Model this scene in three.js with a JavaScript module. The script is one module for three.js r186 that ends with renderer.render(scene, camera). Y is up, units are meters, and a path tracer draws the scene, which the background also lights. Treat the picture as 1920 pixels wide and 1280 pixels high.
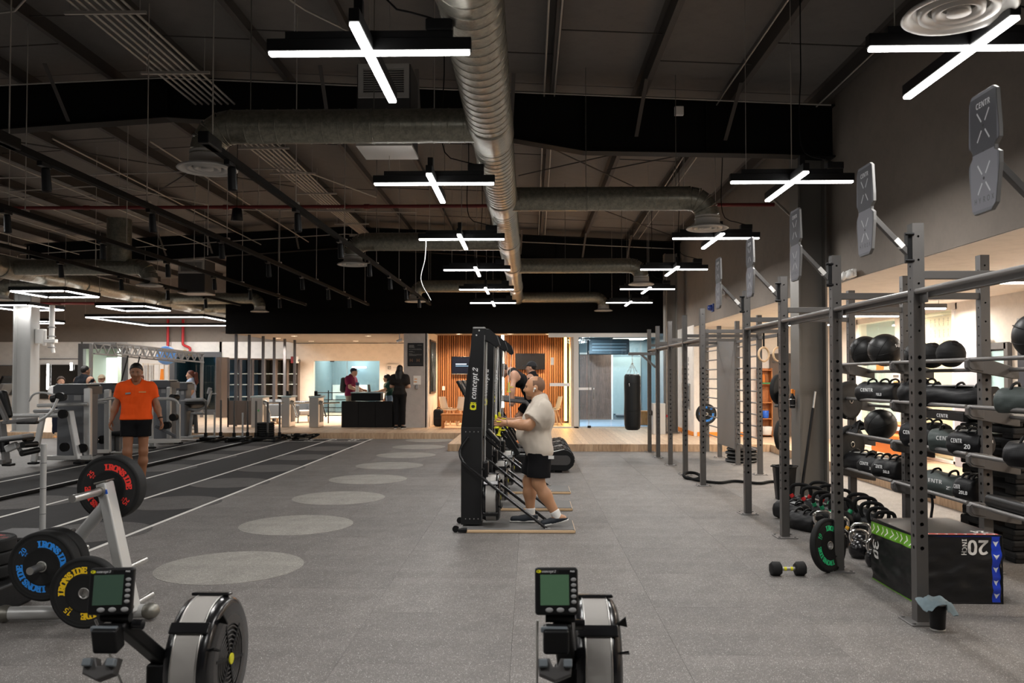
import * as THREE from 'three';
import { RoundedBoxGeometry } from 'three/addons/geometries/RoundedBoxGeometry.js';
import { mergeGeometries, mergeVertices } from 'three/addons/utils/BufferGeometryUtils.js';
import { ImprovedNoise } from 'three/addons/math/ImprovedNoise.js';
import { RectAreaLightUniformsLib } from 'three/addons/lights/RectAreaLightUniformsLib.js';

// ---------- camera, sky, light level ----------
const scene = new THREE.Scene();
const camera = new THREE.PerspectiveCamera(2 * Math.atan(640 / 1520) * 180 / Math.PI, 1.5, 0.05, 120);
camera.rotation.order = 'YXZ';
camera.position.set(0, 1.65, 0);
camera.rotation.set(1.5 * Math.PI / 180, 1.24 * Math.PI / 180, 0);
camera.setViewOffset(1920, 1280, 0, -26.2, 1920, 1280);   // a slightly raised lens, as in the photograph
camera.focus = 9; camera.userData.fStop = 3.5;
const renderer = new THREE.WebGLRenderer({ antialias: true });
renderer.toneMapping = THREE.LinearToneMapping;
renderer.toneMappingExposure = 2.55;
renderer.shadowMap.enabled = true;
scene.background = new THREE.Color(0.012, 0.014, 0.018);    // night outside
RectAreaLightUniformsLib.init();
const COOL = 0xfffdfa, WARM = 0xffd9a8, AMBER = 0xffa63a;
const LED = 46, LED_GLOW = 7;                               // radiance of the tubes' light, and of what the eye sees of them

// ---------- helpers ----------
const V = (x, y, z) => new THREE.Vector3(x, y, z);
const PI = Math.PI, RAD = PI / 180;
let seed = 7;
const rnd = () => { seed = (seed + 0x6D2B79F5) | 0; let t = Math.imul(seed ^ (seed >>> 15), 1 | seed); t = (t + Math.imul(t ^ (t >>> 7), 61 | t)) ^ t; return ((t ^ (t >>> 14)) >>> 0) / 4294967296; };
const rr = (a, b) => a + (b - a) * rnd();
const noiseGen = new ImprovedNoise();
const noise = (x, y, z = 0) => noiseGen.noise(x + 31.3, y + 17.7, z + 5.1);
const put = (g, p = [0, 0, 0], r = [0, 0, 0], s) => { if (s) g.scale(...(Array.isArray(s) ? s : [s, s, s])); if (r[0]) g.rotateX(r[0]); if (r[1]) g.rotateY(r[1]); if (r[2]) g.rotateZ(r[2]); g.translate(...p); return g; };
const box = (w, h, d, p, r) => put(new THREE.BoxGeometry(w, h, d), p, r);
const rbox = (w, h, d, rad, p, r, seg = 2) => put(new RoundedBoxGeometry(w, h, d, seg, Math.min(rad, w / 2.01, h / 2.01, d / 2.01)), p, r);
const cyl = (r1, r2, h, p, r, seg = 20, open = false) => put(new THREE.CylinderGeometry(r1, r2, h, seg, 1, open), p, r);
const sph = (r, p, s, seg = 20) => put(new THREE.SphereGeometry(r, seg, Math.round(seg * .7)), p, [0, 0, 0], s);
const torus = (R, r, p, rot, seg = 28, rs = 8, arc = 2 * PI) => put(new THREE.TorusGeometry(R, r, rs, seg, arc), p, rot);
const disc = (r, p, rot, seg = 32) => put(new THREE.CircleGeometry(r, seg), p, rot);
function aim(g, a, b) {            // a geometry that stands along +y from 0 to 1*length, laid from a to b
  const A = V(...a), B = V(...b), d = B.clone().sub(A), q = new THREE.Quaternion().setFromUnitVectors(V(0, 1, 0), d.clone().normalize());
  g.applyQuaternion(q); g.translate(...A.add(B).multiplyScalar(.5).toArray()); return g;
}
const dist = (a, b) => Math.hypot(a[0] - b[0], a[1] - b[1], a[2] - b[2]);
const rod = (a, b, r, seg = 12, r2 = r) => aim(new THREE.CylinderGeometry(r2, r, dist(a, b), seg), a, b);
function beam(a, b, w, h, rad = 0) {   // a square tube from a to b: w across, h up (upright kept)
  const A = V(...a), B = V(...b), z = B.clone().sub(A), L = z.length(); z.normalize();
  let up = Math.abs(z.y) > .98 ? V(0, 0, 1) : V(0, 1, 0); const x = up.clone().cross(z).normalize(), y = z.clone().cross(x);
  const g = rad ? new RoundedBoxGeometry(w, h, L, 2, rad) : new THREE.BoxGeometry(w, h, L);
  g.applyMatrix4(new THREE.Matrix4().makeBasis(x, y, z)); g.translate(...A.add(B).multiplyScalar(.5).toArray()); return g;
}
const tube = (pts, r, seg = 40, rs = 10, closed = false) => new THREE.TubeGeometry(new THREE.CatmullRomCurve3(pts.map(p => V(...p)), closed, 'centripetal'), seg, r, rs, closed);
function bent(pts, r, bendR = .08, rs = 10) {   // a straight-run tube with rounded bends
  const P = pts.map(p => V(...p)), path = new THREE.CurvePath(); let from = P[0];
  for (let i = 1; i < P.length - 1; i++) {
    const a = P[i].clone().sub(P[i - 1]), b = P[i + 1].clone().sub(P[i]), k = Math.min(bendR, a.length() * .45, b.length() * .45);
    const e = P[i].clone().sub(a.normalize().multiplyScalar(k)), s = P[i].clone().add(b.normalize().multiplyScalar(k));
    path.add(new THREE.LineCurve3(from, e)); path.add(new THREE.QuadraticBezierCurve3(e, P[i], s)); from = s;
  }
  path.add(new THREE.LineCurve3(from, P[P.length - 1]));
  return new THREE.TubeGeometry(path, (P.length - 1) * 8, r, rs, false);
}
const lathe = (prof, seg = 32, p, r) => put(new THREE.LatheGeometry(prof.map(q => new THREE.Vector2(q[0], q[1])), seg), p, r);
function ext(pts, depth, bev = 0, p, r, holes) {   // an outline in x,y given depth along z, centred on z
  const s = pts instanceof THREE.Shape ? pts : new THREE.Shape(pts.map(q => new THREE.Vector2(q[0], q[1])));
  if (holes) for (const h of holes) s.holes.push(h);
  const g = new THREE.ExtrudeGeometry(s, { depth: depth - 2 * bev, bevelEnabled: bev > 0, bevelSize: bev, bevelThickness: bev, bevelSegments: 2, curveSegments: 10 });
  g.translate(0, 0, -(depth - 2 * bev) / 2); return put(g, p, r);
}
const hole = (x, y, r) => { const h = new THREE.Path(); h.absarc(x, y, r, 0, 2 * PI, true); return h; };
function clean(g) { const o = g.index ? g.toNonIndexed() : g; for (const k of Object.keys(o.attributes)) if (!['position', 'normal', 'uv'].includes(k)) o.deleteAttribute(k); if (!o.attributes.normal) o.computeVertexNormals(); if (!o.attributes.uv) o.setAttribute('uv', new THREE.BufferAttribute(new Float32Array(o.attributes.position.count * 2), 2)); return o; }
function metres(g) {               // uv in metres from the side each face looks to
  const p = g.attributes.position, n = g.attributes.normal, u = new Float32Array(p.count * 2);
  for (let i = 0; i < p.count; i += 3) {
    let nx = 0, ny = 0, nz = 0; for (let k = 0; k < 3; k++) { nx += Math.abs(n.getX(i + k)); ny += Math.abs(n.getY(i + k)); nz += Math.abs(n.getZ(i + k)); }
    for (let k = 0; k < 3; k++) { const j = i + k, x = p.getX(j), y = p.getY(j), z = p.getZ(j); const q = ny >= nx && ny >= nz ? [x, z] : nx >= nz ? [z, y] : [x, y]; u[2 * j] = q[0]; u[2 * j + 1] = q[1]; }
  }
  g.setAttribute('uv', new THREE.BufferAttribute(u, 2)); return g;
}
const merge = gs => { const a = (Array.isArray(gs) ? gs : [gs]).flat(3).map(clean); return a.length === 1 ? a[0] : mergeGeometries(a); };
const taken = {};
function numbered(n) { const k = taken[n] = (taken[n] ?? -1) + 1; return k ? `${n}_${String(k).padStart(3, '0')}` : n; }
function mesh(name, gs, m, parent = scene, label) {
  let g = gs.isBufferGeometry && gs.userData.done ? gs : merge(gs);
  if (m.userData.metres && !g.userData.done) metres(g);
  g.userData.done = true;
  const o = new THREE.Mesh(g, m); o.name = parent === scene ? numbered(name) : name; o.castShadow = o.receiveShadow = true;
  if (label) o.userData.label = label;
  parent.add(o); return o;
}
function each(name, list, m, parent) { return list.map(g => mesh(name, g, m, parent)); }
function tag(o, label, category, group) { o.userData.label = label; o.userData.category = category; if (group) o.userData.group = group; return o; }
function thing(name, label, category, p = [0, 0, 0], turn = 0, group) {
  const o = new THREE.Group(); o.name = numbered(name); scene.add(o); o.position.set(...p); o.rotation.y = turn; return tag(o, label, category, group);
}
function struct(name, gs, m) { const o = mesh(name, gs, m); o.userData.kind = 'structure'; return o; }
function sgroup(name, p = [0, 0, 0]) { const o = new THREE.Group(); o.name = numbered(name); o.position.set(...p); o.userData.kind = 'structure'; scene.add(o); return o; }
function copy(root, p, turn, label, base) {
  const c = root.clone(); c.name = numbered(base || root.name.replace(/_\d{3}$/, '')); c.userData = { ...root.userData }; scene.add(c);
  c.position.set(...p); if (turn !== undefined && turn !== null) c.rotation.y = turn; if (label) c.userData.label = label; return c;
}

// ---------- textures and materials ----------
function dataTex(n, fn, srgb = false, rep = 1) {
  const d = new Uint8Array(n * n * 4);
  for (let y = 0; y < n; y++) for (let x = 0; x < n; x++) { const c = fn(x / n, y / n, x, y), i = (y * n + x) * 4; for (let k = 0; k < 3; k++) d[i + k] = Math.max(0, Math.min(255, Math.round(255 * (c.length ? c[k] : c)))); d[i + 3] = 255; }
  const t = new THREE.DataTexture(d, n, n); t.wrapS = t.wrapT = THREE.RepeatWrapping; t.magFilter = THREE.LinearFilter; t.minFilter = THREE.LinearMipmapLinearFilter; t.generateMipmaps = true;
  if (srgb) t.colorSpace = THREE.SRGBColorSpace; t.repeat.set(rep, rep); t.needsUpdate = true; return t;
}
function tileNoise(n, cells, s) {   // value noise that repeats
  const g = new Float32Array(cells * cells); const keep = seed; seed = s; for (let i = 0; i < g.length; i++) g[i] = rnd(); seed = keep;
  return (u, v) => { const x = u * cells, y = v * cells, i = Math.floor(x), j = Math.floor(y), f = x - i, h = y - j, q = (a, b) => g[((b % cells + cells) % cells) * cells + ((a % cells + cells) % cells)], e = f * f * (3 - 2 * f), k = h * h * (3 - 2 * h); return (q(i, j) * (1 - e) + q(i + 1, j) * e) * (1 - k) + (q(i, j + 1) * (1 - e) + q(i + 1, j + 1) * e) * k; };
}
function canvasTex(w, h, draw) {
  const c = document.createElement('canvas'); c.width = w; c.height = h; const x = c.getContext('2d'); draw(x, w, h);
  const t = new THREE.CanvasTexture(c); t.colorSpace = THREE.SRGBColorSpace; t.anisotropy = 8; return t;
}
const std = (color, roughness = .6, metalness = 0, more = {}) => { const { m, ...rest } = more; const o = new THREE.MeshStandardMaterial({ color, roughness, metalness, ...rest }); if (m) o.userData.metres = true; return o; };
const soft = (color, roughness, spec, more = {}) => { const { m, ...rest } = more; const o = new THREE.MeshPhysicalMaterial({ color, roughness, specularIntensity: spec, ...rest }); if (m) o.userData.metres = true; return o; };
const lin = (r, g, b) => new THREE.Color().setRGB(r, g, b);
const nA = tileNoise(512, 8, 11), nB = tileNoise(512, 32, 12), nC = tileNoise(512, 96, 13), nD = tileNoise(512, 230, 14);
// rubber crumb flooring: dark matrix with pale flecks
function rubberTex(base, fleck, share, n = 1024) {
  const c1 = tileNoise(n, 300, 21), c2 = tileNoise(n, 190, 22), p = tileNoise(n, 6, 23), w = tileNoise(n, 40, 24);
  return dataTex(n, (u, v) => { const a = c1(u, v), b = c2(u, v); const f = a > 1 - share ? 1 : b > 1 - share * .55 ? .7 : 0; const t = .93 + .1 * p(u, v) + .08 * w(u, v) + .22 * (a - .5); return base.map((q, i) => Math.min(1, (q * (1 - f) + fleck[i] * f) * t)); }, true);
}
const crumbBump = dataTex(512, (u, v) => .5 * nD(u, v) + .3 * nC(u, v) + .2 * nB(u, v));
const fineBump = dataTex(512, (u, v) => .6 * nC(u, v) + .4 * nD(u, v));
const wallMap = dataTex(512, (u, v) => { const t = .95 + .05 * nA(u, v) + .03 * nB(u, v); return [t, t, t]; }, true);
const clothBump = dataTex(256, (u, v) => .5 + .25 * Math.sin(u * 2 * PI * 64) + .25 * Math.sin(v * 2 * PI * 64));
const tileMap = rubberTex([.455, .44, .43], [.8, .79, .78], .13);
const turfMap = rubberTex([.22, .215, .215], [.4, .4, .4], .06, 512);
const spotMap = rubberTex([.66, .645, .62], [.84, .83, .8], .22, 512);
function woodTex(dark, light, planks, n = 512, gap = .02) {
  const k = tileNoise(n, 4, 41), fine = tileNoise(n, 128, 42), long = tileNoise(n, 16, 43);
  return dataTex(n, (u, v) => { const p = Math.floor(u * planks), f = u * planks - p, tone = (Math.sin(p * 12.9898) * 43758.5453 % 1 + 1) % 1; const g = .5 * fine(u * 1.0, v * .09) + .35 * long(u * 2, v * .3) + .25 * tone + .1 * k(u, v); const t = Math.min(1, Math.max(0, g)); const e = gap && f < gap ? .55 : 1; return dark.map((q, i) => (q + (light[i] - q) * t) * e); }, true);
}
const galv = dataTex(512, (u, v) => { const t = .74 + .14 * nB(u, v) + .12 * nC(u, v) - .06 * nA(u, v); return [t, t * .985, t * .94]; }, true);
const galvRough = dataTex(512, (u, v) => .7 + .25 * nB(u, v) + .1 * nC(u, v));
const M = {
  tile: [0, 1, 2, 3].map(i => { const t = tileMap.clone(); t.offset.set(i * .37, i * .61); t.needsUpdate = true; const g = [.97, 1, 1.05, .93][i] * .86; return std(lin(g * .99, g * .978, g * .962), .62, 0, { map: t, bumpMap: crumbBump, bumpScale: .0012, m: 1 }); }),
  turf: std(lin(.55, .55, .56), .85, 0, { map: turfMap, bumpMap: crumbBump, bumpScale: .0018, m: 1 }),
  spot: std(lin(.66, .655, .645), .62, 0, { map: spotMap, bumpMap: crumbBump, bumpScale: .001, m: 1 }),
  spotDark: std(lin(.5, .5, .5), .8, 0, { map: tileMap, bumpMap: crumbBump, bumpScale: .0015, m: 1 }),
  line: std(0xe9e6e0, .6, 0, { bumpMap: fineBump, bumpScale: .0006, m: 1 }),
  seam: std(0x1c1a19, .9),
  wallDark: std(lin(.21, .178, .15), .85, 0, { map: wallMap, bumpMap: fineBump, bumpScale: .0006, m: 1 }),
  wallCream: std(lin(.72, .655, .575), .8, 0, { map: wallMap, bumpMap: fineBump, bumpScale: .0005, m: 1 }),
  wallWhite: std(lin(.78, .74, .69), .8, 0, { map: wallMap, bumpMap: fineBump, bumpScale: .0005, m: 1 }),
  wallGrey: std(lin(.44, .40, .37), .8, 0, { map: wallMap, bumpMap: fineBump, bumpScale: .0006, m: 1 }),
  blackWall: soft(lin(.0026, .0024, .0024), .8, .3, { bumpMap: fineBump, bumpScale: .0005, m: 1 }),
  roof: std(lin(.158, .145, .133), .9, 0, { map: wallMap, bumpMap: crumbBump, bumpScale: .002, m: 1 }),
  purlin: std(lin(.06, .052, .046), .7),
  steelBlack: soft(lin(.0045, .0042, .004), .65, .35),
  column: std(lin(.12, .112, .1), .5, 0, { bumpMap: fineBump, bumpScale: .0004, m: 1 }),
  columnLight: std(lin(.42, .42, .41), .45),
  conduit: std(lin(.43, .4, .36), .45, .3),
  redPipe: std(lin(.16, .012, .01), .5),
  redBright: std(lin(.5, .015, .02), .45),
  galv: std(lin(.42, .41, .38), .42, .7, { map: galv, roughnessMap: galvRough, m: 1 }),
  galvDark: std(lin(.34, .335, .3), .42, .65, { map: galv, roughnessMap: galvRough, m: 1 }),
  seamMetal: std(lin(.26, .25, .22), .45, .8),
  aluWhite: std(lin(.55, .53, .5), .5, .2),
  black: soft(lin(.0065, .0065, .007), .45, .5),
  blackMatt: soft(lin(.008, .008, .008), .85, .4),
  blackGloss: std(lin(.008, .008, .009), .2),
  rubber: soft(lin(.014, .014, .014), .7, .5, { bumpMap: fineBump, bumpScale: .0004, m: 1 }),
  darkGrey: std(lin(.05, .047, .046), .5),
  midGrey: std(lin(.16, .155, .15), .5),
  rig: std(lin(.1, .094, .09), .45, .1, { bumpMap: fineBump, bumpScale: .0002, m: 1 }),
  rigLight: std(lin(.24, .23, .225), .4, .5),
  chrome: std(lin(.75, .74, .72), .16, 1),
  steel: std(lin(.55, .54, .52), .32, .9),
  silver: std(lin(.55, .55, .54), .38, .35),
  machineGrey: std(lin(.14, .147, .158), .45),
  pad: std(lin(.3, .3, .3), .5),
  padBlack: soft(lin(.011, .011, .011), .42, .7, { bumpMap: fineBump, bumpScale: .0003, m: 1 }),
  yellow: std(lin(.72, .68, .012), .45),
  orange: std(lin(.95, .3, .03), .5),
  blue: std(lin(.02, .12, .6), .5),
  green: std(lin(.25, .55, .03), .5),
  red: std(lin(.6, .03, .03), .5),
  paper: std(0xe8e4dc, .8), white: std(0xeceae6, .5),
  woodFloor: std(lin(1, 1, 1), .42, 0, { map: woodTex([.70, .585, .48], [.86, .76, .65], 6), m: 1 }),
  woodEdge: std(lin(1, .97, .93), .5, 0, { map: woodTex([.66, .53, .42], [.84, .73, .61], 5), m: 1 }),
  woodPly: std(0xd8b892, .5),
  slat: [0, 1, 2].map(i => std(lin(.36 - i * .06, .15 - i * .028, .055 - i * .012), .5, 0, { bumpMap: fineBump, bumpScale: .0004, m: 1 })),
  slatBack: std(lin(.09, .03, .01), .8),
  doorWood: std(lin(.72, .7, .7), .5, 0, { map: woodTex([.34, .25, .21], [.56, .43, .36], 7, 512, 0), m: 1 }),
  brownPanel: std(lin(.095, .07, .057), .55, 0, { bumpMap: fineBump, bumpScale: .0003, m: 1 }),
  frameGrey: std(lin(.085, .085, .09), .5),
  tealWall: std(lin(.17, .215, .235), .7), tealPale: std(lin(.4, .5, .53), .7), olive: std(lin(.75, .5, .11), .7),
  glass: new THREE.MeshPhysicalMaterial({ color: 0xf2f8f7, roughness: .02, metalness: 0, transmission: 1, thickness: 0, ior: 1.5 }),
  glassBlue: new THREE.MeshPhysicalMaterial({ color: lin(.74, .86, .9), roughness: .03, transmission: 1, thickness: 0, ior: 1.5 }),
  mirror: std(lin(.8, .82, .82), .03, 1),
  led: (() => { const o = std(0xffffff, .4); o.emissive = new THREE.Color(COOL); o.emissiveIntensity = LED_GLOW; return o; })(),
  ledAmber: (() => { const o = std(0xffffff, .4); o.emissive = lin(1, .5, .1); o.emissiveIntensity = 5; return o; })(),
  ledWarm: (() => { const o = std(0xffffff, .4); o.emissive = lin(1, .82, .6); o.emissiveIntensity = 5; return o; })(),
};
Object.assign(M, {
  lockerBlue: std(lin(.07, .15, .24), .4), greenGrey: std(lin(.3, .33, .28), .7), darkTeal: std(lin(.012, .02, .024), .6), finGrey: std(lin(.07, .07, .078), .5), oliveDark: std(lin(.06, .055, .04), .7),
  redDark: std(lin(.2, .01, .012), .5), stainless: std(lin(.55, .53, .5), .3, .8), sofa: std(lin(.12, .14, .16), .9, 0, { bumpMap: clothBump, bumpScale: .0008, m: 1 }), sofaPale: std(lin(.4, .38, .36), .9),
  deskBlack: soft(lin(.008, .0075, .008), .5, .5), plaque: std(lin(.62, .57, .5), .3), orangePale: std(lin(.75, .35, .12), .6), creamPaint: std(lin(.7, .6, .48), .5), brass: std(lin(.6, .42, .12), .35, .9), ropePale: std(lin(.35, .3, .25), .9),
  woodHoney: std(lin(1, 1, 1), .45, 0, { map: woodTex([.62, .36, .16], [.8, .52, .28], 5, 256, 0), m: 1 }), mirrorDim: std(lin(.45, .46, .46), .06, 1), paleBoard: std(lin(.32, .37, .36), .6), tealDark: std(lin(.03, .045, .055), .5), carpetBlue: std(lin(.2, .235, .28), .9),
  frost: std(lin(.75, .75, .75), .9), frostYellow: new THREE.MeshPhysicalMaterial({ color: lin(.85, .8, .6), roughness: .6, transmission: .5, thickness: 0 }), glassOffice: new THREE.MeshPhysicalMaterial({ color: lin(.82, .93, .97), roughness: .02, transmission: 1, thickness: 0, ior: 1.5 }),
  orangeSeat: std(lin(.7, .2, .03), .6), boardGrey: std(lin(.36, .37, .42), .5), cyanPane: std(lin(.45, .68, .72), .25), navy: std(lin(.018, .026, .045), .4), navyBlue: std(lin(.01, .03, .16), .35),
  reflectionGlow: (() => { const o = std(0xffffff, .5); o.emissive = lin(1, 1, 1); o.emissiveIntensity = 1.2; return o; })(), tealLed: (() => { const o = std(0xffffff, .4); o.emissive = lin(.5, .85, .9); o.emissiveIntensity = 1; return o; })(),
  clockBlue: (() => { const o = std(0x000000, .4); o.emissive = lin(.1, .4, 1); o.emissiveIntensity = 2; return o; })(), clockRed: (() => { const o = std(0x000000, .4); o.emissive = lin(1, .1, .05); o.emissiveIntensity = 2; return o; })(),
});
function addedPanelLamp(label, color, intensity, w, l, p) { const t = thing('added_panel_lamp', label, 'light', p); mesh('housing', rbox(w + .04, .05, l + .04, .008, [0, .03, 0]), M.white, t); mesh('diffuser', rbox(w, .012, l, .003, [0, .002, 0]), M.ledWarm, t); rectLight(color, intensity, w, l, [p[0], p[1] - .012, p[2]], [0, -1, 0]).rotation.set(-PI / 2, 0, 0); }  // added lamp: an area light given a housing to light a room
function rectLight(color, intensity, w, h, p, dir) {   // a light of the fitting's own size just in front of its face
  const l = new THREE.RectAreaLight(color, intensity, w, h); l.position.set(...p); l.lookAt(p[0] + dir[0], p[1] + dir[1], p[2] + dir[2]); scene.add(l); return l;
}
// ================= THE SETTING =================
// floor slab and rubber tiles (joints 1 m apart, every row of tiles set off against the next)
const floor = struct('floor', box(34, .3, 46, [-8.5, -.166, -12]), M.seam);
{
  const variants = {};
  const tileGeo = (w, l) => variants[`${w.toFixed(2)}_${l.toFixed(2)}`] ||= (() => { const g = merge(ext([[-w / 2 + .002, -l / 2 + .002], [w / 2 - .002, -l / 2 + .002], [w / 2 - .002, l / 2 - .002], [-w / 2 + .002, l / 2 - .002]], .016, .0015, [0, -.008, 0], [PI / 2, 0, 0])); metres(g); g.userData.done = true; return g; })();
  const offs = [.2, .62, .35, .7, .24, .88, .5, .13, .3];
  for (let c = 0; c < 9; c++) {
    const x0 = c === 0 ? -4.15 : -4.08 - .03 + c, x1 = c === 8 ? 4.4 : -4.08 - .03 + c + 1; if (x1 - x0 < .05) continue;
    const first = c === 0 ? [-4.15, -3.11] : [x0, x1];
    for (let k = 1; k < 21; k++) { const zc = k + offs[c]; const m = mesh('tile', tileGeo(first[1] - first[0], 1), M.tile[(k * 7 + c * 5 + ((k * c) % 3)) % 4], floor); m.position.set((first[0] + first[1]) / 2, 0, -zc - .5); }
  }
  // plain rubber beyond the tiles that can be told apart
  const far = mesh('tile_field', [box(12.7, .016, 31, [-14.9, -.008, -16]), box(8.55, .014, 4.4, [.12, -.0085, .1]), box(8.55, .016, 2.6, [.12, -.008, -22.4]), box(1.05, .016, 24, [4.92, -.008, -11])], M.tile[1], floor);
  far.userData.kind = 'stuff';
  const track = mesh('track', box(4.42, .017, 26, [-6.36, -.0085, -9]), M.turf, floor);
  const lines = [];
  for (const x of [-4.18, -5.21, -6.22, -7.25, -8.3]) mesh('lane_line', box(.05, .003, 26.4, [x, .001, -8.4]), M.line, floor);
  mesh('cross_line', box(4.1, .003, .04, [-6.2, .001, -20.62]), M.line, floor); mesh('cross_line', box(4.1, .003, .05, [-6.2, .001, -21.4]), M.line, floor);
  for (let k = 1; k < 9; k++) mesh('floor_circle', cyl(.62, .62, .003, [-2.6, .0008, -(5.03 + 2.005 * k)], [0, 0, 0], 64), M.spot, floor);
  for (const x of [-4.66, -6.65]) for (let k = 0; k < 9; k++) mesh('floor_circle', cyl(.6, .6, .003, [x, .0008, -(4.55 + 2.005 * k)], [0, 0, 0], 56), M.spotDark, floor);
  const t = canvasTex(1024, 256, (x, w, h) => { x.clearRect(0, 0, w, h); x.fillStyle = '#e8e5df'; x.font = 'bold 120px sans-serif'; x.textAlign = 'center'; ['LHEAN', 'SANCO'].forEach((s, r) => { for (let i = 0; i < 5; i++) x.fillText(s[i], 110 + i * 200, 108 + r * 124); }); });
  mesh('lane_lettering', put(new THREE.PlaneGeometry(2.9, .8), [-5.7, .004, -21.05], [-PI / 2, 0, 0]), new THREE.MeshStandardMaterial({ map: t, transparent: true, roughness: .6 }), floor);
}
// timber platform round the back and the far side
struct('platform_floor', [box(25, .16, 12, [-14.3, .08, -27.5]), box(15, .16, 14, [5.7, .08, -25.0]), box(5.6, .16, 18, [8.1, .08, -9])], M.woodFloor);
{
  const edge = sgroup('platform_edge');
  for (let k = 0; k < 30; k++) mesh('board', box(.798, .158, .02, [-25.2 + .8 * k, .08, -21.49]), M.woodEdge, edge);
  for (let k = 0; k < 9; k++) mesh('board', box(.83, .158, .02, [-1.4 + .835 * k - .0, .08, -17.99]), M.woodEdge, edge);
  for (let k = 0; k < 22; k++) mesh('board', box(.02, .158, .798, [5.29, .08, -(.5 + .8 * k)]), M.woodEdge, edge);
  mesh('board', box(.02, .158, 3.5, [-1.8, .08, -19.75]), M.woodEdge, edge);
}
// walls
struct('wall_right', [box(.25, 2.75, 24.5, [4.26, 4.28, -11.75])], M.wallDark);
struct('wall_back', [box(16.5, 2.7, .25, [-17.5, 4.37, -31.75])], M.wallDark);
struct('wall_back_lower', [box(8.1, 3.02, .26, [-21.7, 1.51, -31.75]), box(1.76, 3.02, .26, [-15.0, 1.51, -31.75]), box(2.9, 3.02, .26, [-10.75, 1.51, -31.75]), box(1.8, .14, .26, [-16.8, 2.95, -31.75]), box(2, .46, .26, [-13.1, 2.79, -31.75])], M.wallWhite);
struct('wall_reception', [box(.83, 2.95, .26, [-8.885, 1.475, -31.75]), box(2.32, 2.95, .26, [-4.71, 1.475, -31.75]), box(2.6, .68, .26, [-7.17, 2.61, -31.75]), box(.12, 3, 7.7, [-3.55, 1.5, -27.8])], M.wallCream);
struct('wall_left', box(.25, 6, 46, [-25.6, 3, -12]), M.wallDark);
struct('wall_front', box(34, 6, .25, [-8.5, 3, 6.2]), M.wallDark);
struct('wall_bulkhead', [box(12.95, 2.75, .25, [-2.5, 4.295, -23.85])], M.blackWall);
struct('pillar_wall', [box(.68, 2.92, .5, [-3.36, 1.46, -24.0])], M.wallGrey);
struct('wall_inner', [box(.2, 2.95, 2.6, [7.3, 1.475, -19.25]), box(.2, .13, 4.2, [7.3, 2.86, -15.9]), box(.2, 2.95, 13.4, [7.3, 1.475, -7.15])], M.wallWhite);
struct('wall_studio', [box(.15, 2.95, 5, [10.6, 1.475, -16]), box(3.3, 2.95, .12, [9, 1.475, -18.4])], M.tealPale);
struct('wall_studio_side', [box(3.3, 2.95, .12, [9, 1.475, -13.7])], M.wallWhite);
struct('wall_inner_end', [box(3.25, 2.95, .2, [5.75, 1.475, -20.55]), box(.2, 2.95, 3.4, [4.22, 1.475, -22.2])], M.wallWhite);
mesh('trim_1', [box(1.3, .1, .02, [4.85, .215, -20.44]), box(.02, .1, 3.2, [4.11, .215, -22.1])], M.orange).userData.kind = 'structure';
mesh('trim_2', [box(.02, .1, .5, [7.19, .215, -13.6])], M.orange).userData.kind = 'structure';
mesh('trim_3', [box(.02, .1, .8, [7.19, .215, -12.9])], M.blue).userData.kind = 'structure';
struct('soffit', [box(6.4, .12, 21, [7.345, 2.96, -10])], M.wallWhite);
struct('ceiling_reception', [box(6, .12, 7.8, [-6.2, 3.03, -27.8])], M.wallDark);
struct('ceiling_lounge', [box(8, .12, 5.5, [.5, 3.05, -26.6])], M.wallDark);
// roof: two shallow slopes of insulated panels between purlins
const roofY = x => 5.98 - .05 * Math.abs(x + 5);
{
  const ceiling = sgroup('ceiling');
  const slope = Math.atan(.05);
  mesh('roof_deck', [box(20.8, .2, 46, [0, 0, 0], [0, 0, slope]).translate(-5 - 10.38, roofY(-5) - .52 + .14, -12), box(9.6, .2, 46, [0, 0, 0], [0, 0, -slope]).translate(-5 + 4.78, roofY(-5) - .239 + .14, -12)], M.roof, ceiling);
  const xs = []; for (let x = 3.94; x > -18; x -= 1.215) xs.push(x);
  const pg = {};
  for (let i = 0; i < xs.length - 1; i++) { const xm = (xs[i] + xs[i + 1]) / 2; for (let z = -1; z < 32; z += 3.05) { const p = mesh('ceiling_panel', pg.g ||= (() => { const g = merge(rbox(1.205, .03, 3.035, .006, [0, 0, 0])); metres(g); g.userData.done = true; return g; })(), M.roof, ceiling); p.position.set(xm, roofY(xm) + .01, -z - 1.5); p.rotation.z = xm > -5 ? -slope : slope; } }
  for (const x of xs) if (Math.abs(x + 5) > .3) mesh('purlin', [box(.012, .2, 37, [x, roofY(x) - .1, -12.5]), box(.07, .012, 37, [x + .03, roofY(x) - .2, -12.5]), box(.07, .012, 37, [x - .03, roofY(x), -12.5])], M.purlin, ceiling);
  for (const x of xs) for (const dz of [4, 9.5, 14, 17.5, 20.5]) mesh('sag_rod', rod([x, roofY(x) - .13, -dz - .4 * Math.sin(x * 3)], [x - 1.215, roofY(x - 1.215) - .13, -dz - .4 * Math.sin(x * 3)], .008, 6), M.purlin, ceiling);
  for (const [a, b] of [[[.3, -13.2], [2.6, -16.5]], [[2.6, -12.2], [-.2, -15.2]], [[-4, -12.4], [-8, -17]], [[-9, -12.4], [-5, -17]], [[-12, -13], [-9, -18]], [[1.3, -17.5], [3.7, -20.8]], [[3.8, -12], [1.4, -14.5]]]) mesh('cross_brace', rod([a[0], roofY(a[0]) - .3, a[1]], [b[0], roofY(b[0]) - .3, b[1]], .012, 6), M.purlin, ceiling);
}
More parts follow.
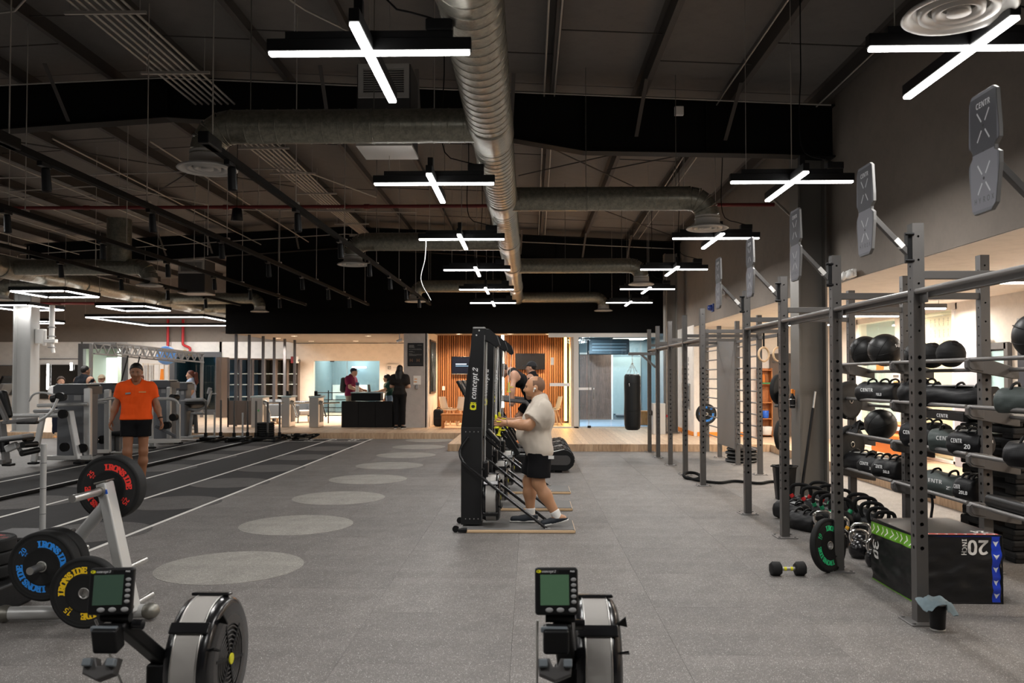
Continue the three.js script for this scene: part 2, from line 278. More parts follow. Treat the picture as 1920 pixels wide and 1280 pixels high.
// portal frames: tapered rafters and columns
function rafter(z, name) {
  const bot = [[4.12, 4.62], [3.4, 4.66], [.75, 4.72], [-.3, 4.91], [-5, 5.22], [-9.7, 4.91], [-13.4, 4.7], [-14, 4.68]], top = [-14, -5, 4.12].map(x => [x, roofY(x) - .21]);
  const g = [ext([...bot.map(p => p), ...top], .03, 0)];
  const strip = (a, b, dy) => { const L = Math.hypot(b[0] - a[0], b[1] - a[1]); return box(L + .01, .02, .22, [(a[0] + b[0]) / 2, (a[1] + b[1]) / 2 + dy, 0], [0, 0, 0]).translate(-(a[0] + b[0]) / 2, -(a[1] + b[1]) / 2, 0).rotateZ(Math.atan2(b[1] - a[1], b[0] - a[0])).translate((a[0] + b[0]) / 2, (a[1] + b[1]) / 2, 0); };
  for (let i = 0; i < bot.length - 1; i++) g.push(strip(bot[i], bot[i + 1], 0));
  for (let i = 0; i < 2; i++) g.push(strip(top[i], top[i + 1], 0));
  for (const x of [-13, -10.5, -8, -5, -2.2, .75, 2.4]) { const yb = x > .75 ? 4.7 : x > -.3 ? 4.8 : x > -5 ? 4.9 + (-.3 - x) * .066 : 5.22 + (x + 5) * .062; g.push(box(.015, roofY(x) - .21 - yb, .18, [x, (roofY(x) - .21 + yb) / 2, 0])); }
  const r = struct(name, g, M.steelBlack); r.position.z = z; return r;
}
rafter(-11.05, 'beam_1'); rafter(-22.2, 'beam_2');
{
  const b = sgroup('stay_braces');
  for (const z of [-11.05, -22.2]) for (const x of [-11.2, -9.98, -8.7, -6.3, -2.7, -1.45, -.2, 1.5, 2.7]) mesh('fly_brace', beam([x, roofY(x) - .2, z + .75], [x - .05, roofY(x) - .75, z + .1], .05, .006), M.purlin, b);
}
function hColumn(name, x, z, h, y0, m, w = .36, d = .36) { return struct(name, [box(.025, h, d, [x - w / 2, y0 + h / 2, z]), box(.025, h, d, [x + w / 2, y0 + h / 2, z]), box(w, h, .02, [x, y0 + h / 2, z + .04]), box(w + .06, .03, d + .06, [x, y0 + .015, z])], m); }
hColumn('column_1', 3.85, -11.25, 4.75, 0, M.column); hColumn('column_2', 3.74, -21.6, 4.75, .16, M.column, .3, .3);
hColumn('column_3', -13.72, -21.8, 4.7, .16, M.columnLight, .46, .4);
struct('column_bracing', [rod([4.0, 3.5, -11.25], [4.0, 4.6, -13.4], .02, 8), rod([3.62, .2, -21.55], [3.62, 4.6, -21.55], .03, 10)], M.conduit);
// ================= LAMPS =================
// cross pendants: one lateral tube, one tube running away from the camera, not crossing at its middle
const LED_L = 1.2;
function crossPendant(x, d, label, rods) {
  const t = thing('cross_pendant', label, 'light', [x, 3.57, -d], 0, 'cross-shaped pendants over the gym floor');
  mesh('lateral_housing', [rbox(1.22, .075, .06, .006, [0, .055, 0]), box(1.0, .05, .045, [0, .11, 0])], M.black, t);
  mesh('lateral_tube', rbox(1.2, .022, .05, .008, [0, .008, 0]), M.led, t);
  mesh('long_housing', [rbox(.06, .075, 1.26, .006, [0, .05, -.2])], M.black, t);
  mesh('long_tube', rbox(.055, .024, 1.25, .008, [0, .0, -.2]), M.led, t);
  each('driver_box', [rbox(.16, .07, .09, .008, [.42, .165, 0]), rbox(.05, .1, .05, .006, [0, .14, .3])], M.black, t);
  each('suspension', [rod([0, .1, 0], [0, roofY(x) - 3.7, 0], .005, 6), rod([-.45, .1, 0], [-.45, roofY(x) - 3.7, 0], .003, 5)], M.conduit, t);
  mesh('cable', tube([[.42, .2, 0], [.3, .22, .05], [.12, .3, .02], [.1, 1.2, 0], [.1, roofY(x) - 3.65, 0]], .006, 24, 6), M.blackMatt, t);
  const p = [x, 3.57, -d];
  rectLight(COOL, LED, LED_L, .05, [x, 3.562, -d], [0, -1, 0]); const b = rectLight(COOL, LED, .055, 1.25, [x, 3.552, -d - .2], [0, -1, 0]); b.rotation.set(-PI / 2, 0, 0);
  return t;
}
const order = ['first', 'second', 'third', 'fourth', 'fifth', 'sixth', 'seventh'];
for (let k = 0; k < 6; k++) { crossPendant(-.955, 4.77 + 3.28 * k, `cross-shaped white tube pendant beside the big spiral duct, ${order[k]} from the camera in its row`); }
for (let k = 0; k < 6; k++) { crossPendant(2.6, 4.77 + 3.28 * k, `cross-shaped white tube pendant in the row nearer the tall brown wall, ${order[k]} from the camera`); }
for (const [x, n] of [[-.955, 'beside the big duct'], [2.6, 'by the brown wall'], [-4.5, 'over the lanes, added for foreground light'], [-8.05, 'over the far lanes, added for foreground light']]) crossPendant(x, 1.5, `cross-shaped white tube pendant behind the camera ${n}`);  // the two over the lanes are added to brighten the left foreground
// square frames of tubes over the machines
function framePendant(x0, x1, d0, d1, label, y = 3.57) {
  const cx = (x0 + x1) / 2, cd = (d0 + d1) / 2, w = x1 - x0, l = d1 - d0;
  const t = thing('frame_pendant', label, 'light', [cx, y, -cd], 0, 'rectangular frame pendants over the machines');
  for (const s of [-1, 1]) {
    mesh('housing', [rbox(w, .09, .07, .006, [0, .06, s * l / 2])], M.black, t); mesh('tube', rbox(w - .08, .03, .05, .008, [0, .006, s * l / 2]), M.led, t);
    mesh('housing', [rbox(.07, .09, l, .006, [s * w / 2, .06, 0])], M.black, t); mesh('tube', rbox(.05, .03, l - .1, .008, [s * w / 2, .006, 0]), M.led, t);
    rectLight(COOL, LED * .7, w, .05, [cx, y - .02, -cd + s * l / 2], [0, -1, 0]); rectLight(COOL, LED * .7, .05, l, [cx + s * w / 2, y - .02, -cd], [0, -1, 0]).rotation.set(-PI / 2, 0, 0);
    each('suspension', [rod([s * w / 2, .1, -l / 2], [s * w / 2, 1.6, -l / 2], .005, 6), rod([s * w / 2, .1, l / 2], [s * w / 2, 1.6, l / 2], .005, 6)], M.conduit, t);
  }
}
framePendant(-11.7, -10.43, 17.95, 19.4, 'small black square frame of white tubes nearest over the strength machines');
framePendant(-11.85, -10.5, 21.85, 23.45, 'small square frame of white tubes beside the end of the black wall');
framePendant(-14.38, -10.5, 25.9, 30.3, 'largest rectangular frame of white tubes in front of the back wall');
framePendant(-14.9, -13.5, 21.5, 23.2, 'small square frame of white tubes beside the pale steel column');
framePendant(-17.9, -16.8, 27.9, 28.9, 'farthest small frame of white tubes high above the treadmills');
[[-7.5, 9], [-11, 12], [-15, 14], [-8, 4], [-14, 7], [-10.4, 9.4], [-12.6, 15.2], [-16, 19], [-18.2, 22], [-14.2, 17.6], [-11.4, 7]].forEach(([x, z], i) => { const t = thing('linear_pendant', `added tube lamp out of view brightening the machines, ${['first', 'second', 'third', 'fourth', 'fifth', 'sixth', 'seventh', 'eighth', 'ninth', 'tenth', 'eleventh'][i]} of them`, 'light', [x, 3.57, -z], 0, 'added lamps out of view over the machines'); mesh('housing', rbox(1.25, .07, .06, .006, [0, .05, 0]), M.black, t); mesh('tube', rbox(1.22, .025, .05, .008, [0, .006, 0]), M.led, t); each('suspension', [rod([-.5, .08, 0], [-.5, roofY(x) - 3.6, 0], .005, 6), rod([.5, .08, 0], [.5, roofY(x) - 3.6, 0], .005, 6)], M.conduit, t); rectLight(COOL, LED * 1.25, 1.25, .06, [x, 3.555, -z], [0, -1, 0]); });  // added lamps out of view, put in to brighten the machine area
// lamps under the soffit
for (const [x, d, n] of [[6.05, 5.2, 'out of line over the racks'], [6.2, 9.75, 'seen past the ball shelf'], [6.2, 13.4, 'behind the front upright of the rack'], [6.2, 15.1, 'behind the tall black column'], [6.0, 17.6, 'farthest along the pale passage']]) {
  const t = thing('linear_pendant', `straight white tube lamp under the pale soffit, ${n}`, 'light', [x, 2.76, -d], 0, 'straight lamps under the soffit');
  mesh('housing', rbox(1.25, .07, .06, .006, [0, .05, 0]), M.frameGrey, t); mesh('tube', rbox(1.22, .025, .05, .008, [0, .005, 0]), M.led, t);
  each('suspension', [rod([-.5, .08, 0], [-.5, .14, 0], .006, 6), rod([.5, .08, 0], [.5, .14, 0], .006, 6)], M.steel, t);
  rectLight(0xfff2e2, 150, 1.25, .06, [x, 2.745, -d], [0, -1, 0]);
}
addedPanelLamp('added panel lamp in the ceiling to light the glazed studio', 0xfff4e6, 9, 1.2, 2.5, [9, 2.86, -16]);
// reception downlights, behind the black wall
for (const [x, z, n] of [[-8.1, 29.9, 'beside the lockers'], [-6.4, 29.7, 'above the glass pane of the back office'], [-4.6, 29.9, 'above the cream wall with the notice'], [-7.6, 26, 'above the turnstiles'], [-5.2, 26, 'above the desk'], [-8.6, 27.5, 'above the armchairs']]) {
  const t = thing('downlight', `round warm downlight in the dark reception ceiling ${n}`, 'light', [x, 2.965, -z], 0, 'reception downlights');
  mesh('rim', torus(.09, .012, [0, 0, 0], [PI / 2, 0, 0]), M.white, t); mesh('lens', cyl(.085, .085, .01, [0, 0, 0]), M.ledWarm, t);
  const l = new THREE.SpotLight(0xffeedd, 19, 9, 1.15, .6, 2); l.position.set(x, 2.94, -z); l.target.position.set(x, 0, -z - .3); l.shadow.radius = 4; scene.add(l, l.target);
}
// lounge: lamps in the ceiling and amber strips in the joints of the slatted wall
for (const [x, z, n] of [[-2.2, 25.2, 'the lit screen'], [-.6, 25.2, 'the black screen'], [.6, 25.3, 'the white chair']]) {
  const t = thing('downlight', `round warm downlight in the lounge ceiling over ${n}`, 'light', [x, 2.985, -z], 0, 'lounge downlights');
  mesh('rim', torus(.09, .012, [0, 0, 0], [PI / 2, 0, 0]), M.white, t); mesh('lens', cyl(.085, .085, .01, [0, 0, 0]), M.ledWarm, t);
  const l = new THREE.SpotLight(0xffdcb4, 12, 9, 1.2, .6, 2); l.position.set(x, 2.95, -z); l.target.position.set(x, 0, -z - .35); l.shadow.radius = 4; scene.add(l, l.target);
}
for (const [x, y, h, n] of [[-.87, 1.85, 2.4, 'between the two slatted panels'], [1.16, 1.6, 2.75, 'at the edge of the slatted wall by the glass door']]) {
  const t = thing('light_strip', `upright amber light strip ${n}`, 'light', [x, y, -26.15]);
  mesh('channel', box(.1, h, .03, [0, 0, -.03]), M.aluWhite, t); mesh('diffuser', box(.08, h - .02, .02, [0, 0, 0]), x < 0 ? M.ledWarm : M.ledAmber, t);
  rectLight(x < 0 ? 0xffc070 : AMBER, 4.5, .08, h, [x, y, -26.12], [0, 0, 1]);
}
// glass room lamp: a bright spot high behind the glass
{
  const t = thing('ceiling_spot', 'bright white spot lamp high behind the glass of the office', 'light', [1.62, 2.72, -24.6]);
  mesh('body', lathe([[0, .12], [.05, .12], [.06, 0], [.05, 0]], 20), M.white, t); mesh('lens', sph(.055, [0, -.01, 0], [1, .5, 1]), M.led, t);
  const l = new THREE.SpotLight(0xf0f6ff, 26, 10, 1.2, .7, 2); l.position.set(1.62, 2.66, -24.6); l.target.position.set(2.2, 0, -26.4); l.shadow.radius = 3; scene.add(l, l.target);
  addedPanelLamp('added panel lamp in the ceiling to light the glass office', 0xf2f7ff, 4.5, 1.1, 1.1, [3.3, 2.9, -27.1]);
}
// the far left: a mirror reflection imitated by glass before an added lit room
addedPanelLamp('added panel lamp lighting the made-up room behind the mirror glass', 0xffffff, 8, 2.2, 1.6, [-16.8, 2.88, -34.2]);
addedPanelLamp('added panel lamp to light the office behind the reception glass', 0xf4f8ff, 2.8, 2.2, 1.6, [-7.2, 2.84, -33.6]);

// ================= AIR DUCTS =================
function spiral(len, r, pitch = .14) {   // round duct along +y with raised seams
  const prof = []; const n = Math.max(2, Math.round(len / pitch));
  for (let i = 0; i < n; i++) { const y = i * len / n; prof.push([r, y], [r, y + len / n - .014], [r + .004, y + len / n - .01], [r + .004, y + len / n - .004]); }
  prof.push([r, len]); return lathe(prof, 36);
}
function elbowDown(r) {                  // five-gore bend from +x to -y, starting at the origin
  const g = [], R = r * 1.5, n = 4;
  for (let i = 0; i < n; i++) { const a0 = i / n * PI / 2, a1 = (i + 1) / n * PI / 2; g.push(rod([R * Math.sin(a0), -R * (1 - Math.cos(a0)), 0], [R * Math.sin(a1), -R * (1 - Math.cos(a1)), 0], r, 28), torus(r, .007, [R * Math.sin(a0), -R * (1 - Math.cos(a0)), 0], [0, PI / 2, 0], 28, 6).translate(-R * Math.sin(a0), R * (1 - Math.cos(a0)), 0).rotateZ(-a0).translate(R * Math.sin(a0), -R * (1 - Math.cos(a0)), 0)); }
  return { g, end: [R, -R, 0] };
}
function roundDiffuser(r) { return [lathe([[.155, .16], [.158, .06], [.19, .04], [r, .014], [r + .012, 0], [r, -.008], [r * .9, .0], [r * .82, .03]], 40), lathe([[r * .74, .03], [r * .72, -.006], [r * .6, .005], [r * .56, .03]], 40), lathe([[r * .48, .03], [r * .46, -.006], [r * .34, .005], [r * .3, .03]], 40), lathe([[0, -.004], [r * .22, -.004], [r * .2, .03]], 40)]; }
const duct = thing('spiral_duct', 'long round galvanised spiral duct running under the roof with side branches', 'duct', [-.355, 3.93, 0]);
{
  const runs = [[-2, 7.05, .2], [7.55, 10.1, .195], [10.65, 13.3, .19], [13.85, 16.4, .18], [16.95, 20.1, .172], [20.6, 23.35, .165]];
  for (const [a, b, r] of runs) mesh('duct_run', put(spiral(b - a, r), [0, 0, -a], [-PI / 2, 0, 0]), M.galv, duct);
  const branches = [[7.3, -1, 2.36], [10.37, 1, 2.4], [13.6, -1, 2.4], [16.65, 1, 2.42], [20.35, -1, 2.3], [23.3, 1, 2.25]];
  for (const [d, s, len] of branches) {
    const r = .198 + .0 - d * .0014, f = [];
    for (const dz of [-.26, -.12, .1, .27]) f.push(torus(r + .004, .014, [0, 0, -d + dz], [0, 0, 0], 36, 8));
    f.push(put(lathe([[r, -.28], [r + .022, -.24], [r + .022, .24], [r, .28]], 36), [0, 0, -d], [-PI / 2, 0, 0]));
    mesh('collar', f, M.galv, duct);
    const br = mesh('branch', put(spiral(len - .1, .152), [s * .1, 0, -d], [0, 0, -s * PI / 2]), M.galvDark, duct);
    const e = elbowDown(.152); const m = mesh('elbow', e.g, M.galvDark, duct); m.position.set(s * len, 0, -d); if (s < 0) m.rotation.y = PI;
    const dr = mesh('dropper', [cyl(.152, .152, .08, [0, -.035, 0]), torus(.154, .007, [0, -.03, 0], [PI / 2, 0, 0])], M.galvDark, m); dr.position.set(...e.end);
    const df = mesh('diffuser', roundDiffuser(.255), M.aluWhite, m); df.position.set(e.end[0], e.end[1] - .16, 0);
    each('hanger', [rod([s * len * .45, .15, -d], [s * len * .45, 1.7, -d], .005, 6), rod([s * len * .93, .15, -d], [s * len * .93, 1.6, -d], .005, 6), torus(.156, .004, [s * len * .45, 0, -d], [0, PI / 2, 0], 30, 5)], M.seamMetal, duct);
  }
}
{ const t = thing('ceiling_diffuser', 'large round ringed air diffuser above the cross lamp by the brown wall', 'vent', [2.33, 3.62, -4.4]);
  mesh('rings', roundDiffuser(.275), M.aluWhite, t); mesh('elbow', [cyl(.152, .152, .25, [0, .25, 0]), rod([0, .35, 0], [-.35, .52, 0], .152, 24)], M.galvDark, t); mesh('branch', put(spiral(2.2, .152), [-.3, .5, 0], [0, 0, PI / 2]), M.galvDark, t); }
const duct2 = thing('spiral_duct', 'second round spiral duct over the strength machines, partly behind the lamp rails', 'duct', [-10.9, 3.93, 0]);
{
  mesh('duct_run', put(spiral(20.5, .22, .3), [0, 0, -11], [-PI / 2, 0, 0]), M.galv, duct2);
  for (const [d, s, len] of [[16.65, 1, 2.75], [19.7, -1, 1.9], [23.4, 1, 2.8], [14, -1, 2.5], [26.5, 1, 1.5]]) {
    mesh('collar', [torus(.225, .014, [0, 0, -d - .27], [0, 0, 0], 32, 8), torus(.225, .014, [0, 0, -d + .27], [0, 0, 0], 32, 8), put(lathe([[.22, -.28], [.242, -.24], [.242, .24], [.22, .28]], 32), [0, 0, -d], [-PI / 2, 0, 0])], M.galv, duct2);
    mesh('branch', put(spiral(len - .1, .165), [s * .1, 0, -d], [0, 0, -s * PI / 2]), M.galvDark, duct2);
    const e = elbowDown(.165), m = mesh('elbow', e.g, M.galvDark, duct2); m.position.set(s * len, 0, -d); if (s < 0) m.rotation.y = PI;
    const df = mesh('diffuser', roundDiffuser(.255), M.aluWhite, m); df.position.set(e.end[0], e.end[1] - .14, 0);
  }
  mesh('riser', [cyl(.24, .24, .9, [2.35, .55, -16.65], [0, 0, 0], 28)], M.galvDark, duct2);
}
function airBox(x, y, d, w, h, dep, label) {
  const t = thing('air_unit', label, 'vent', [x, y, -d]);
  mesh('casing', rbox(w, h, dep, .01, [0, 0, -dep / 2]), M.darkGrey, t);
  mesh('grille_frame', ext([[-w / 2 + .02, .06], [w / 2 - .02, .06], [w / 2 - .02, h / 2 - .01], [-w / 2 + .02, h / 2 - .01]], .03, .004, [0, 0, .01], [0, 0, 0], [new THREE.Path([[-w / 2 + .06, .1], [-w / 2 + .06, h / 2 - .05], [w / 2 - .06, h / 2 - .05], [w / 2 - .06, .1]].map(p => new THREE.Vector2(...p)))]), M.aluWhite, t);
  const n = Math.floor((h / 2 - .15) / .022); const lg = merge(box(w - .12, .004, .022, [0, 0, 0], [.7, 0, 0])); lg.userData.done = true;
  for (let i = 0; i <= n; i++) mesh('louvre', lg, M.aluWhite, t).position.set(0, .11 + i * .022, .008);
  mesh('bottom_tray', rbox(w + .02, .03, dep, .005, [0, -h / 2, -dep / 2]), M.aluWhite, t);
}
airBox(-1.4, 4.27, 7.7, .52, .78, .5, 'grey ceiling air unit with a louvred grille above the nearest duct branch');
airBox(-7.72, 3.95, 18.3, .62, .75, .6, 'dark ceiling air unit with a white louvred grille beside the black wall');

// ================= PIPES, RAILS AND CABLES UNDER THE ROOF =================
{ const t = thing('sprinkler_pipe', 'dark red sprinkler pipe crossing the whole hall under the roof', 'pipe', [0, 4.53, -13.6]);
  mesh('pipe_run', rod([-25, .0, 0], [4.1, 0, 0], .03, 12), M.redPipe, t);
  for (let x = -22; x < 4; x += 2.4) { mesh('coupling', rod([x, 0, 0], [x + .09, 0, 0], .042, 12), M.redPipe, t); mesh('hanger', rod([x + .6, 0, 0], [x + .6, roofY(x) - 4.6, 0], .005, 6), M.conduit, t); } }
tag(mesh('sprinkler_pipe', [rod([-25, 3.75, -22.9], [-11.5, 3.75, -22.9], .04)], M.redPipe), 'short dark red pipe among the ducts over the machines', 'pipe');
for (let i = 0; i < 7; i++) { const x = -4.62 + i * .09; tag(mesh('conduit', bent([[x, 5.42, -5], [x, 5.42, -13], [x - .05 * (i - 3), 5.42, -21.9]], .014, .05, 8), M.conduit), `pale conduit in the hanging bundle over the running lanes, ${order[6 - i]} from the duct side`, 'pipe', 'conduits in the roof bundle'); }
const nth = ['first', 'second', 'third', 'fourth', 'fifth', 'sixth', 'seventh', 'eighth', 'ninth', 'tenth', 'eleventh', 'twelfth'];
for (let z = 6.5, i = 0; z < 22; z += 1.65, i++) { const t = thing('trapeze_hanger', `pale strut hung from two rods carrying the conduit bundle, ${nth[i]} from the camera`, 'bracket', [-4.36, 5.39, -z], 0, 'conduit hangers'); mesh('strut', box(.85, .03, .03), M.conduit, t); each('hanger', [rod([-.36, 0, 0], [-.36, .45, 0], .005, 6), rod([.36, 0, 0], [.36, .45, 0], .005, 6)], M.conduit, t); }
function conduit(pts, label, r = .013) { tag(mesh('conduit', bent(pts, r, .18, 8), M.conduit), label, 'pipe'); }
conduit([[.2, 5.5, -2], [.2, 5.5, -10.7], [.25, 5.5, -21.9]], 'pale conduit along the purlin just past the big duct, one of a pair', .012);
conduit([[.34, 5.5, -2], [.34, 5.5, -10.7], [.42, 5.5, -21.9]], 'pale conduit along the purlin, the one of the pair farther from the big duct', .012);
conduit([[2.55, 5.36, -2], [2.55, 5.36, -10.9], [2.75, 5.36, -21.5]], 'thin pale conduit along the purlin beside the tall brown wall', .01);
conduit([[3.86, 5.28, -3], [3.86, 5.28, -10.9]], 'thin pale conduit along the top of the brown wall', .01);
conduit([[2.75, 5.3, -11.2], [2.9, 5.3, -21.5]], 'thin pale conduit behind the first roof beam towards the far wall', .01);
conduit([[-14, 5.3, -10.7], [-5, 5.69, -10.75], [4.0, 5.25, -10.75]], 'pale conduit following the top edge of the first roof beam', .011);
conduit([[-14, 5.0, -21.9], [-5, 5.55, -21.95], [3.9, 5.1, -21.9]], 'pale conduit following the top edge of the far roof beam', .012);
conduit([[-11, 5.3, -8.4], [-5.6, 5.6, -8.6], [-5.0, 5.6, -8.0]], 'bent pale conduit running off over the running lanes', .012);
conduit([[-12, 5.3, -7.1], [-3.7, 5.68, -7.3]], 'straight pale conduit high over the near lanes', .011);
conduit([[-13, 5.1, -14.2], [-4.2, 5.4, -14.4], [-3.2, 5.4, -16.8]], 'bent pale conduit behind the red pipe', .013);
conduit([[-13.5, 5.2, -16], [-8, 5.3, -15.2], [-6.5, 5.3, -17.5], [-2.5, 5.3, -17.9]], 'kinked pale conduit between lamp rails', .013);
conduit([[-1.3, 5.6, -5], [-.9, 5.55, -9], [-.85, 5.55, -10.8]], 'thin pale conduit with a joint box beside the big duct', .011);
conduit([[-3.1, 5.7, -5.5], [-2.55, 5.7, -8.7], [-1.9, 5.6, -9.4], [-1.4, 5.5, -9.6]], 'curving pale cable conduit above the cross lamps', .011);
let nthPipe = 0;
for (const [x, z] of [[-7.2, 12], [-5.9, 12.4], [-8.6, 12.8], [-9.8, 12.2], [-11, 12.6], [-12.2, 13]]) conduit([[x, 5.35 + .05 * Math.min(0, x + 5), -z], [x - .1, 5.35 + .05 * Math.min(0, x + 5), -21.8]], `pale conduit along a purlin behind the first beam, ${nth[[1, 0, 2, 3, 4, 5][nthPipe++]]} beyond the conduit bundle`);
// black lamp rails with spot lamps
[[-2.68, 6.6, 'beside the cross lamps'], [-4.36, 6.5, 'over the nearest running lane'], [-6.05, 4.5, 'over the far running lanes'], [-7.85, 4.5, 'over the machines']].forEach(([x, d0, n], ri) => {
  const t = thing('lamp_rail', `long black lamp rail ${n}`, 'rail', [x, 3.6, 0]);
  mesh('rail', [box(.055, .06, 21.8 - d0, [0, 0, -(d0 + 21.8) / 2])], M.blackMatt, t);
  mesh('feed_box', rbox(.09, .1, .3, .01, [0, .02, -d0 - .1]), M.black, t);
  each('suspension', [0, 1, 2, 3, 4, 5, 6].map(i => d0 + .15 + i * 2.45).filter(z => z < 21.7).map(z => [rod([0, .03, -z], [0, roofY(x) - 3.62, -z], .006, 6), box(.07, .02, .07, [0, .04, -z])]), M.conduit, t);
  [7.15, 9.2, 11.3, 13.35, 15.35, 17.35, 19.4].filter(z => z > d0).forEach((z, i) => {
    const s = thing('spot_lamp', `slim black spot lamp hanging from the rail ${n}, ${order[i]} along it`, 'light', [x, 3.57, -z], 0, 'spot lamps on the rails');
    mesh('adapter', rbox(.05, .04, .16, .005, [0, -.02, 0]), M.black, s); mesh('body', put(lathe([[0, .1], [.03, .1], [.036, .08], [.042, -.1], [.038, -.115], [0, -.1]], 20), [.03, -.15, .02], [.06, 0, .04]), M.black, s);
  });
});
for (const [x, d] of [[-6.2, 8.0], [-4.9, 12.2]]) tag(mesh('hanging_rod', [rod([x, 3.5, -d], [x, roofY(x), -d], .008, 8)], M.conduit), x < -6 ? 'thin grey rod hanging from the roof over the far lanes' : 'thin grey rod hanging from the roof behind the first beam', 'rod');
tag(mesh('hanging_cable', tube([[-1.45, 3.55, -11.3], [-1.47, 3.3, -11.32], [-1.52, 3.0, -11.3], [-1.38, 2.72, -11.3]], .006, 24, 6), M.white), 'loose white cable end dangling from the third cross lamp', 'cable');
{ const t = thing('speaker_box', 'small black box hanging on a thin rod among the lamp rails', 'speaker', [-4.75, 4.28, -13.0]); mesh('casing', lathe([[0, -.1], [.1, -.1], [.075, .1], [0, .1]], 4), M.black, t); mesh('rod', rod([0, .1, 0], [0, 1.7, 0], .006, 6), M.black, t); }
tag(mesh('junction_box', rbox(.12, .12, .06, .008, [2.0, 5.2, -10.8]), M.white), 'small white junction box on the conduit at the first roof beam', 'box');
// ================= RIGS ON THE FAR SIDE =================
const RIG_H = 2.69, RX = 2.63, RB = 3.885;
const uprightGeo = (() => {
  const w = .078, holes = []; for (let y = .5; y < 1.84; y += .08) holes.push(hole(0, y, .0135)); for (let y = 1.96; y < 2.64; y += .16) holes.push(hole(0, y, .008));
  const side = []; for (let y = .5; y < 1.84; y += .08) side.push(hole(0, y, .0125)); for (let y = 1.92; y < 2.64; y += .08) side.push(hole(0, y, .008));
  const plate = hs => { const s = new THREE.Shape([[-w / 2, 0], [w / 2, 0], [w / 2, RIG_H], [-w / 2, RIG_H]].map(p => new THREE.Vector2(...p))); s.holes.push(...hs); const g = new THREE.ExtrudeGeometry(s, { depth: .004, bevelEnabled: false, curveSegments: 7 }); return g; };
  const g = merge([put(plate(holes), [0, 0, w / 2 - .004]), put(plate(side), [-w / 2 + .004, 0, 0], [0, -PI / 2, 0]), box(.004, RIG_H, w, [w / 2 - .002, RIG_H / 2, 0]), box(w, RIG_H, .004, [0, RIG_H / 2, -w / 2 + .002]), box(w, .004, w, [0, RIG_H - .002, 0])]);
  metres(g); g.userData.done = true; return g;
})();
const footGeo = (() => { const g = merge([rbox(.21, .01, .21, .004, [0, .005, 0]), ...[[-1, -1], [1, 1], [1, -1], [-1, 1]].map(([a, b]) => cyl(.012, .012, .014, [a * .08, .012, b * .08], [0, 0, 0], 8))]); g.userData.done = true; return g; })();
function uprights(rig, list) { for (const [x, d] of list) { const u = mesh('upright', uprightGeo, M.rig, rig); u.position.set(x, 0, -d); mesh('foot_plate', footGeo, M.rigLight, u); } }
const R1 = [4.11, 5.56, 7.02, 8.46, 9.88], R2 = [12.4, 13.8, 15.25, 16.7, 17.87];
const rig1 = thing('training_rig', 'tall grey steel rig with ball shelves and drilled uprights beside the brown wall', 'rack');
uprights(rig1, R1.flatMap(d => [[RX, d], [RB, d]]));
for (const d of R1) mesh('crossbeam', rbox(RB - RX - .078, .055, .05, .004, [(RX + RB) / 2, 2.34, -d]), M.rig, rig1);
function pullBar(rig, x, d0, d1, y = 2.225) {
  const b = mesh('pull_up_bar', rod([x - .015, y, -d0 - .02], [x - .015, y, -d1 + .02], .019, 16), M.rigLight, rig);
  each('bar_gusset', [box(.01, .09, .1, [x + .01, y - .035, -d0 - .085]), box(.01, .09, .1, [x + .01, y - .035, -d1 + .085])], M.rig, rig);
  mesh('stringer', rbox(.04, .05, d1 - d0 - .08, .004, [x + .05, y - .02, -(d0 + d1) / 2]), M.rig, rig); return b;
}
for (let i = 0; i < 4; i++) pullBar(rig1, RX, R1[i], R1[i + 1]);
const shelfY = [1.795, 1.395, .99, .575];
const bracketGeo = (() => { const g = merge([ext([[-.185, -.055], [-.155, -.085], [.22, -.15], [.24, -.15], [.24, -.07], [.0, .005], [-.1, .022], [-.15, .022], [-.185, -.005]], .05, .005), ext([[-.17, -.05], [-.15, -.07], [-.06, -.085], [-.06, .005], [-.14, .01], [-.17, -.01]], .062, .004)]); g.userData.done = true; return g; })();
for (let i = 0; i < 5; i++) for (const y of shelfY) mesh('shelf_bracket', bracketGeo, M.rig, rig1).position.set(RB, y - .01, -R1[i] + .066);
for (let i = 0; i < 4; i++) for (const y of shelfY) { const a = -R1[i] - .0, b = -R1[i + 1] + .04; mesh('shelf_rail', rod([3.735, y, a], [3.735, y, b], .018, 14), M.rigLight, rig1); mesh('shelf_rail', rod([4.06, y - .085, a], [4.06, y - .085, b], .018, 14), M.rigLight, rig1); }
// wall-ball targets on arms
function targetTex() {
  return canvasTex(384, 832, (x, w, h) => {
    x.fillStyle = '#6a6a73'; x.fillRect(0, 0, w, h); x.fillStyle = '#31313a'; x.fillRect(22, 22, w - 44, h / 2 - 22); x.fillStyle = '#7d7d86'; x.fillRect(22, h / 2, w - 44, h / 2 - 22);
    x.fillStyle = '#d6d6da'; x.font = 'bold 58px sans-serif'; x.textAlign = 'center'; x.fillText('CENTR', w / 2, 105);
    const cross = (cy, c) => { x.strokeStyle = c; x.lineWidth = 13; for (const [a, b] of [[-1, -1], [1, -1], [-1, 1], [1, 1]]) { x.beginPath(); x.moveTo(w / 2 + a * 22, cy + b * 30); x.lineTo(w / 2 + a * 78, cy + b * 102); x.stroke(); } x.fillStyle = '#141418'; x.beginPath(); x.arc(w / 2, cy, 11, 0, 7); x.fill(); };
    cross(235, '#cfcfd4'); cross(600, '#cfcfd4'); x.fillStyle = '#26262c'; x.font = '52px sans-serif'; [...'HYROX'].forEach((c, i) => x.fillText(c, 84 + i * 54, 765)); x.beginPath(); x.arc(w / 2, h / 2 - 6, 9, 0, 7); x.fill();
  });
}
const targetMat = std(0xffffff, .45, .1, { map: targetTex() });
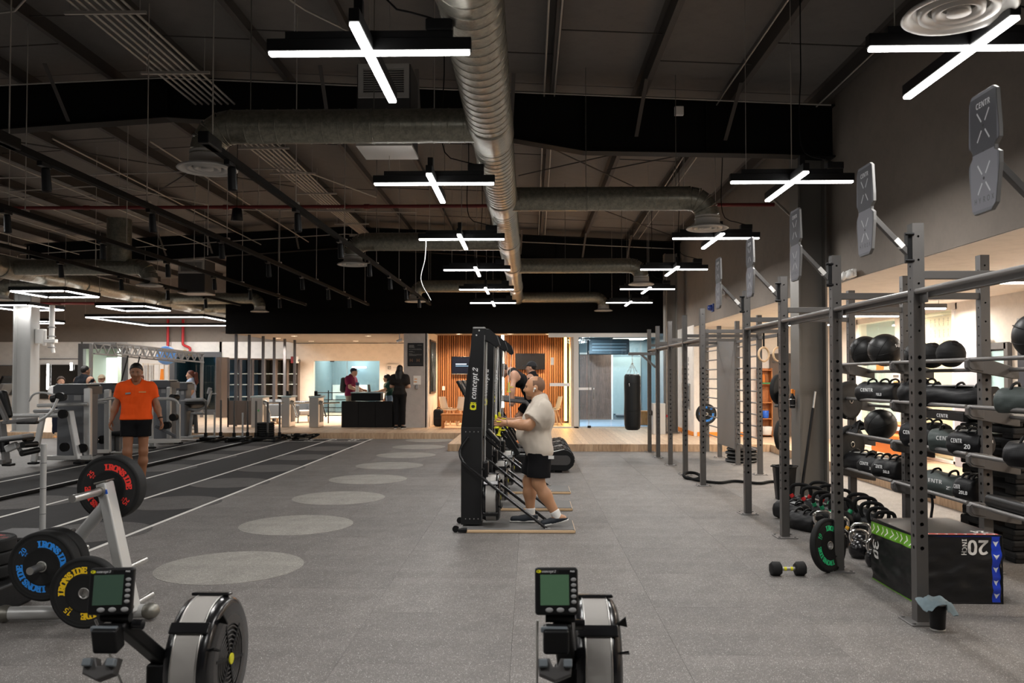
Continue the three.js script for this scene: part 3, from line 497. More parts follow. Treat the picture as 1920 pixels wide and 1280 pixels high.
{
  const W = .135, H = .305, prof = [[-.09, -H], [.06, -H], [.1, -H + .03], [W, -.09], [W, -.035], [.095, -.012], [.095, .012], [W, .04], [W, .09], [.115, H - .02], [.085, H], [-.1, H], [-W + .01, H - .03], [-W, .05], [-.1, .015], [-.1, -.015], [-W, -.05], [-W, -.1], [-.11, -H + .02]];
  const face = new THREE.ShapeGeometry(new THREE.Shape(prof.map(p => new THREE.Vector2(...p)))); const uv = face.attributes.uv; for (let i = 0; i < uv.count; i++) uv.setXY(i, face.attributes.position.getX(i) / .27 + .5, face.attributes.position.getY(i) / .61 + .5);
  put(face, [-.0115, 0, 0], [0, -PI / 2, 0]);
  const board = ext(prof, .02, .003, [0, 0, 0], [0, -PI / 2, 0]);
  const t = thing('wall_ball_target', 'grey hourglass target board with two crosses, largest and closest to the camera', 'target', [2.3, 2.785, -4.11], 0, 'target boards on the rig');
  mesh('board', board, M.midGrey, t); mesh('printed_face', face, targetMat, t);
  mesh('arm', beam([.02, -.02, 0], [.3, -.32, 0], .04, .035, .004), M.rig, t); mesh('arm_label', beam([.19, -.2, .0], [.24, -.2545, .0], .042, .037, .002), M.white, t); mesh('clamp', [rbox(.03, .2, .06, .005, [.28, -.26, 0]), rod([.24, -.17, .04], [.3, -.17, .04], .01, 8), rod([.24, -.35, .04], [.3, -.35, .04], .01, 8)], M.black, t);
  ['second from the camera, over the soft jump box', 'third from the camera, before the black column', 'fourth from the camera, below the lamp', 'last one along the rack, smallest to see'].forEach((n, i) => copy(t, [2.3, 2.785, -R1[i + 1]], 0, `grey hourglass target board with two crosses, ${n}`));
}
// second rig
const rig2 = thing('training_rig', 'grey steel rig with climbing rungs and a grey board, beyond the black column', 'rack');
uprights(rig2, R2.flatMap((d, i) => [[RX, d], ...(i < 4 ? [[RB, d]] : [[RB, 17.87]])]));
for (const d of R2) mesh('crossbeam', rbox(RB - RX - .078, .055, .05, .004, [(RX + RB) / 2, 2.34, -d]), M.rig, rig2);
for (let i = 0; i < 4; i++) { pullBar(rig2, RX, R2[i], R2[i + 1]); mesh('stringer', rbox(.05, .05, R2[i + 1] - R2[i] - .08, .004, [RB, 2.3, -(R2[i] + R2[i + 1]) / 2]), M.rig, rig2); }
for (const [a, b] of [[13.8, 15.25], [16.7, 17.87]]) for (let y = .4; y < 2.25; y += .2) mesh('rung', rod([RB, y, -a - .03], [RB, y, -b + .03], .014, 10), M.rigLight, rig2);
mesh('board_panel', rbox(.03, 2.08, 1.36, .006, [RB - .03, 1.33, -15.98]), M.midGrey, rig2);
mesh('bag_arm', [beam([RX - .04, 2.12, -16.7], [2.03, 2.12, -16.7], .06, .06, .004), beam([RX - .04, 1.84, -16.7], [2.3, 2.1, -16.7], .045, .04, .003)], M.rig, rig2);
{ const t = thing('punch_bag', 'long black leather punch bag hanging by chains from a rig arm', 'punch bag', [2.11, 0, -16.7]);
  mesh('body', lathe([[0, .555], [.11, .56], [.15, .59], [.165, .66], [.172, .9], [.165, 1.2], [.17, 1.5], [.165, 1.66], [.14, 1.7], [0, 1.705]], 32), M.padBlack, t);
  mesh('band', [torus(.168, .004, [0, 1.52, 0], [PI / 2, 0, 0]), torus(.172, .004, [0, .95, 0], [PI / 2, 0, 0])], M.black, t);
  for (let i = 0; i < 4; i++) { const a = i * PI / 2 + .5; mesh('chain', chain([.14 * Math.cos(a), 1.68, .14 * Math.sin(a)], [0, 1.93, 0], 7), M.chrome, t); mesh('strap', rod([.166 * Math.cos(a), 1.45, .166 * Math.sin(a)], [.15 * Math.cos(a), 1.69, .15 * Math.sin(a)], .008, 6), M.chrome, t); }
  mesh('chain', chain([0, 1.93, 0], [0, 2.09, 0], 5), M.chrome, t); }
function chain(a, b, n) { const g = []; for (let i = 0; i < n; i++) { const k = (i + .5) / n, p = a.map((q, j) => q + (b[j] - q) * k); g.push(torus(.012, .004, p, [0, (i % 2) * PI / 2, 0], 10, 5)); } return g; }
for (const [x, n] of [[3.56, 'nearer the hall'], [3.78, 'nearer the brown door']]) { const t = thing('gym_ring', `round wooden gym ring on a black strap, the one ${n}`, 'ring', [x, 0, -12.4]);
  mesh('hoop', torus(.105, .016, [0, 1.99, 0], [0, .5, 0]), M.woodPly, t); mesh('strap', [box(.03, .22, .004, [0, 2.21, .0])], M.black, t); }

// ---------- bumper plates ----------
function ringTex(color, word, kg, unit = 'KG') {
  return canvasTex(768, 768, (x, w) => {
    x.fillStyle = '#161616'; x.fillRect(0, 0, w, w); x.translate(w / 2, w / 2); x.fillStyle = color; x.textAlign = 'center'; x.textBaseline = 'middle';
    const arc = (s, start, step, size, r) => { x.font = `bold ${size}px serif`; x.lineWidth = 10; x.strokeStyle = color; [...s].forEach((c, i) => { const a = start + (i - (s.length - 1) / 2) * step; x.save(); x.rotate(a); x.translate(0, -r); x.fillText(c, 0, 0); x.strokeText(c, 0, 0); x.restore(); }); };
    arc(word, -.8, .232, 104, 276); arc(word, PI - .8, .232, 104, 276);
    for (const a of [.72, .72 + PI]) { x.save(); x.rotate(a); x.translate(0, -276); x.font = 'bold 92px sans-serif'; x.fillText(kg, 0, -22); x.font = 'bold 42px sans-serif'; x.fillText(unit, 0, 36); x.restore(); }
    x.strokeStyle = '#2c2c2c'; x.lineWidth = 5; x.beginPath(); x.arc(0, 0, 190, 0, 7); x.stroke(); x.beginPath(); x.arc(0, 0, 352, 0, 7); x.stroke();
  });
}
function plate(label, color, kg, thick, p, turn, group, roll = 0, word = 'IRONSIDE') {   // axis along z
  const R = .225, T = thick / 2, t = thing('bumper_plate', label, 'weight plate', p, turn, group);
  mesh('rubber_body', put(lathe([[.03, -T + .004], [.11, -T + .004], [.118, -T - .003], [.124, -T + .006], [.196, -T + .006], [.203, -T - .002], [.217, -T], [R, -T + .012], [R, T - .012], [.217, T], [.203, T + .002], [.196, T - .006], [.124, T - .006], [.118, T + .003], [.11, T - .004], [.03, T - .004]], 56), [0, 0, 0], [PI / 2, 0, 0]), M.rubber, t);
  const m = std(0xffffff, .62, 0, { map: ringTex(color, word, kg) }), ring = put(new THREE.RingGeometry(.0318, .2, 56), [0, 0, T - .0045], [0, 0, -roll]); 
  mesh('printed_ring', ring.clone(), m, t); mesh('printed_ring', put(ring, [0, 0, 0], [0, PI, 0]), m, t);
  mesh('hub', put(lathe([[.0255, -T - .001], [.034, -T - .001], [.036, -T + .003], [.036, T - .003], [.034, T + .001], [.0255, T + .001], [.0255, -T - .001]], 28), [0, 0, 0], [PI / 2, 0, 0]), M.steel, t);
  return t;
}
const green = plate('black bumper plate with green lettering leaning on a rack upright', '#2fd58a', '10', .05, [2.53, .222, -6.97], 0, undefined, 1.45); green.rotation.set(-.1, .62, 0, 'YXZ');
{ const b = plate('black bumper plate with blue lettering held at the far end of the rungs', '#2f8ff0', '20', .08, [3.84, .84, -18.02], 0); b.position.z = -17.75; b.rotation.y = .1; }
for (const [x, y, d, r, n] of [[3.78, 1.37, -9.7, .55, 'big black plate behind the second shelf, half behind an upright'], [3.8, .85, -9.72, .5, 'black plate with yellow marks behind the third shelf'], [3.74, 1.46, -12.22, .7, 'upper black plate on the rack upright before the brown door'], [3.76, .78, -12.22, .9, 'lower black plate hung on the rack upright before the brown door'], [3.73, 1.22, -12.1, 1.2, 'middle black plate on edge on the upright before the brown door']]) {
  const t = thing('weight_plate', n, 'weight plate', [x, y, d + (d > -11 ? 0 : 0)], r, 'black plates stored on the rigs'); mesh('rubber_body', put(lathe([[.026, -.03], [.19, -.03], [.2, -.035], [.225, -.025], [.225, .025], [.2, .035], [.19, .03], [.11, .03], [.1, .035], [.026, .035]], 44), [0, 0, 0], [PI / 2, 0, 0]), M.rubber, t); mesh('hub', put(lathe([[.026, -.036], [.036, -.036], [.036, .038], [.026, .038]], 24), [0, 0, 0], [PI / 2, 0, 0]), M.steel, t); mesh('peg', rod([0, 0, -.1], [0, 0, .02], .024, 14), M.rig, t); }

// ---------- balls, bags and straps on the shelves ----------
const word = (text, w, h, color = '#e8e8e8', bg = null, font = 'bold') => new THREE.MeshStandardMaterial({ roughness: .6, transparent: !bg, alphaTest: 0, map: canvasTex(256, Math.round(256 * h / w), (x, W, H) => { if (bg) { x.fillStyle = bg; x.fillRect(0, 0, W, H); } x.fillStyle = color; x.textAlign = 'center'; x.textBaseline = 'middle'; let s = H * .92; x.font = `${font} ${s}px sans-serif`; const k = x.measureText(text).width; if (k > W * .94) { s *= W * .94 / k; x.font = `${font} ${s}px sans-serif`; } x.fillText(text, W / 2, H / 2 + s * .04); }) });
function medBall(label, p, r, text) {
  const t = thing('medicine_ball', label, 'medicine ball', p, 0, 'medicine balls on the shelves');
  mesh('ball', sph(r, [0, 0, 0], undefined, 40), M.padBlack, t);
  mesh('seam', [torus(r * 1.002, .003, [0, 0, 0], [.5, .4, 0], 48, 6), torus(r * 1.002, .003, [0, 0, 0], [1.2, 1.5, 0], 48, 6), torus(r * .985, .003, [0, .03, 0], [1.9, .2, 0], 48, 6)], M.black, t);
  if (text) mesh('weight_mark', new THREE.SphereGeometry(r * 1.004, 14, 8, PI / 2 - .42, .84, PI / 2 - .4, .3), word(text, .15, .055), t);
  return t;
}
medBall('big black medicine ball at the far end of the top shelf', [3.9, 1.95, -9.5], .172);
medBall('big black medicine ball marked 14LB on the top shelf', [3.88, 1.94, -8.93], .178, '14LB').rotation.y = .5;
medBall('big black medicine ball cut by the picture edge on the top shelf', [3.88, 1.96, -6.25], .185).rotation.y = .5;
medBall('large plain black medicine ball on the third shelf', [3.86, 1.125, -9.02], .17);
medBall('black ball half hidden behind the front upright on the top shelf', [3.89, 1.87, -8.2], .13);
for (const [p, n] of [[[3.88, 1.86, -7.55], 'rough black slam ball on the top shelf beside the bracket'], [[3.9, 1.855, -7.95], 'rough black slam ball showing past the upright, behind the other']]) {
  const t = thing('slam_ball', n, 'medicine ball', p, 0, 'slam balls on the top shelf');
  const g = new THREE.SphereGeometry(.124, 64, 44), q = g.attributes.position; for (let i = 0; i < q.count; i++) { const v = V(q.getX(i), q.getY(i), q.getZ(i)), k = noise(v.x * 90, v.y * 90, v.z * 90); v.multiplyScalar(1 + .02 * Math.max(0, k) + .006 * Math.sin(v.y * 160)); q.setXYZ(i, v.x, v.y, v.z); } g.computeVertexNormals();
  mesh('ball', g, M.rubber, t); mesh('valve', put(lathe([[0, 0], [.02, 0], [.024, .004], [.034, .004], [.034, -.004]], 20), [.0, .1, .074], [.65, 0, 0]), M.black, t);
}
const bagMat = soft(lin(.008, .008, .009), .5, .6, { bumpMap: clothBump, bumpScale: .0006, m: 1 }), bagSilver = std(lin(.3, .31, .32), .45, .1, { bumpMap: clothBump, bumpScale: .0004, m: 1 });
const bagGreenGrey = std(lin(.06, .075, .072), .6, 0, { bumpMap: clothBump, bumpScale: .0006, m: 1 });
function sandBag(label, p, turn, len, r, opts = {}) {   // a duffel lying along z; its round end faces +z
  const t = thing('sandbag', label, 'sandbag', p, turn, 'sandbags on the shelves');
  const prof = [[0, -len / 2], [r * .8, -len / 2], [r * .97, -len / 2 + .03], [r, -len / 4], [r * 1.02, 0], [r, len / 4], [r * .97, len / 2 - .03], [r * .82, len / 2], [0, len / 2 + .004]];
  const g = clean(put(new THREE.LatheGeometry(new THREE.SplineCurve(prof.map(q => new THREE.Vector2(...q))).getPoints(26), 40), [0, 0, 0], [PI / 2, 0, 0])), q = g.attributes.position, s = p[2] * 7.3;
  for (let i = 0; i < q.count; i++) { const x = q.getX(i), y = q.getY(i), z = q.getZ(i), k = 1 + .17 * noise(x * 7 + s, y * 7, z * 6) + .085 * noise(x * 22, y * 22 + s, z * 16); q.setXYZ(i, x * k * 1.08, Math.max(y * k * .92, -r * .8), z); }
  const g2 = mergeVertices((() => { g.deleteAttribute('normal'); g.deleteAttribute('uv'); return g; })(), 1e-4); g2.computeVertexNormals();
  mesh('bag_body', clean(g2), opts.mat || bagMat, t);
  for (const z of [-len * .28, len * .05, len * .3]) mesh('handle', tube([[-r * .5, r * .72, z], [-r * .35, r * 1.05, z + .01], [0, r * 1.18, z + .02], [r * .35, r * 1.05, z + .01], [r * .5, r * .72, z]], .011, 20, 8), M.black, t);
  if (opts.front !== false) mesh('maker_mark', put(new THREE.PlaneGeometry(r * 1.05, r * .3), [0, r * .26, len / 2 + .018]), word(opts.front || 'CENTR', 3.5, 1), t);
  if (opts.kg) { mesh('weight_mark', put(new THREE.PlaneGeometry(r * .7, r * .26), [.0, -r * .34, len / 2 + .018]), word(opts.kg, 2.7, 1), t); mesh('weight_mark', put(new THREE.PlaneGeometry(.1, .06), [-r * 1.14, -.01, len * .2], [0, -PI / 2, 0]), word(opts.kg, 1.66, 1), t); }
  if (opts.kg) mesh('maker_mark', put(new THREE.PlaneGeometry(len * .42, .055), [-r * 1.16, .035, -len * .12], [0, -PI / 2, 0]), word('CENTR', 3.5, 1), t);
  if (opts.stripe) { const st = []; for (const a of [2.6]) st.push(put(new THREE.CylinderGeometry(r * 1.06, r * 1.06, len * .7, 16, 6, true, a, 1.0), [0, 0, 0], [PI / 2, 0, 0], [1.08, 1, .95])); mesh('pale_panel', st, bagSilver, t); }
  return t;
}
sandBag('black sandbag with white lettering and looped handles on the second shelf', [3.88, 1.47, -9.0], .25, .62, .13, { kg: '20LB' });
sandBag('black bag with rolled end just behind the front upright on the second shelf', [3.88, 1.475, -8.12], .3, .4, .13, { front: false });
sandBag('dark sandbag with a pale top panel on the second shelf', [3.9, 1.46, -7.5], .45, .74, .115, { stripe: 1 });
sandBag('black bag cut by the picture edge on the second shelf', [3.86, 1.46, -6.3], .5, .5, .12, { mat: bagGreenGrey });
sandBag('black round-ended sandbag behind the upright on the third shelf', [3.86, 1.075, -8.0], .35, .42, .14, { kg: '40LB' });
sandBag('grey and black crumpled sandbag on the third shelf', [3.88, 1.06, -7.5], .8, .4, .12, { mat: bagGreenGrey, kg: '20' });
sandBag('slouched black sandbag with a silver patch beside the bracket on the third shelf', [3.86, 1.06, -7.2], .5, .3, .125, { kg: '20', stripe: 1 });
sandBag('black bag with big white letters at the picture edge on the third shelf', [3.84, 1.06, -6.15], .5, .5, .12, { front: 'CEN' });
sandBag('black sandbag with silver strip at the far end of the lowest shelf', [3.86, .655, -9.5], .3, .46, .125, { stripe: 1, front: false });
sandBag('black sandbag with weight patches on the lowest shelf, in the middle of three', [3.88, .65, -9.15], .3, .4, .125, { kg: '30LB' });
sandBag('black sandbag with large white lettering beside the bracket on the lowest shelf', [3.86, .665, -8.72], .3, .36, .135, { kg: '50LB' });
sandBag('long grey-green sandbag with handles on the lowest shelf before the jump box', [3.9, .65, -7.62], .3, .62, .115, { mat: bagGreenGrey, kg: '20LB' });
sandBag('short black sandbag with white lettering at the bracket of the lowest shelf', [3.87, .66, -7.2], .3, .2, .125, { kg: '20LB' });
{ const t = thing('padded_bench_top', 'black padded board lying on the lowest shelf', 'pad', [3.9, .62, -6.3]); const g = rbox(.36, .1, .95, .04, [0, 0, 0], [0, 0, -.16], 4); mesh('cushion', g, M.padBlack, t); mesh('board', rbox(.34, .02, .92, .006, [0, -.06, 0], [0, 0, -.16]), M.black, t); }
{ const t = thing('sling_strap', 'black strap with white lettering hanging under the second shelf', 'strap', [3.74, 1.3, -7.55]); mesh('strap_band', rbox(.012, .075, .95, .004), bagMat, t); mesh('maker_mark', put(new THREE.PlaneGeometry(.42, .05), [-.008, 0, .12], [0, -PI / 2, 0]), word('CENTR', 6, 1), t); }
{ const t = thing('hanging_strap', 'narrow black strap hanging from the lowest shelf', 'strap', [3.78, 0, -7.75]); mesh('strap_band', tube([[0, .56, 0], [.01, .45, .005], [-.005, .3, 0], [.004, .16, .01]], .012, 16, 6), bagMat, t); mesh('buckle', rbox(.05, .03, .01, .003, [0, .16, .01]), M.black, t); }
{ const t = thing('handle_tangle', 'tangle of black handles and straps at the far end of the third shelf', 'straps', [3.85, 1.03, -9.5]); for (let i = 0; i < 7; i++) mesh('strap', tube([[-.12, -.03, .15 - i * .05], [-.06 + .02 * i, .1, .1 - i * .05], [.02, .04, .16 - i * .045], [.12, .0, .2 - i * .05]], .014, 20, 6), M.black, t); each('handle', [0, 1, 2].map(i => rod([-.1, .03, .2 - i * .12], [.05, .06, .22 - i * .12], .02, 12)), M.padBlack, t); }

// ---------- on the floor by the racks ----------
function kettlebell(label, r, ring, shiny) {
  const t = thing('kettlebell', label, 'kettlebell', [0, 0, 0], 0, shiny ? 'chrome-handled kettlebells' : 'black kettlebells by the racks');
  mesh('bell', lathe([[0, 0], [r * .6, 0], [r * .72, r * .06], [r * .95, r * .5], [r, r * .95], [r * .9, r * 1.4], [r * .6, r * 1.75], [r * .2, r * 1.88], [0, r * 1.9]], 28), shiny ? M.blackGloss : M.black, t);
  const w = r * .86, y0 = r * 1.45, y1 = r * 2.75;
  mesh('grip', tube([[-w * .62, y0, 0], [-w * .95, y0 + r * .5, 0], [-w * .9, y1 - r * .22, 0], [-w * .55, y1, 0], [w * .55, y1, 0], [w * .9, y1 - r * .22, 0], [w * .95, y0 + r * .5, 0], [w * .62, y0, 0]], r * .155, 40, 10), shiny ? M.chrome : M.blackMatt, t);
  if (ring) for (const s of [-1, 1]) mesh('colour_band', rod([s * w * .78, y0 + r * .2, 0], [s * w * .95, y0 + r * .48, 0], r * .18, 12), ring, t);
  return t;
}
const kbRed = std(lin(.5, .01, .01), .5), kbGreen = std(lin(.02, .3, .13), .5), kbYellow = std(lin(.8, .4, .01), .5);
const K = [['black kettlebell with red bands, first at the far end of the row', kbRed, 3.2, 9.68, .135], ['black kettlebell with red bands, second in the row', kbRed, 3.25, 9.42, .135], ['black kettlebell with green bands, third in the row', kbGreen, 3.26, 9.16, .13], ['black kettlebell with green bands, fourth in the row', kbGreen, 3.27, 8.92, .13], ['black kettlebell with green bands half behind the upright', kbGreen, 3.28, 8.66, .13],
  ['plain black kettlebell just past the upright', null, 3.6, 9.0, .13], ['plain black kettlebell, second past the upright', null, 3.57, 8.74, .13], ['plain black kettlebell third past the upright', null, 3.53, 8.48, .125], ['plain black kettlebell fourth past the upright', null, 3.49, 8.23, .12], ['plain black kettlebell of the rear row, closest to the jump box', null, 3.45, 7.99, .12],
  ['black kettlebell in the rear row at the far end', null, 3.53, 10.0, .13], ['black kettlebell in the rear row, second from the far end', null, 3.55, 9.72, .13], ['black kettlebell in the rear row beside the upright', null, 3.58, 9.42, .125]];
for (const [n, c, x, d, r] of K) { const k = kettlebell(n, r, c); k.position.set(x, 0, -d); k.rotation.y = rr(-.5, .3); }
const K2 = [[3.02, 8.0, .1, 'with yellow bands', kbYellow], [3.12, 7.75, .095, 'with a high grip', null], [3.0, 7.5, .09, 'in the middle of the cluster', null], [3.14, 7.35, .09, 'with a bright grip before the jump box', null], [3.0, 7.15, .085, 'smallest one by the jump box corner', null], [2.98, 8.35, .1, 'just behind the green-lettered plate', null], [3.3, 7.2, .1, 'with its chrome grip above the jump box edge', null]];
for (const [x, d, r, n, c] of K2) { const k = kettlebell(`glossy black kettlebell with chrome grip, ${n}`, r, c, true); k.position.set(x, 0, -d); k.rotation.y = rr(-.4, .6); }
sandBag('black lumpy sandbag on the floor before the kettlebells', [3.02, .1, -9.45], .4, .4, .12, { stripe: 1, front: false });
sandBag('black roll of padding on the floor at the kettlebells', [2.98, .09, -8.85], .5, .36, .115, { front: false });
{ // hexagonal dumbbell
  const t = thing('dumbbell', 'black hexagonal dumbbell with a yellow-striped handle on the rubber floor', 'dumbbell', [2.145, .055, -6.83], .04);
  for (const s of [-1, 1]) mesh('head', put(lathe([[0, -.042], [.048, -.042], [.06, -.03], [.062, .03], [.05, .044], [0, .044]], 6), [s * .1, .0, 0], [0, PI / 6, s * -PI / 2]), M.rubber, t);
  mesh('grip', rod([-.06, 0, 0], [.06, 0, 0], .016, 16), M.steel, t); mesh('sticker', [rod([-.035, 0, 0], [-.012, 0, 0], .0165, 16), rod([.02, 0, 0], [.04, 0, 0], .0165, 16)], M.yellow, t);
}
{ // soft jump box
  const t = thing('jump_box', 'soft black jump box with green, red and blue bands and a 20 inch mark', 'jump box', [3.12, 0, -6.38]);
  const w = .63, h = .495, d = .74, g = new THREE.BoxGeometry(w, h, d, 30, 24, 30), q = g.attributes.position;
  for (let i = 0; i < q.count; i++) {
    let x = q.getX(i) / (w / 2), y = q.getY(i) / (h / 2), z = q.getZ(i) / (d / 2);
    const sag = (1 - x * x) * (1 - y * y), sag2 = (1 - z * z) * (1 - y * y);
    let X = x * w / 2, Y = y * h / 2, Z = z * d / 2;
    const fold = .016 * noise(x * 1.6 + y * 1.9, y * 2.4 - x * 1.2, 3.1) + .008 * noise(x * 3 - y * 4, y * 5, 9);
    if (Math.abs(z) > .999) Z += Math.sign(z) * (sag * .0 + fold * (1 - Math.abs(y) ** 4) * 1.3);
    const fold2 = .022 * noise(z * 1.8 + y * 1.5, y * 2.6, 12.3) + .008 * noise(z * 4, y * 5, 2);
    if (Math.abs(x) > .999) X += Math.sign(x) * (fold2 * (1 - Math.abs(y) ** 4) * 1.3 + .012 * sag2);
    if (x < -.2) Y += y > 0 ? (-x - .2) * .012 * (z - .3) : 0;
    q.setXYZ(i, X, Y, Z);
  }
  g.computeVertexNormals(); g.translate(0, h / 2, 0);
  const face = (W, H, draw) => std(0xffffff, .42, 0, { map: canvasTex(W, H, (x) => { x.fillStyle = '#131314'; x.fillRect(0, 0, W, H); draw(x, W, H); }), bumpMap: fineBump, bumpScale: .0004 });
  const front = face(1024, 804, (x, W, H) => {
    x.fillStyle = '#1a3fc4'; x.fillRect(W * .885, 0, W * .095, H); x.fillRect(0, 0, W, 16); x.fillRect(0, H - 16, W, 16); x.fillStyle = '#e6e8ee'; for (let i = 0; i < 5; i++) { const y = H * (.085 + i * .19), a = W * .933; x.beginPath(); x.moveTo(a - 34, y); x.lineTo(a, y + 14); x.lineTo(a + 34, y); x.lineTo(a, y + 66); x.fill(); }
    x.fillStyle = '#dedbd6'; x.textAlign = 'center'; x.textBaseline = 'middle'; x.save(); x.translate(W * .73, H * .175); x.rotate(PI); x.font = 'bold 240px sans-serif'; x.fillText('20', 0, 0); x.restore(); x.save(); x.translate(W * .57, H * .175); x.rotate(PI / 2); x.font = 'bold 78px sans-serif'; x.fillText('INCH', 0, 0); x.restore();
  });
  const left = face(1024, 685, (x, W, H) => {
    x.fillStyle = '#67a81c'; x.fillRect(0, 26, W, 120); x.fillRect(0, H - 10, W, 10); x.strokeStyle = '#eef2e6'; x.lineWidth = 16; for (let i = 0; i < 9; i++) { const a = 60 + i * 112; x.beginPath(); x.moveTo(a, 46); x.lineTo(a + 44, 86); x.lineTo(a, 128); x.stroke(); }
    x.fillStyle = '#dedbd6'; x.font = 'bold 210px sans-serif'; x.textAlign = 'center'; x.textBaseline = 'middle'; x.save(); x.translate(150, 320); x.rotate(PI / 2); x.fillText('30', 0, 0); x.restore();
  });
  const top = face(1024, 1024, (x, W, H) => {
    x.fillStyle = '#2b2929'; x.fillRect(0, 0, W, H); x.strokeStyle = '#5e3b3a'; x.lineWidth = 8; x.strokeRect(14, 14, W - 28, H - 28); x.fillStyle = '#c4342c'; x.fillRect(0, H - 90, W, 62); x.fillStyle = '#eee'; for (let i = 0; i < 9; i++) { const a = 60 + i * 112; x.beginPath(); x.moveTo(a, H - 78); x.lineTo(a + 44, H - 78); x.lineTo(a + 22, H - 44); x.fill(); }
    x.fillStyle = '#dedbd6'; x.font = 'bold 170px sans-serif'; x.textAlign = 'center'; x.save(); x.translate(W * .86, H * .76); x.rotate(PI); x.fillText('24', 0, 0); x.restore();
  });
  const plain = std(0x131314, .42, 0, { bumpMap: fineBump, bumpScale: .0004 });
  const o = new THREE.Mesh(g, [plain, left, top, plain, front, plain]); o.name = 'cover'; o.castShadow = o.receiveShadow = true; t.add(o);
  each('piping', [tube([[-w / 2, h, d / 2], [0, h, d / 2], [w / 2, h, d / 2]], .006, 10, 6), tube([[-w / 2, h, -d / 2], [-w / 2, h, 0], [-w / 2, h, d / 2]], .006, 10, 6), tube([[w / 2, 0, d / 2], [w / 2, h / 2, d / 2], [w / 2, h, d / 2]], .006, 10, 6), tube([[-w / 2, .006, d / 2], [0, .006, d / 2], [w / 2, .006, d / 2]], .006, 10, 6)], M.black, t);
}
{ const t = thing('tumbler', 'black insulated tumbler with steel rims standing by the foot of the rack', 'tumbler', [2.655, 0, -5.38]);
  mesh('cup', lathe([[0, 0], [.042, 0], [.045, .012], [.056, .19], [.054, .196], [.05, .19], [.04, .02], [0, .018]], 36), M.black, t); mesh('rim', [lathe([[.0565, .172], [.06, .176], [.061, .194], [.057, .198], [.053, .194]], 36), lathe([[.0, .0005], [.045, .0005], [.0472, .005], [.0468, .015], [.044, .015]], 36)], M.steel, t); }
{ // towel over the tumbler
  const n = 56, g = new THREE.PlaneGeometry(.28, .24, n, n), q = g.attributes.position;
  for (let i = 0; i < q.count; i++) { const x = q.getX(i), z = q.getY(i), r = Math.hypot(x, z), a = Math.atan2(z, x), o = Math.max(0, r - .062); const drop = Math.min(o * .95, .09) * (x > .02 ? 1 : .45 + .3 * Math.sin(a * 3)); const k = r > .062 ? (.062 + o * (.62 + .16 * Math.sin(a * 4 + 1))) / r : 1; q.setXYZ(i, x * k, .207 - drop + .009 * noise(x * 22, z * 22) + .005 * Math.sin(x * 70 + z * 40), z * k); }
  g.computeVertexNormals(); const back = g.clone(); back.translate(0, -.003, 0);
  const t = mesh('towel', [g, back], std(lin(.17, .225, .25), .95, 0, { side: THREE.DoubleSide, bumpMap: clothBump, bumpScale: .001 })); t.position.set(2.65, 0, -5.38); tag(t, 'crumpled blue-grey towel draped over the black tumbler', 'towel');
}
for (let i = 0; i < 13; i++) { const t = thing('step_platform', `black ribbed step lying in the tall stack under the pale soffit, ${i === 0 ? 'bottom one' : i === 12 ? 'top one' : 'between others'}`, 'step', [4.62 + rr(-.012, .012), .052 + i * .1, -7.75 + rr(-.02, .02)], 0, 'stacked black steps'); if (i === 0) stepParts(t); else stepParts(t); t.userData.label = i === 12 ? 'black ribbed step on top of the tall stack under the soffit' : i === 0 ? 'black ribbed step at the very bottom of the tall stack' : `black ribbed step in the tall stack, ${['', 'second', 'third', 'fourth', 'fifth', 'sixth', 'seventh', 'eighth', 'ninth', 'tenth', 'eleventh', 'twelfth'][i]} from the floor`; }
function stepParts(t) { const g = stepParts.g ||= [merge(rbox(.66, .062, .9, .022, [0, .012, 0])), merge([...[-.28, .28].flatMap(x => [-.36, .36].map(z => rbox(.1, .05, .16, .01, [x, -.027, z])))])]; g.forEach(q => q.userData.done = true); mesh('tread', g[0], M.rubber, t); mesh('foot', g[1], M.black, t); }
{ const t = thing('waste_bin', 'black tapered waste bin on the rubber floor before the column', 'bin', [3.42, 0, -11.0]); mesh('bin_body', lathe([[0, .004], [.13, .004], [.17, .43], [.18, .44], [.18, .46], [.165, .455], [.125, .02], [0, .02]], 4).rotateY(PI / 4).scale(1.05, 1, .95), M.black, t); mesh('rim', put(new THREE.TorusGeometry(.178, .01, 6, 4), [0, .45, 0], [PI / 2, 0, 0]).rotateY(0), M.blackMatt, t); }
{ const t = thing('training_bar', 'thin black bar with silver ends leaning on the steel column', 'bar', [0, 0, 0]); mesh('sleeve', rod([3.63, .08, -10.97], [3.82, 1.23, -11.02], .02, 14), M.black, t); mesh('end', [rod([3.6, .0, -10.96], [3.635, .1, -10.97], .014, 12)], M.steel, t); mesh('end', [rod([3.815, 1.2, -11.02], [3.855, 1.45, -11.035], .014, 12)], M.steel, t); }
{ const t = thing('spray_bottle', 'black spray bottle with an orange trigger in a wire holder on the column', 'bottle', [3.6, 1.22, -11.2]); mesh('bottle_body', lathe([[0, 0], [.035, 0], [.038, .01], [.038, .14], [.015, .18], [.015, .21], [0, .21]], 20), M.black, t); mesh('trigger', [rbox(.03, .06, .05, .006, [0, .23, 0]), rbox(.012, .08, .012, .004, [.02, .21, .03], [.3, 0, 0])], M.orange, t); mesh('holder', [torus(.045, .004, [0, .04, 0], [PI / 2, 0, 0]), torus(.045, .004, [0, .12, 0], [PI / 2, 0, 0]), rod([.04, .04, 0], [.04, .13, 0], .003, 6)], M.chrome, t); }
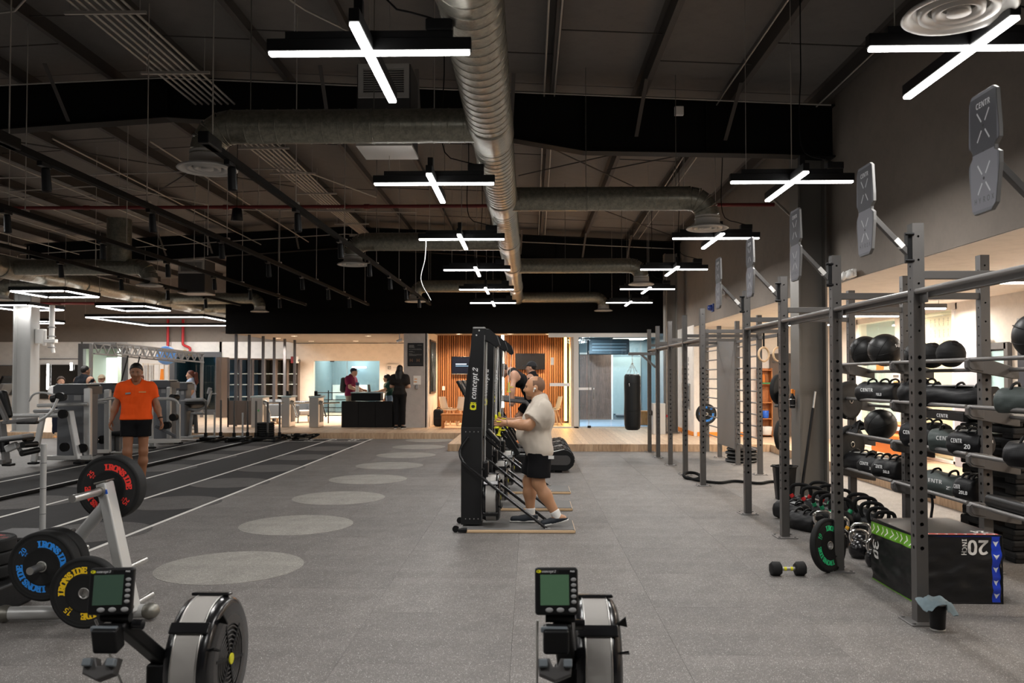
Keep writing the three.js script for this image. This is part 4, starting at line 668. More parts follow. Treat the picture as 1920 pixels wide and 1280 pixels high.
{ const t = thing('battle_rope', 'flat black strap and rope lying across the floor between the racks', 'rope', [0, 0, 0]); mesh('rope_run', tube([[2.55, .03, -13.2], [2.62, .025, -12.9], [2.9, .025, -12.55], [3.2, .025, -12.75], [3.5, .025, -12.5], [3.75, .025, -12.7], [4.0, .025, -12.55]], .022, 70, 8), M.blackMatt, t); mesh('coil', torus(.13, .025, [2.62, .05, -13.2], [PI / 2 + .3, 0, 0]), M.blackMatt, t); }
for (let i = 0; i < 4; i++) { const t = thing('floor_pad', `black round pad in the low stack behind the climbing rungs, ${['bottom', 'second', 'third', 'top'][i]} one`, 'pad', [4.1 + .03 * (i % 2), .036 + i * .072, -15.85], 0, 'stacked round pads'); mesh('disc', lathe([[0, -.03], [.27, -.03], [.3, -.018], [.3, .018], [.27, .032], [0, .032]], 30), M.rubber, t); mesh('rim', torus(.3, .006, [0, 0, 0], [PI / 2, 0, 0], 30, 6), M.midGrey, t); }
// ================= SKI MACHINES, ROWERS, TREADMILLS, PLATES =================
const scriptTex = canvasTex(1024, 192, (x, w, h) => { x.fillStyle = '#0b0b0c'; x.fillRect(0, 0, w, h); x.fillStyle = '#dcdcdc'; x.font = 'italic bold 178px serif'; x.textBaseline = 'middle'; x.textAlign = 'left'; x.fillText('concept 2', 250, h / 2 - 8, 760); x.fillStyle = '#d8d414'; x.fillRect(18, 22, 130, 148); x.beginPath(); x.arc(60, 96, 74, 0, 7); x.fill(); x.fillRect(160, 30, 24, 132); x.fillRect(120, 50, 60, 26); x.fillRect(120, 118, 60, 26); x.fillStyle = '#0b0b0c'; x.beginPath(); x.ellipse(84, 96, 40, 46, 0, 0, 7); x.fill(); });
const scriptMat = std(0xffffff, .5, 0, { map: scriptTex });
function flywheel(parent, c, R, w, axisTurn) {    // a drum with its axle along x
  const f = new THREE.Group(); f.name = 'flywheel'; f.position.set(...c); f.rotation.y = axisTurn || 0; parent.add(f);
  const rot = g => put(g, [0, 0, 0], [0, 0, -PI / 2]);
  mesh('cage_side', [rot(lathe([[R * .55, -w / 2], [R * .86, -w / 2], [R * .965, -w * .42], [R, -w * .3], [R, -w * .27]], 56)), rot(lathe([[R, w * .27], [R, w * .3], [R * .965, w * .42], [R * .86, w / 2], [R * .55, w / 2]], 56))], M.blackGloss, f);
  mesh('perforated_band', rot(lathe([[R * .992, -w * .28], [R * .998, -w * .26], [R * .998, w * .26], [R * .992, w * .28]], 64)), M.meshBand, f);
  mesh('band_edge', [-1, 1].map(s => rot(torus(R * 1.0, .004, [0, s * w * .265, 0], [PI / 2, 0, 0], 60, 6))), M.steel, f);
  mesh('side_cover', [rot(cyl(R * .6, R * .6, w * .92, [0, 0, 0], [0, 0, 0], 44))], M.black, f); mesh('side_ring', rot(lathe([[R * .56, w * .5], [R * .66, w * .505], [R * .84, w * .485]], 44)), M.darkGrey, f);
  mesh('vent_ring', [.16, .23, .3, .37, .44, .51].map(k => rot(torus(R * k, .0045, [0, w * .475, 0], [PI / 2, 0, 0], 44, 6))), M.darkGrey, f);
  each('spoke', [0, 1, 2, 3, 4, 5].map(i => put(box(.008, R * .5, .012, [w * .49, R * .36, 0]), [0, 0, 0], [i * PI / 3 + .3, 0, 0])), M.black, f);
  each('clip', [-.15, .8, 2.2].map(a => put(rbox(w * .86, .014, .052, .008, [0, R + .006, 0]), [0, 0, 0], [a, 0, 0])), M.blackGloss, f);
  each('lug', [.55, 1.1, 1.9].map(a => put(ext([[0, 0], [.045, 0], [.02, .05]], .008, .001, [w * .44, R * .86, 0], [0, 0, -.3]), [0, 0, 0], [a, 0, 0])), M.black, f);
  mesh('hub_badge', rot(cyl(.024, .024, .006, [0, w * .53, 0], [0, 0, 0], 24)), M.yellow, f);
  return f;
}
M.meshBand = std(lin(.42, .4, .375), .45, .35, { bumpMap: dataTex(128, (u, v) => ((u * 16) % 1 - .5) ** 2 + ((v * 16) % 1 - .5) ** 2 < .09 ? .2 : .8), bumpScale: .0006 });
M.meshBand.bumpMap.repeat.set(60, 6);
M.matGrey = std(lin(.16, .155, .15), .75, 0, { bumpMap: crumbBump, bumpScale: .0006, m: 1 });
M.screen = std(lin(.055, .1, .072), .25); M.screenLit = std(lin(.1, .2, .115), .3);
function skiMachine(z, label) {
  const t = thing('ski_machine', label, 'ski machine', [0, 0, z], 0, 'ski machines');
  mesh('floor_board', [rbox(1.2, .018, .6, .004, [-.125, .032, 0])], M.matGrey, t);
  each('board_edge', [-1, 1].map(s => rbox(1.14, .03, .016, .006, [-.1, .018, s * .302])), M.woodPly, t); mesh('board_edge', rbox(.016, .03, .6, .006, [.475, .018, 0]), M.woodPly, t);
  each('corner_cap', [-1, 1].map(s => rbox(.1, .04, .06, .012, [-.71, .028, s * .29])), M.black, t);
  each('wheel', [-1, 1].map(s => cyl(.035, .035, .03, [-.785, .036, s * .26], [PI / 2, 0, 0], 20)), M.black, t);
  const D = .26;
  mesh('tower', ext([[-.735, .07], [-.52, .07], [-.512, 1.1], [-.485, 2.1], [-.485, 2.17], [-.61, 2.17], [-.735, 1.1]], D, .006), M.black, t);
  mesh('lower_panel', ext([[-.737, .06], [-.518, .06], [-.51, 1.02], [-.51, 1.1], [-.738, 1.1]], D + .006, .003), M.lowerPanel, t);
  mesh('bolt', [...[-.69, -.645, -.6, -.555].flatMap(x => [1.055, .12].map(y => cyl(.006, .006, .006, [x, y, D / 2 + .004], [PI / 2, 0, 0], 10))), cyl(.009, .009, .006, [-.575, 2.1, D / 2 + .002], [PI / 2, 0, 0], 10), cyl(.009, .009, .006, [-.545, 2.15, D / 2 + .002], [PI / 2, 0, 0], 10)], M.steel, t);
  mesh('name_plate', put(new THREE.PlaneGeometry(.46, .086), [-.598, 1.52, D / 2 + .0015], [0, 0, PI / 2 - .065]), scriptMat, t);
  mesh('edge_strip', [rod([-.514, .1, D / 2], [-.512, 1.1, D / 2], .005, 6), rod([-.512, 1.1, D / 2], [-.486, 2.1, D / 2], .005, 6)], M.midGrey, t);
  mesh('top_cap', rbox(.135, .02, D + .01, .006, [-.547, 2.178, 0]), M.midGrey, t);
  each('pulley_arm', [-1, 1].map(s => ext([[-.5, 2.17], [-.44, 2.16], [-.36, 2.09], [-.33, 2.0], [-.36, 1.97], [-.42, 2.02], [-.5, 2.06]], .05, .008, [0, 0, s * .1])), M.black, t);
  each('pulley', [-1, 1].map(s => cyl(.04, .04, .02, [-.38, 2.03, s * .1], [PI / 2, 0, 0], 22)), M.blackGloss, t);
  each('return_cord', [-1, 1].map(s => rod([-.47, 2.03, s * .07], [-.49, .6, s * .07], .0035, 6)), M.white, t);
  flywheel(t, [-.415, .335, .02], .25, .19);
  mesh('flywheel_housing', rbox(.1, .62, D - .02, .02, [-.5, .42, 0]), M.black, t);
  mesh('monitor_arm', [beam([-.5, 1.0, 0], [-.34, .86, 0], .05, .03, .006), rbox(.03, .1, .06, .006, [-.4, .93, .05], [0, 0, .9])], M.black, t);
  mesh('monitor', rbox(.045, .19, .17, .014, [-.4, 1.0, 0], [0, 0, .75]), M.black, t); mesh('monitor_screen', put(new THREE.PlaneGeometry(.1, .11), [-.382, 1.017, 0], [0, PI / 2, 0]).translate(.382, -1.017, 0).rotateZ(.75).translate(-.382, 1.017, 0), M.screen, t);
  each('brace_bar', [-1, 1].map(s => bent([[-.66, 1.0, s * .17], [-.76, .86, s * .2], [-.72, .74, s * .24], [.19, .035, s * .275]], .0165, .07, 12)), M.blackGloss, t);
  each('brace_foot', [-1, 1].map(s => rbox(.06, .012, .05, .004, [.19, .046, s * .27])), M.steel, t);
  mesh('cross_tie', [rod([-.5, .66, .22], [-.5, .66, -.22], .013, 10)], M.black, t);
  return t;
}
M.lowerPanel = soft(lin(.014, .014, .0145), .55, .5);
skiMachine(-8.9, 'tall black ski machine on a grey board with a man pulling its cords');
skiMachine(-10.32, 'tall black ski machine with white script, in the middle of the row of three').position.x = .045; skiMachine(-11.76, 'tall black ski machine, farthest of the row of three').position.x = .095;
function cordHandle(label, p, top, tilt) { const t = thing('cord_handle', label, 'handle', p, 0); mesh('grip', put(lathe([[0, .075], [.012, .07], [.016, .04], [.014, 0], [.017, -.05], [.034, -.066], [.034, -.074], [0, -.074]], 22), [0, 0, 0], tilt), M.yellow, t); mesh('cord', rod([.0, .06, 0], [top[0] - p[0], top[1] - p[1], top[2] - p[2]], .004, 6), M.white, t); mesh('hand_strap', torus(.035, .006, [.03, .0, 0], [PI / 2, 0, 0], 20, 6), M.yellow, t); return t; }
cordHandle('yellow cord handle in the hand nearer the camera of the man at the ski machine', [-.355, 1.17, -8.72], [-.345, 2.0, -8.8], [0, 0, .1]);
cordHandle('yellow cord handle in the far hand of the man at the ski machine', [-.33, 1.185, -9.02], [-.345, 2.0, -9.0], [0, 0, .1]);
cordHandle('yellow cord handle hanging loose on the middle ski machine', [-.375, .98, -10.2], [-.3, 2.0, -10.22], [0, 0, -.2]);
cordHandle('yellow cord handle tilted out below the hands, on the middle ski machine', [-.24, 1.05, -10.42], [-.3, 2.0, -10.42], [0, 0, -1.0]);
cordHandle('yellow cord handle on the farthest ski machine', [-.3, 1.5, -11.66], [-.25, 2.0, -11.66], [0, 0, 0]);
function rower(label, fx, fd, mx, my, md, yaw, lit) {
  const t = thing('rowing_machine', label, 'rowing machine', [0, 0, 0], 0);
  flywheel(t, [fx, .395, -fd], .272, .2);
  mesh('monorail', rbox(.075, .07, 2.0, .01, [fx - .1, .32, -fd + 1.25]), M.steel, t);
  mesh('rear_leg', beam([fx - .1, .3, -fd + 2.2], [fx - .1, .03, -fd + 2.25], .07, .05, .01), M.steel, t); mesh('rear_foot', rbox(.4, .04, .06, .01, [fx - .1, .02, -fd + 2.25]), M.darkGrey, t); mesh('seat', rbox(.34, .05, .22, .02, [fx - .1, .42, -fd + 1.5], [0, 0, 0], 3), M.padBlack, t); mesh('seat_carriage', rbox(.1, .07, .14, .01, [fx - .1, .37, -fd + 1.5]), M.black, t);
  mesh('front_leg', [rbox(.5, .05, .05, .01, [fx - .05, .03, -fd + .05]), beam([fx - .1, .05, -fd + .05], [fx - .1, .35, -fd + .25], .08, .06, .01)], M.darkGrey, t);
  each('foot_plate', [-1, 1].map(s => rbox(.12, .02, .3, .008, [fx - .1 + s * .12, .28, -fd + .42], [-.75, 0, 0])), M.black, t);
  const mon = new THREE.Group(); mon.name = 'monitor'; mon.position.set(mx, my, -md); mon.rotation.set(-.18, yaw, 0, 'YXZ'); t.add(mon);
  mesh('case', rbox(.168, .18, .035, .012, [0, 0, 0], [0, 0, 0], 3), M.black, mon);
  mesh('display', rbox(.112, .115, .004, .001, [-.008, .005, .018]), lit ? M.screenLit : M.screen, mon);
  mesh('side_button', [0, 1, 2, 3, 4].map(i => put(sph(.0105, [.066, .044 - i * .021, .0175], [1, .7, .3], 14), [0, 0, 0])), M.pad, mon); mesh('front_button', [-.03, .013, .06].map(x => put(sph(.015, [x, -.07, .0175], [1, .62, .3], 14), [0, 0, 0])), M.pad, mon);
  mesh('maker_mark', put(new THREE.PlaneGeometry(.088, .014), [-.036, .075, .0181]), std(0xffffff, .5, 0, { map: canvasTex(512, 80, (x, w, h) => { x.fillStyle = '#0e0e0f'; x.fillRect(0, 0, w, h); x.fillStyle = '#d8d414'; x.beginPath(); x.ellipse(62, 40, 56, 34, 0, 0, 7); x.fill(); x.fillStyle = '#0e0e0f'; x.beginPath(); x.arc(46, 40, 16, 0, 7); x.fill(); x.fillStyle = '#d9d9d9'; x.font = 'italic bold 66px serif'; x.textBaseline = 'middle'; x.fillText('concept 2', 130, 40, 360); }) }), mon);
  mesh('model_mark', put(new THREE.PlaneGeometry(.022, .009), [.062, .075, .0181]), word('PM5', 2.4, 1), mon);
  const b = [mx + .012, my - .105, -md - .01], e = [fx - .13, .44, -fd + .16];
  mesh('hinge', rod([b[0] - .055, b[1], b[2]], [b[0] + .06, b[1], b[2]], .02, 18), M.black, t); mesh('hinge_knob', rod([b[0] + .06, b[1] - .035, b[2] - .02], [b[0] + .1, b[1] - .035, b[2] - .02], .02, 16), M.blackGloss, t);
  mesh('monitor_arm', [beam([b[0] + .01, b[1] - .02, b[2]], e, .075, .05, .01), rbox(.1, .1, .07, .012, [b[0] - .015, b[1] - .075, b[2] + .03], [.2, 0, 0])], M.black, t);
  mesh('phone_cradle', [ext([[-.06, .02], [-.055, -.03], [0, -.052], [.055, -.03], [.06, .02], [.025, .02], [.012, -.01], [-.012, -.01], [-.025, .02]], .05, .006, [b[0] - .02, b[1] - .17, b[2] + .06], [-.5, 0, 0])], M.darkGrey, t); mesh('cradle_pad', [rbox(.105, .022, .022, .006, [b[0] - .022, b[1] - .034, b[2] + .045]), rbox(.034, .03, .03, .006, [b[0] - .065, b[1] - .15, b[2] + .085], [-.5, 0, 0]), rbox(.034, .03, .03, .006, [b[0] + .028, b[1] - .15, b[2] + .085], [-.5, 0, 0])], M.cradle, t);
  mesh('handle_bracket', [rod([e[0] - .04, e[1] + .02, e[2]], [e[0] + .1, e[1] + .02, e[2]], .028, 16), rbox(.1, .16, .07, .012, [e[0], e[1] - .08, e[2] + .02])], M.black, t);
  mesh('thin_rod', [rod([mx - .075, my - .12, -md - .02], [fx - .255, .36, -fd + .25], .005, 8)], M.steel, t);
  return t;
}
M.cradle = std(lin(.13, .15, .165), .45);
rower('black rowing machine with a lit green screen and a flywheel, before the ski machines', .285, 3.62, .105, .812, 3.2, .03, true);
rower('black rowing machine with a dim screen and a flywheel beside the plate tree', -1.435, 3.62, -1.655, .802, 3.2, .12, false);

function treadmill(z, label) {
  const t = thing('treadmill', label, 'treadmill', [0, 0, z], 0, 'curved treadmills');
  const side = new THREE.Shape(); side.moveTo(-1.05, .06); side.lineTo(.58, .045); side.absarc(.585, .215, .17, -PI / 2, PI / 2, false); side.quadraticCurveTo(.1, .26, -.3, .29); side.quadraticCurveTo(-.8, .34, -1.05, .47); side.closePath();
  each('side_shell', [-1, 1].map(s => ext(side, .09, .012, [0, 0, s * .4])), M.black, t);
  const ins = new THREE.Shape(); ins.moveTo(.36, .14); ins.lineTo(.62, .135); ins.absarc(.62, .215, .08, -PI / 2, PI / 2, false); ins.lineTo(.36, .29); ins.absarc(.36, .215, .075, PI / 2, PI * 1.5, false);
  mesh('shell_inset', ext(ins, .012, .004, [0, 0, .448]), M.darkGrey, t); mesh('maker_mark', put(new THREE.PlaneGeometry(.16, .035), [.1, .18, .447]), std(lin(.35,.34,.33), .5), t);
  const curve = x => .345 + .11 * ((x + .25) / .75) ** 2 * (x < -.25 ? .9 : .35);
  for (let x = -.98, i = 0; x < .66; x += .062, i++) mesh('belt_slat', rbox(.056, .022, .7, .005, [x, curve(x) + (x > .55 ? -(x - .55) * .8 : 0), 0], [0, 0, x < -.25 ? -.2 * (-.25 - x) : 0]), M.rubber, t);
  for (let a = .2; a < 2.4; a += .38) mesh('belt_slat', rbox(.022, .055, .7, .005, [.585 + .185 * Math.cos(PI / 2 - a), .215 + .185 * Math.sin(PI / 2 - a), 0], [0, 0, PI / 2 - a]), M.rubber, t);
  each('rail_trim', [-1, 1].map(s => tube([[-.95, .46, s * .4], [-.4, .33, s * .4], [.2, .325, s * .4], [.6, .395, s * .4]], .012, 20, 6)), M.steel, t);
  each('upright', [-1, 1].map(s => beam([-.22, .3, s * .42], [-.78, 1.2, s * .42], .06, .13, .01)), M.black, t);
  each('handrail', [-1, 1].map(s => bent([[-1.12, 1.34, s * .4], [-.85, 1.28, s * .42], [-.05, 1.2, s * .42], [-.02, 1.12, s * .42]], .022, .06, 10)), M.darkGrey, t);
  mesh('cross_handle', [rod([-1.0, 1.31, -.42], [-1.0, 1.31, .42], .02, 12), rod([-.72, 1.08, -.42], [-.72, 1.08, .42], .02, 12)], M.midGrey, t);
  mesh('console', [rbox(.05, .36, .62, .02, [-1.18, 1.42, 0], [0, 0, .5])], M.black, t); mesh('console_screen', put(new THREE.PlaneGeometry(.4, .2), [-1.15, 1.43, 0], [0, PI / 2, 0]).translate(1.15, -1.43, 0).rotateZ(.5).translate(-1.148, 1.435, 0), M.darkGrey, t);
  each('foot_block', [-1, 1].flatMap(s => [-.85, .5].map(x => rbox(.12, .06, .1, .01, [x, .03, s * .36]))), M.blackMatt, t);
  mesh('towel_screen', rbox(.03, .34, .5, .02, [-.86, 1.06, 0], [0, 0, .25]), M.darkGrey, t);
  return t;
}
treadmill(-14.42, 'black curved treadmill closest to the ski machines'); treadmill(-15.4, 'black curved treadmill in the middle, the runner leaning on its rails'); treadmill(-16.4, 'black curved treadmill farthest back, by the timber platform');

// ---------- plate tree ----------
{
  const t = thing('plate_tree', 'silver steel plate tree with worn pegs holding bumper plates', 'weight rack', [0, 0, 0]);
  mesh('mast', [beam([-2.68, .06, -5.46], [-2.905, .93, -5.5], .1, .075, .012)], M.silver, t);
  mesh('mast_cap', rbox(.09, .012, .11, .004, [-2.908, .935, -5.5], [0, 0, .25]), M.seamMetal, t);
  mesh('brace_tube', rod([-2.88, .8, -5.52], [-3.22, .42, -5.58], .042, 18), M.silver, t);
  mesh('base_tube', [rod([-3.5, .06, -5.42], [-2.6, .06, -5.5], .045, 18), rod([-3.2, .06, -5.56], [-3.2, .45, -5.58], .042, 16)], M.silver, t);
  each('foot_cap', [[-3.53, .06, -5.42], [-2.58, .06, -5.5]].map(p => sph(.055, p, [1.15, 1, 1.1], 18)), M.seamMetal, t);
  for (const [x, y, a, b] of [[-2.9, .875, -5.72, -5.1], [-3.152, .424, -5.62, -5.08], [-2.81, .285, -5.5, -5.12], [-2.88, .28, -5.45, -6.05], [-2.69, .1, -5.4, -5.75], [-3.3, .38, -5.6, -6.0]]) { mesh('peg', rod([x, y, a], [x, y, b], .0245, 18), M.steel, t); mesh('peg_collar', rod([x, y, -5.42], [x, y, -5.46], .034, 16), M.seamMetal, t); }
  mesh('label_tag', box(.03, .03, .004, [-2.87, .87, -5.445], [0, 0, .25]), M.blue, t);
}
const TURN = 0;
plate('black bumper plate with red 25 KG lettering at the top of the plate tree', '#ff3b30', '25', .11, [-2.925, .878, -5.64], TURN, 'plates on the plate tree', 1.5);
plate('black bumper plate with blue 20 KG lettering on the low peg of the plate tree', '#2f9bff', '20', .085, [-3.152, .424, -5.24], TURN, 'plates on the plate tree', 1.5);
plate('plain black bumper plate behind the blue-lettered one on the plate tree', '#3a3a3a', '20', .09, [-3.152, .424, -5.34], TURN, 'plates on the plate tree');
plate('black bumper plate with yellow 15 KG lettering standing lowest on the plate tree', '#ffd21a', '15', .07, [-2.81, .285, -5.12], TURN, 'plates on the plate tree');
for (let i = 0; i < 3; i++) { const p = plate(['black bumper plate lying at the bottom of the stack at the frame edge', 'black bumper plate lying in the middle of the stack at the frame edge', 'black bumper plate with red lettering lying on top of the stack at the frame edge'][i], i === 2 ? '#b33b36' : '#2a2a2a', '25', .085, [-3.93, .27 + .092 * i, -5.75], 0, 'plates lying in a stack'); p.rotation.set(-PI / 2, 0, .6 + i); }
{ const t = thing('plyo_crate', 'black soft box with white lettering under the stack of plates', 'box', [-3.9, 0, -5.72]); mesh('cover', rbox(.5, .2, .46, .03, [0, .102, 0]), bagMat, t); mesh('maker_mark', put(new THREE.PlaneGeometry(.36, .07), [.04, .12, .234]), word('CENTRS', 5, 1), t); }
{ const t = thing('push_sled', 'grey push sled on the running lane with one upright pole behind the plates', 'sled', [-4.8, 0, -7.93]); mesh('pole', [rod([0, .05, 0], [0, .985, 0], .028, 18)], M.silver, t); mesh('pole_ring', [.3, .55, .8].map(y => torus(.029, .003, [0, y, 0], [PI / 2, 0, 0], 20, 6)), M.midGrey, t); each('skid', [-.0, -.5].map(x => rbox(.06, .06, .9, .015, [x, .03, -.1])), M.darkGrey, t); mesh('deck', rbox(.56, .03, .5, .01, [-.25, .08, -.1]), M.darkGrey, t); }
{ const t = thing('sled_rope', 'long black rope lying along the lanes', 'rope', [0, 0, 0]); mesh('rope_run', tube([[-7.0, .025, -22 + .9], [-7.02, .025, -18], [-6.97, .025, -14], [-7.04, .025, -10.5], [-7.0, .025, -7.5]], .026, 80, 8), M.blackMatt, t); mesh('yellow_band', rod([-7.03, .025, -10.2], [-7.04, .025, -10.35], .028, 10), M.yellow, t); }
// ================= STRENGTH MACHINES ON THE LEFT =================
function tower(parent, x, z, w, h, dep = .5) { mesh('weight_shroud', rbox(w, h, dep, .04, [x, h / 2 + .06, z], [0, 0, 0], 3), M.machineGrey, parent); mesh('shroud_cap', ext([[-w / 2 - .05, -.1], [w / 2 + .05, -.1], [w / 2 + .05, .03], [w / 2 - .02, .07], [-w / 2 + .02, .07], [-w / 2 - .05, .03]], dep + .06, .015, [x, h + .06, z]), M.capGrey, parent); mesh('cap_edge', rbox(w + .06, .02, dep, .008, [x, h + .14, z]), M.silver, parent); mesh('info_card', [rbox(w * .3, .1, .004, .001, [x - w * .24, h - .12, z + dep / 2 + .003]), rbox(w * .26, .1, .004, .001, [x + w * .24, h - .12, z + dep / 2 + .003])], M.pad, parent); }
M.capGrey = std(lin(.07, .073, .08), .4);
const foot = p => rbox(.16, .04, .14, .015, p);
{ const t = thing('strength_machine', 'grey selectorised strength machine with slanted silver posts, closest of the machine row', 'exercise machine');
  const cx = -8.95; tower(t, cx, -15.9, .56, 1.36);
  mesh('post', [beam([-8.561, 1.423, -15.55], [-8.432, 0.062, -15.35], .13, .1, .02)], M.silver, t); mesh('post', beam([-8.71, 1.003, -15.2], [-8.467, 0.087, -15.1], .12, .09, .02), M.silver, t); mesh('post', beam([-9.039, 0.956, -14.9], [-9.113, 0.082, -14.75], .1, .08, .02), M.silver, t);
  mesh('base_rail', [beam([-9.145, 0.156, -14.8], [-8.319, 0.117, -15.2], .1, .08, .015), beam([-8.319, 0.117, -15.2], [-9.011, 0.147, -16.3], .1, .08, .015)], M.silver, t);
  each('foot', [foot([-9.113, 0.063, -14.75]), foot([-8.466, 0.037, -15.1]), foot([-8.441, 0.021, -15.35])], M.black, t);
  mesh('top_rail', [rod([-9.336, 1.104, -15.2], [-8.474, 1.128, -15.4], .035, 14)], M.silver, t); mesh('cross_rail', rod([-9.696, 0.921, -15], [-8.719, 0.923, -15.2], .04, 14), M.silver, t);
  mesh('press_arm', bent([[-8.933, 0.844, -14.6], [-8.826, 0.902, -14.6], [-8.72, 1.026, -14.65], [-8.683, 1.238, -14.75]], .026, .2, 12), M.silver, t); mesh('grab_bar', bent([[-9.689, 1.175, -15.5], [-9.607, 1.32, -15.5], [-9.42, 1.351, -15.5], [-9.084, 1.279, -15.5]], .02, .2, 10), M.silver, t);
  mesh('roller_pad', [rod([-8.882, 1.234, -14.9], [-8.782, 1.254, -14.9], .07, 18), rod([-8.742, 1.273, -14.9], [-8.857, 1.266, -15.2], .085, 18)], M.padBlack, t);
  each('selector_disc', [[-8.802, 0.318, -15.2], [-8.427, 0.303, -15.15], [-8.726, 0.952, -15]].map(p => cyl(.085, .085, .06, p, [PI / 2, 0, .0], 24)), M.black, t);
  mesh('seat_pad', rbox(.5, .07, .36, .03, [-9.317, 0.986, -15.6]), M.pad, t);
}
{ const t = thing('leg_machine', 'grey leg machine with a black roller pad and seat at the frame edge', 'exercise machine');
  mesh('frame', [beam([-8.964, 0.89, -13.6], [-8.804, 0.196, -13.5], .11, .09, .02), beam([-8.848, 0.225, -13.4], [-8.815, 0.222, -13.6], .1, .08, .015), beam([-9.072, 1.324, -13.6], [-8.797, 0.877, -13.5], .07, .07, .015), beam([-8.879, 0.877, -13.5], [-8.349, 0.926, -13.6], .08, .07, .015)], M.midGrey, t);
  mesh('back_pad', rbox(.3, .5, .14, .06, [-9.175, 1.15, -13.9], [.0, 0, .25]), M.padBlack, t); mesh('seat_pad', [rbox(.4, .07, .34, .03, [-8.565, 0.643, -13.4], [0, 0, .12])], M.pad, t); mesh('pad_board', rbox(.4, .03, .34, .01, [-8.556, 0.598, -13.4], [0, 0, .12]), M.black, t);
  mesh('arm_rest', rbox(.34, .05, .12, .02, [-8.451, 0.878, -13.5]), M.padBlack, t); mesh('pivot', [rbox(.2, .12, .1, .02, [-8.653, 0.474, -13.4], [0, 0, .4]), rod([-8.671, 0.474, -13.4], [-8.455, 0.545, -13.4], .025, 12)], M.silver, t);
  each('roller', [rod([-8.346, 0.527, -13.2], [-8.3, 0.52, -13.5], .05, 16), rod([-8.362, 0.387, -13.2], [-8.262, 0.421, -13.5], .05, 16), rod([-8.564, 0.574, -13.6], [-8.56, 0.577, -13.8], .04, 16)], M.padBlack, t); mesh('link', beam([-8.599, 0.465, -13.5], [-8.47, 0.35, -13.4], .06, .05, .01), M.pad, t); mesh('foot', foot([-8.767, 0.17, -13.5]), M.black, t); mesh('collar', rod([-8.889, 0.604, -13.55], [-8.826, 0.393, -13.5], .075, 16), M.black, t);
}
{ const t = thing('strength_machine', 'grey strength machine with a pale handle bar, second in the machine row', 'exercise machine'); tower(t, -9.1, -17.3, .46, 1.37);
  mesh('post', beam([-8.883, 1.381, -16.9], [-8.813, 0.068, -16.8], .12, .1, .02), M.silver, t); mesh('base_rail', [beam([-8.956, 0.127, -16.4], [-8.75, 0.1, -16.7], .1, .08, .015)], M.silver, t); mesh('handle_bar', rod([-9.046, 1.143, -16.6], [-8.671, 1.221, -17], .03, 14), M.silver, t); mesh('short_bar', rod([-9.012, 1.099, -16.6], [-8.797, 1.118, -16.7], .026, 12), M.silver, t); each('foot', [foot([-8.801, 0.024, -16.8])], M.black, t);
  each('selector_disc', [cyl(.09, .09, .05, [-9.11, 0.312, -16.8], [PI / 2, 0, 0], 22), cyl(.09, .09, .05, [-8.983, 0.327, -16.9], [PI / 2, 0, 0], 22)], M.black, t); mesh('spring', [torus(.03, .006, [-9.023, 0.328, -16.6]), torus(.03, .006, [-8.935, 0.35, -16.6])], M.chrome, t); mesh('seat_pad', rbox(.42, .08, .4, .03, [-8.798, 0.441, -17.2]), M.padBlack, t); mesh('seat_post', beam([-8.797, 0.395, -17.2], [-8.793, 0.054, -17.2], .1, .09, .02), M.midGrey, t); }
{ const t = thing('strength_machine', 'grey strength machine mostly hidden behind the man in orange', 'exercise machine'); tower(t, -9.25, -18.9, .5, 1.4);
  mesh('post', beam([-9.415, 1.415, -18.6], [-9.397, 0.022, -18.6], .11, .1, .02), M.silver, t); mesh('base_rail', beam([-9.513, 0.081, -18.2], [-8.914, 0.065, -18.4], .1, .08, .015), M.silver, t); each('foot', [foot([-9.384, -0.015, -18.6])], M.black, t); mesh('seat_pad', rbox(.5, .1, .4, .03, [-9.255, 0.408, -18]), M.padBlack, t); }
{ const t = thing('strength_machine', 'grey strength machine with a curved pale bar, beside the elbow of the man in orange', 'exercise machine'); tower(t, -9.05, -19.9, .42, 1.42);
  mesh('post', beam([-8.79, 1.403, -19.6], [-8.775, 0.041, -19.6], .1, .09, .02), M.silver, t); mesh('post', beam([-8.572, 0.974, -18.2], [-8.549, 0.083, -18.2], .09, .08, .02), M.silver, t); mesh('post', beam([-8.113, 1.021, -18.6], [-8.104, 0.172, -18.6], .08, .07, .02), M.silver, t);
  mesh('curved_bar', bent([[-8.708, 1.131, -18.2], [-8.257, 1.147, -18.5], [-8.139, 1.083, -18.6], [-8.112, 0.886, -18.6]], .035, .14, 12), M.silver, t); mesh('base_rail', [beam([-8.625, 0.207, -18], [-8.067, 0.172, -18.6], .1, .1, .015)], M.silver, t); mesh('strut', beam([-8.528, 0.534, -18.3], [-8.124, 0.278, -18.5], .09, .07, .02), M.machineGrey, t); each('foot', [foot([-8.549, 0.046, -18.2]), foot([-8.104, 0.123, -18.6])], M.black, t); each('roller', [cyl(.085, .085, .14, [-8.134, 0.723, -18.4], [PI / 2, 0, 0], 20), cyl(.085, .085, .14, [-8.247, 0.546, -18.3], [PI / 2, 0, 0], 20), rod([-8.366, 1.164, -18.8], [-8.328, 1.159, -19], .08, 16)], M.padBlack, t); }
{ const t = thing('strength_machine', 'small grey machine with a white number panel, last of the machine row', 'exercise machine'); tower(t, -9.0, -20.9, .28, 1.36, .4); mesh('number_mark', put(new THREE.PlaneGeometry(.13, .13), [-9.08, 1.3, -20.69]), word('17', 1, 1), t); mesh('post', beam([-8.932, 0.768, -20.8], [-8.925, 0.149, -20.8], .16, .14, .02), M.midGrey, t); mesh('base_rail', beam([-8.949, 0.095, -20.6], [-8.647, 0.088, -20.7], .1, .06, .015), M.silver, t); }
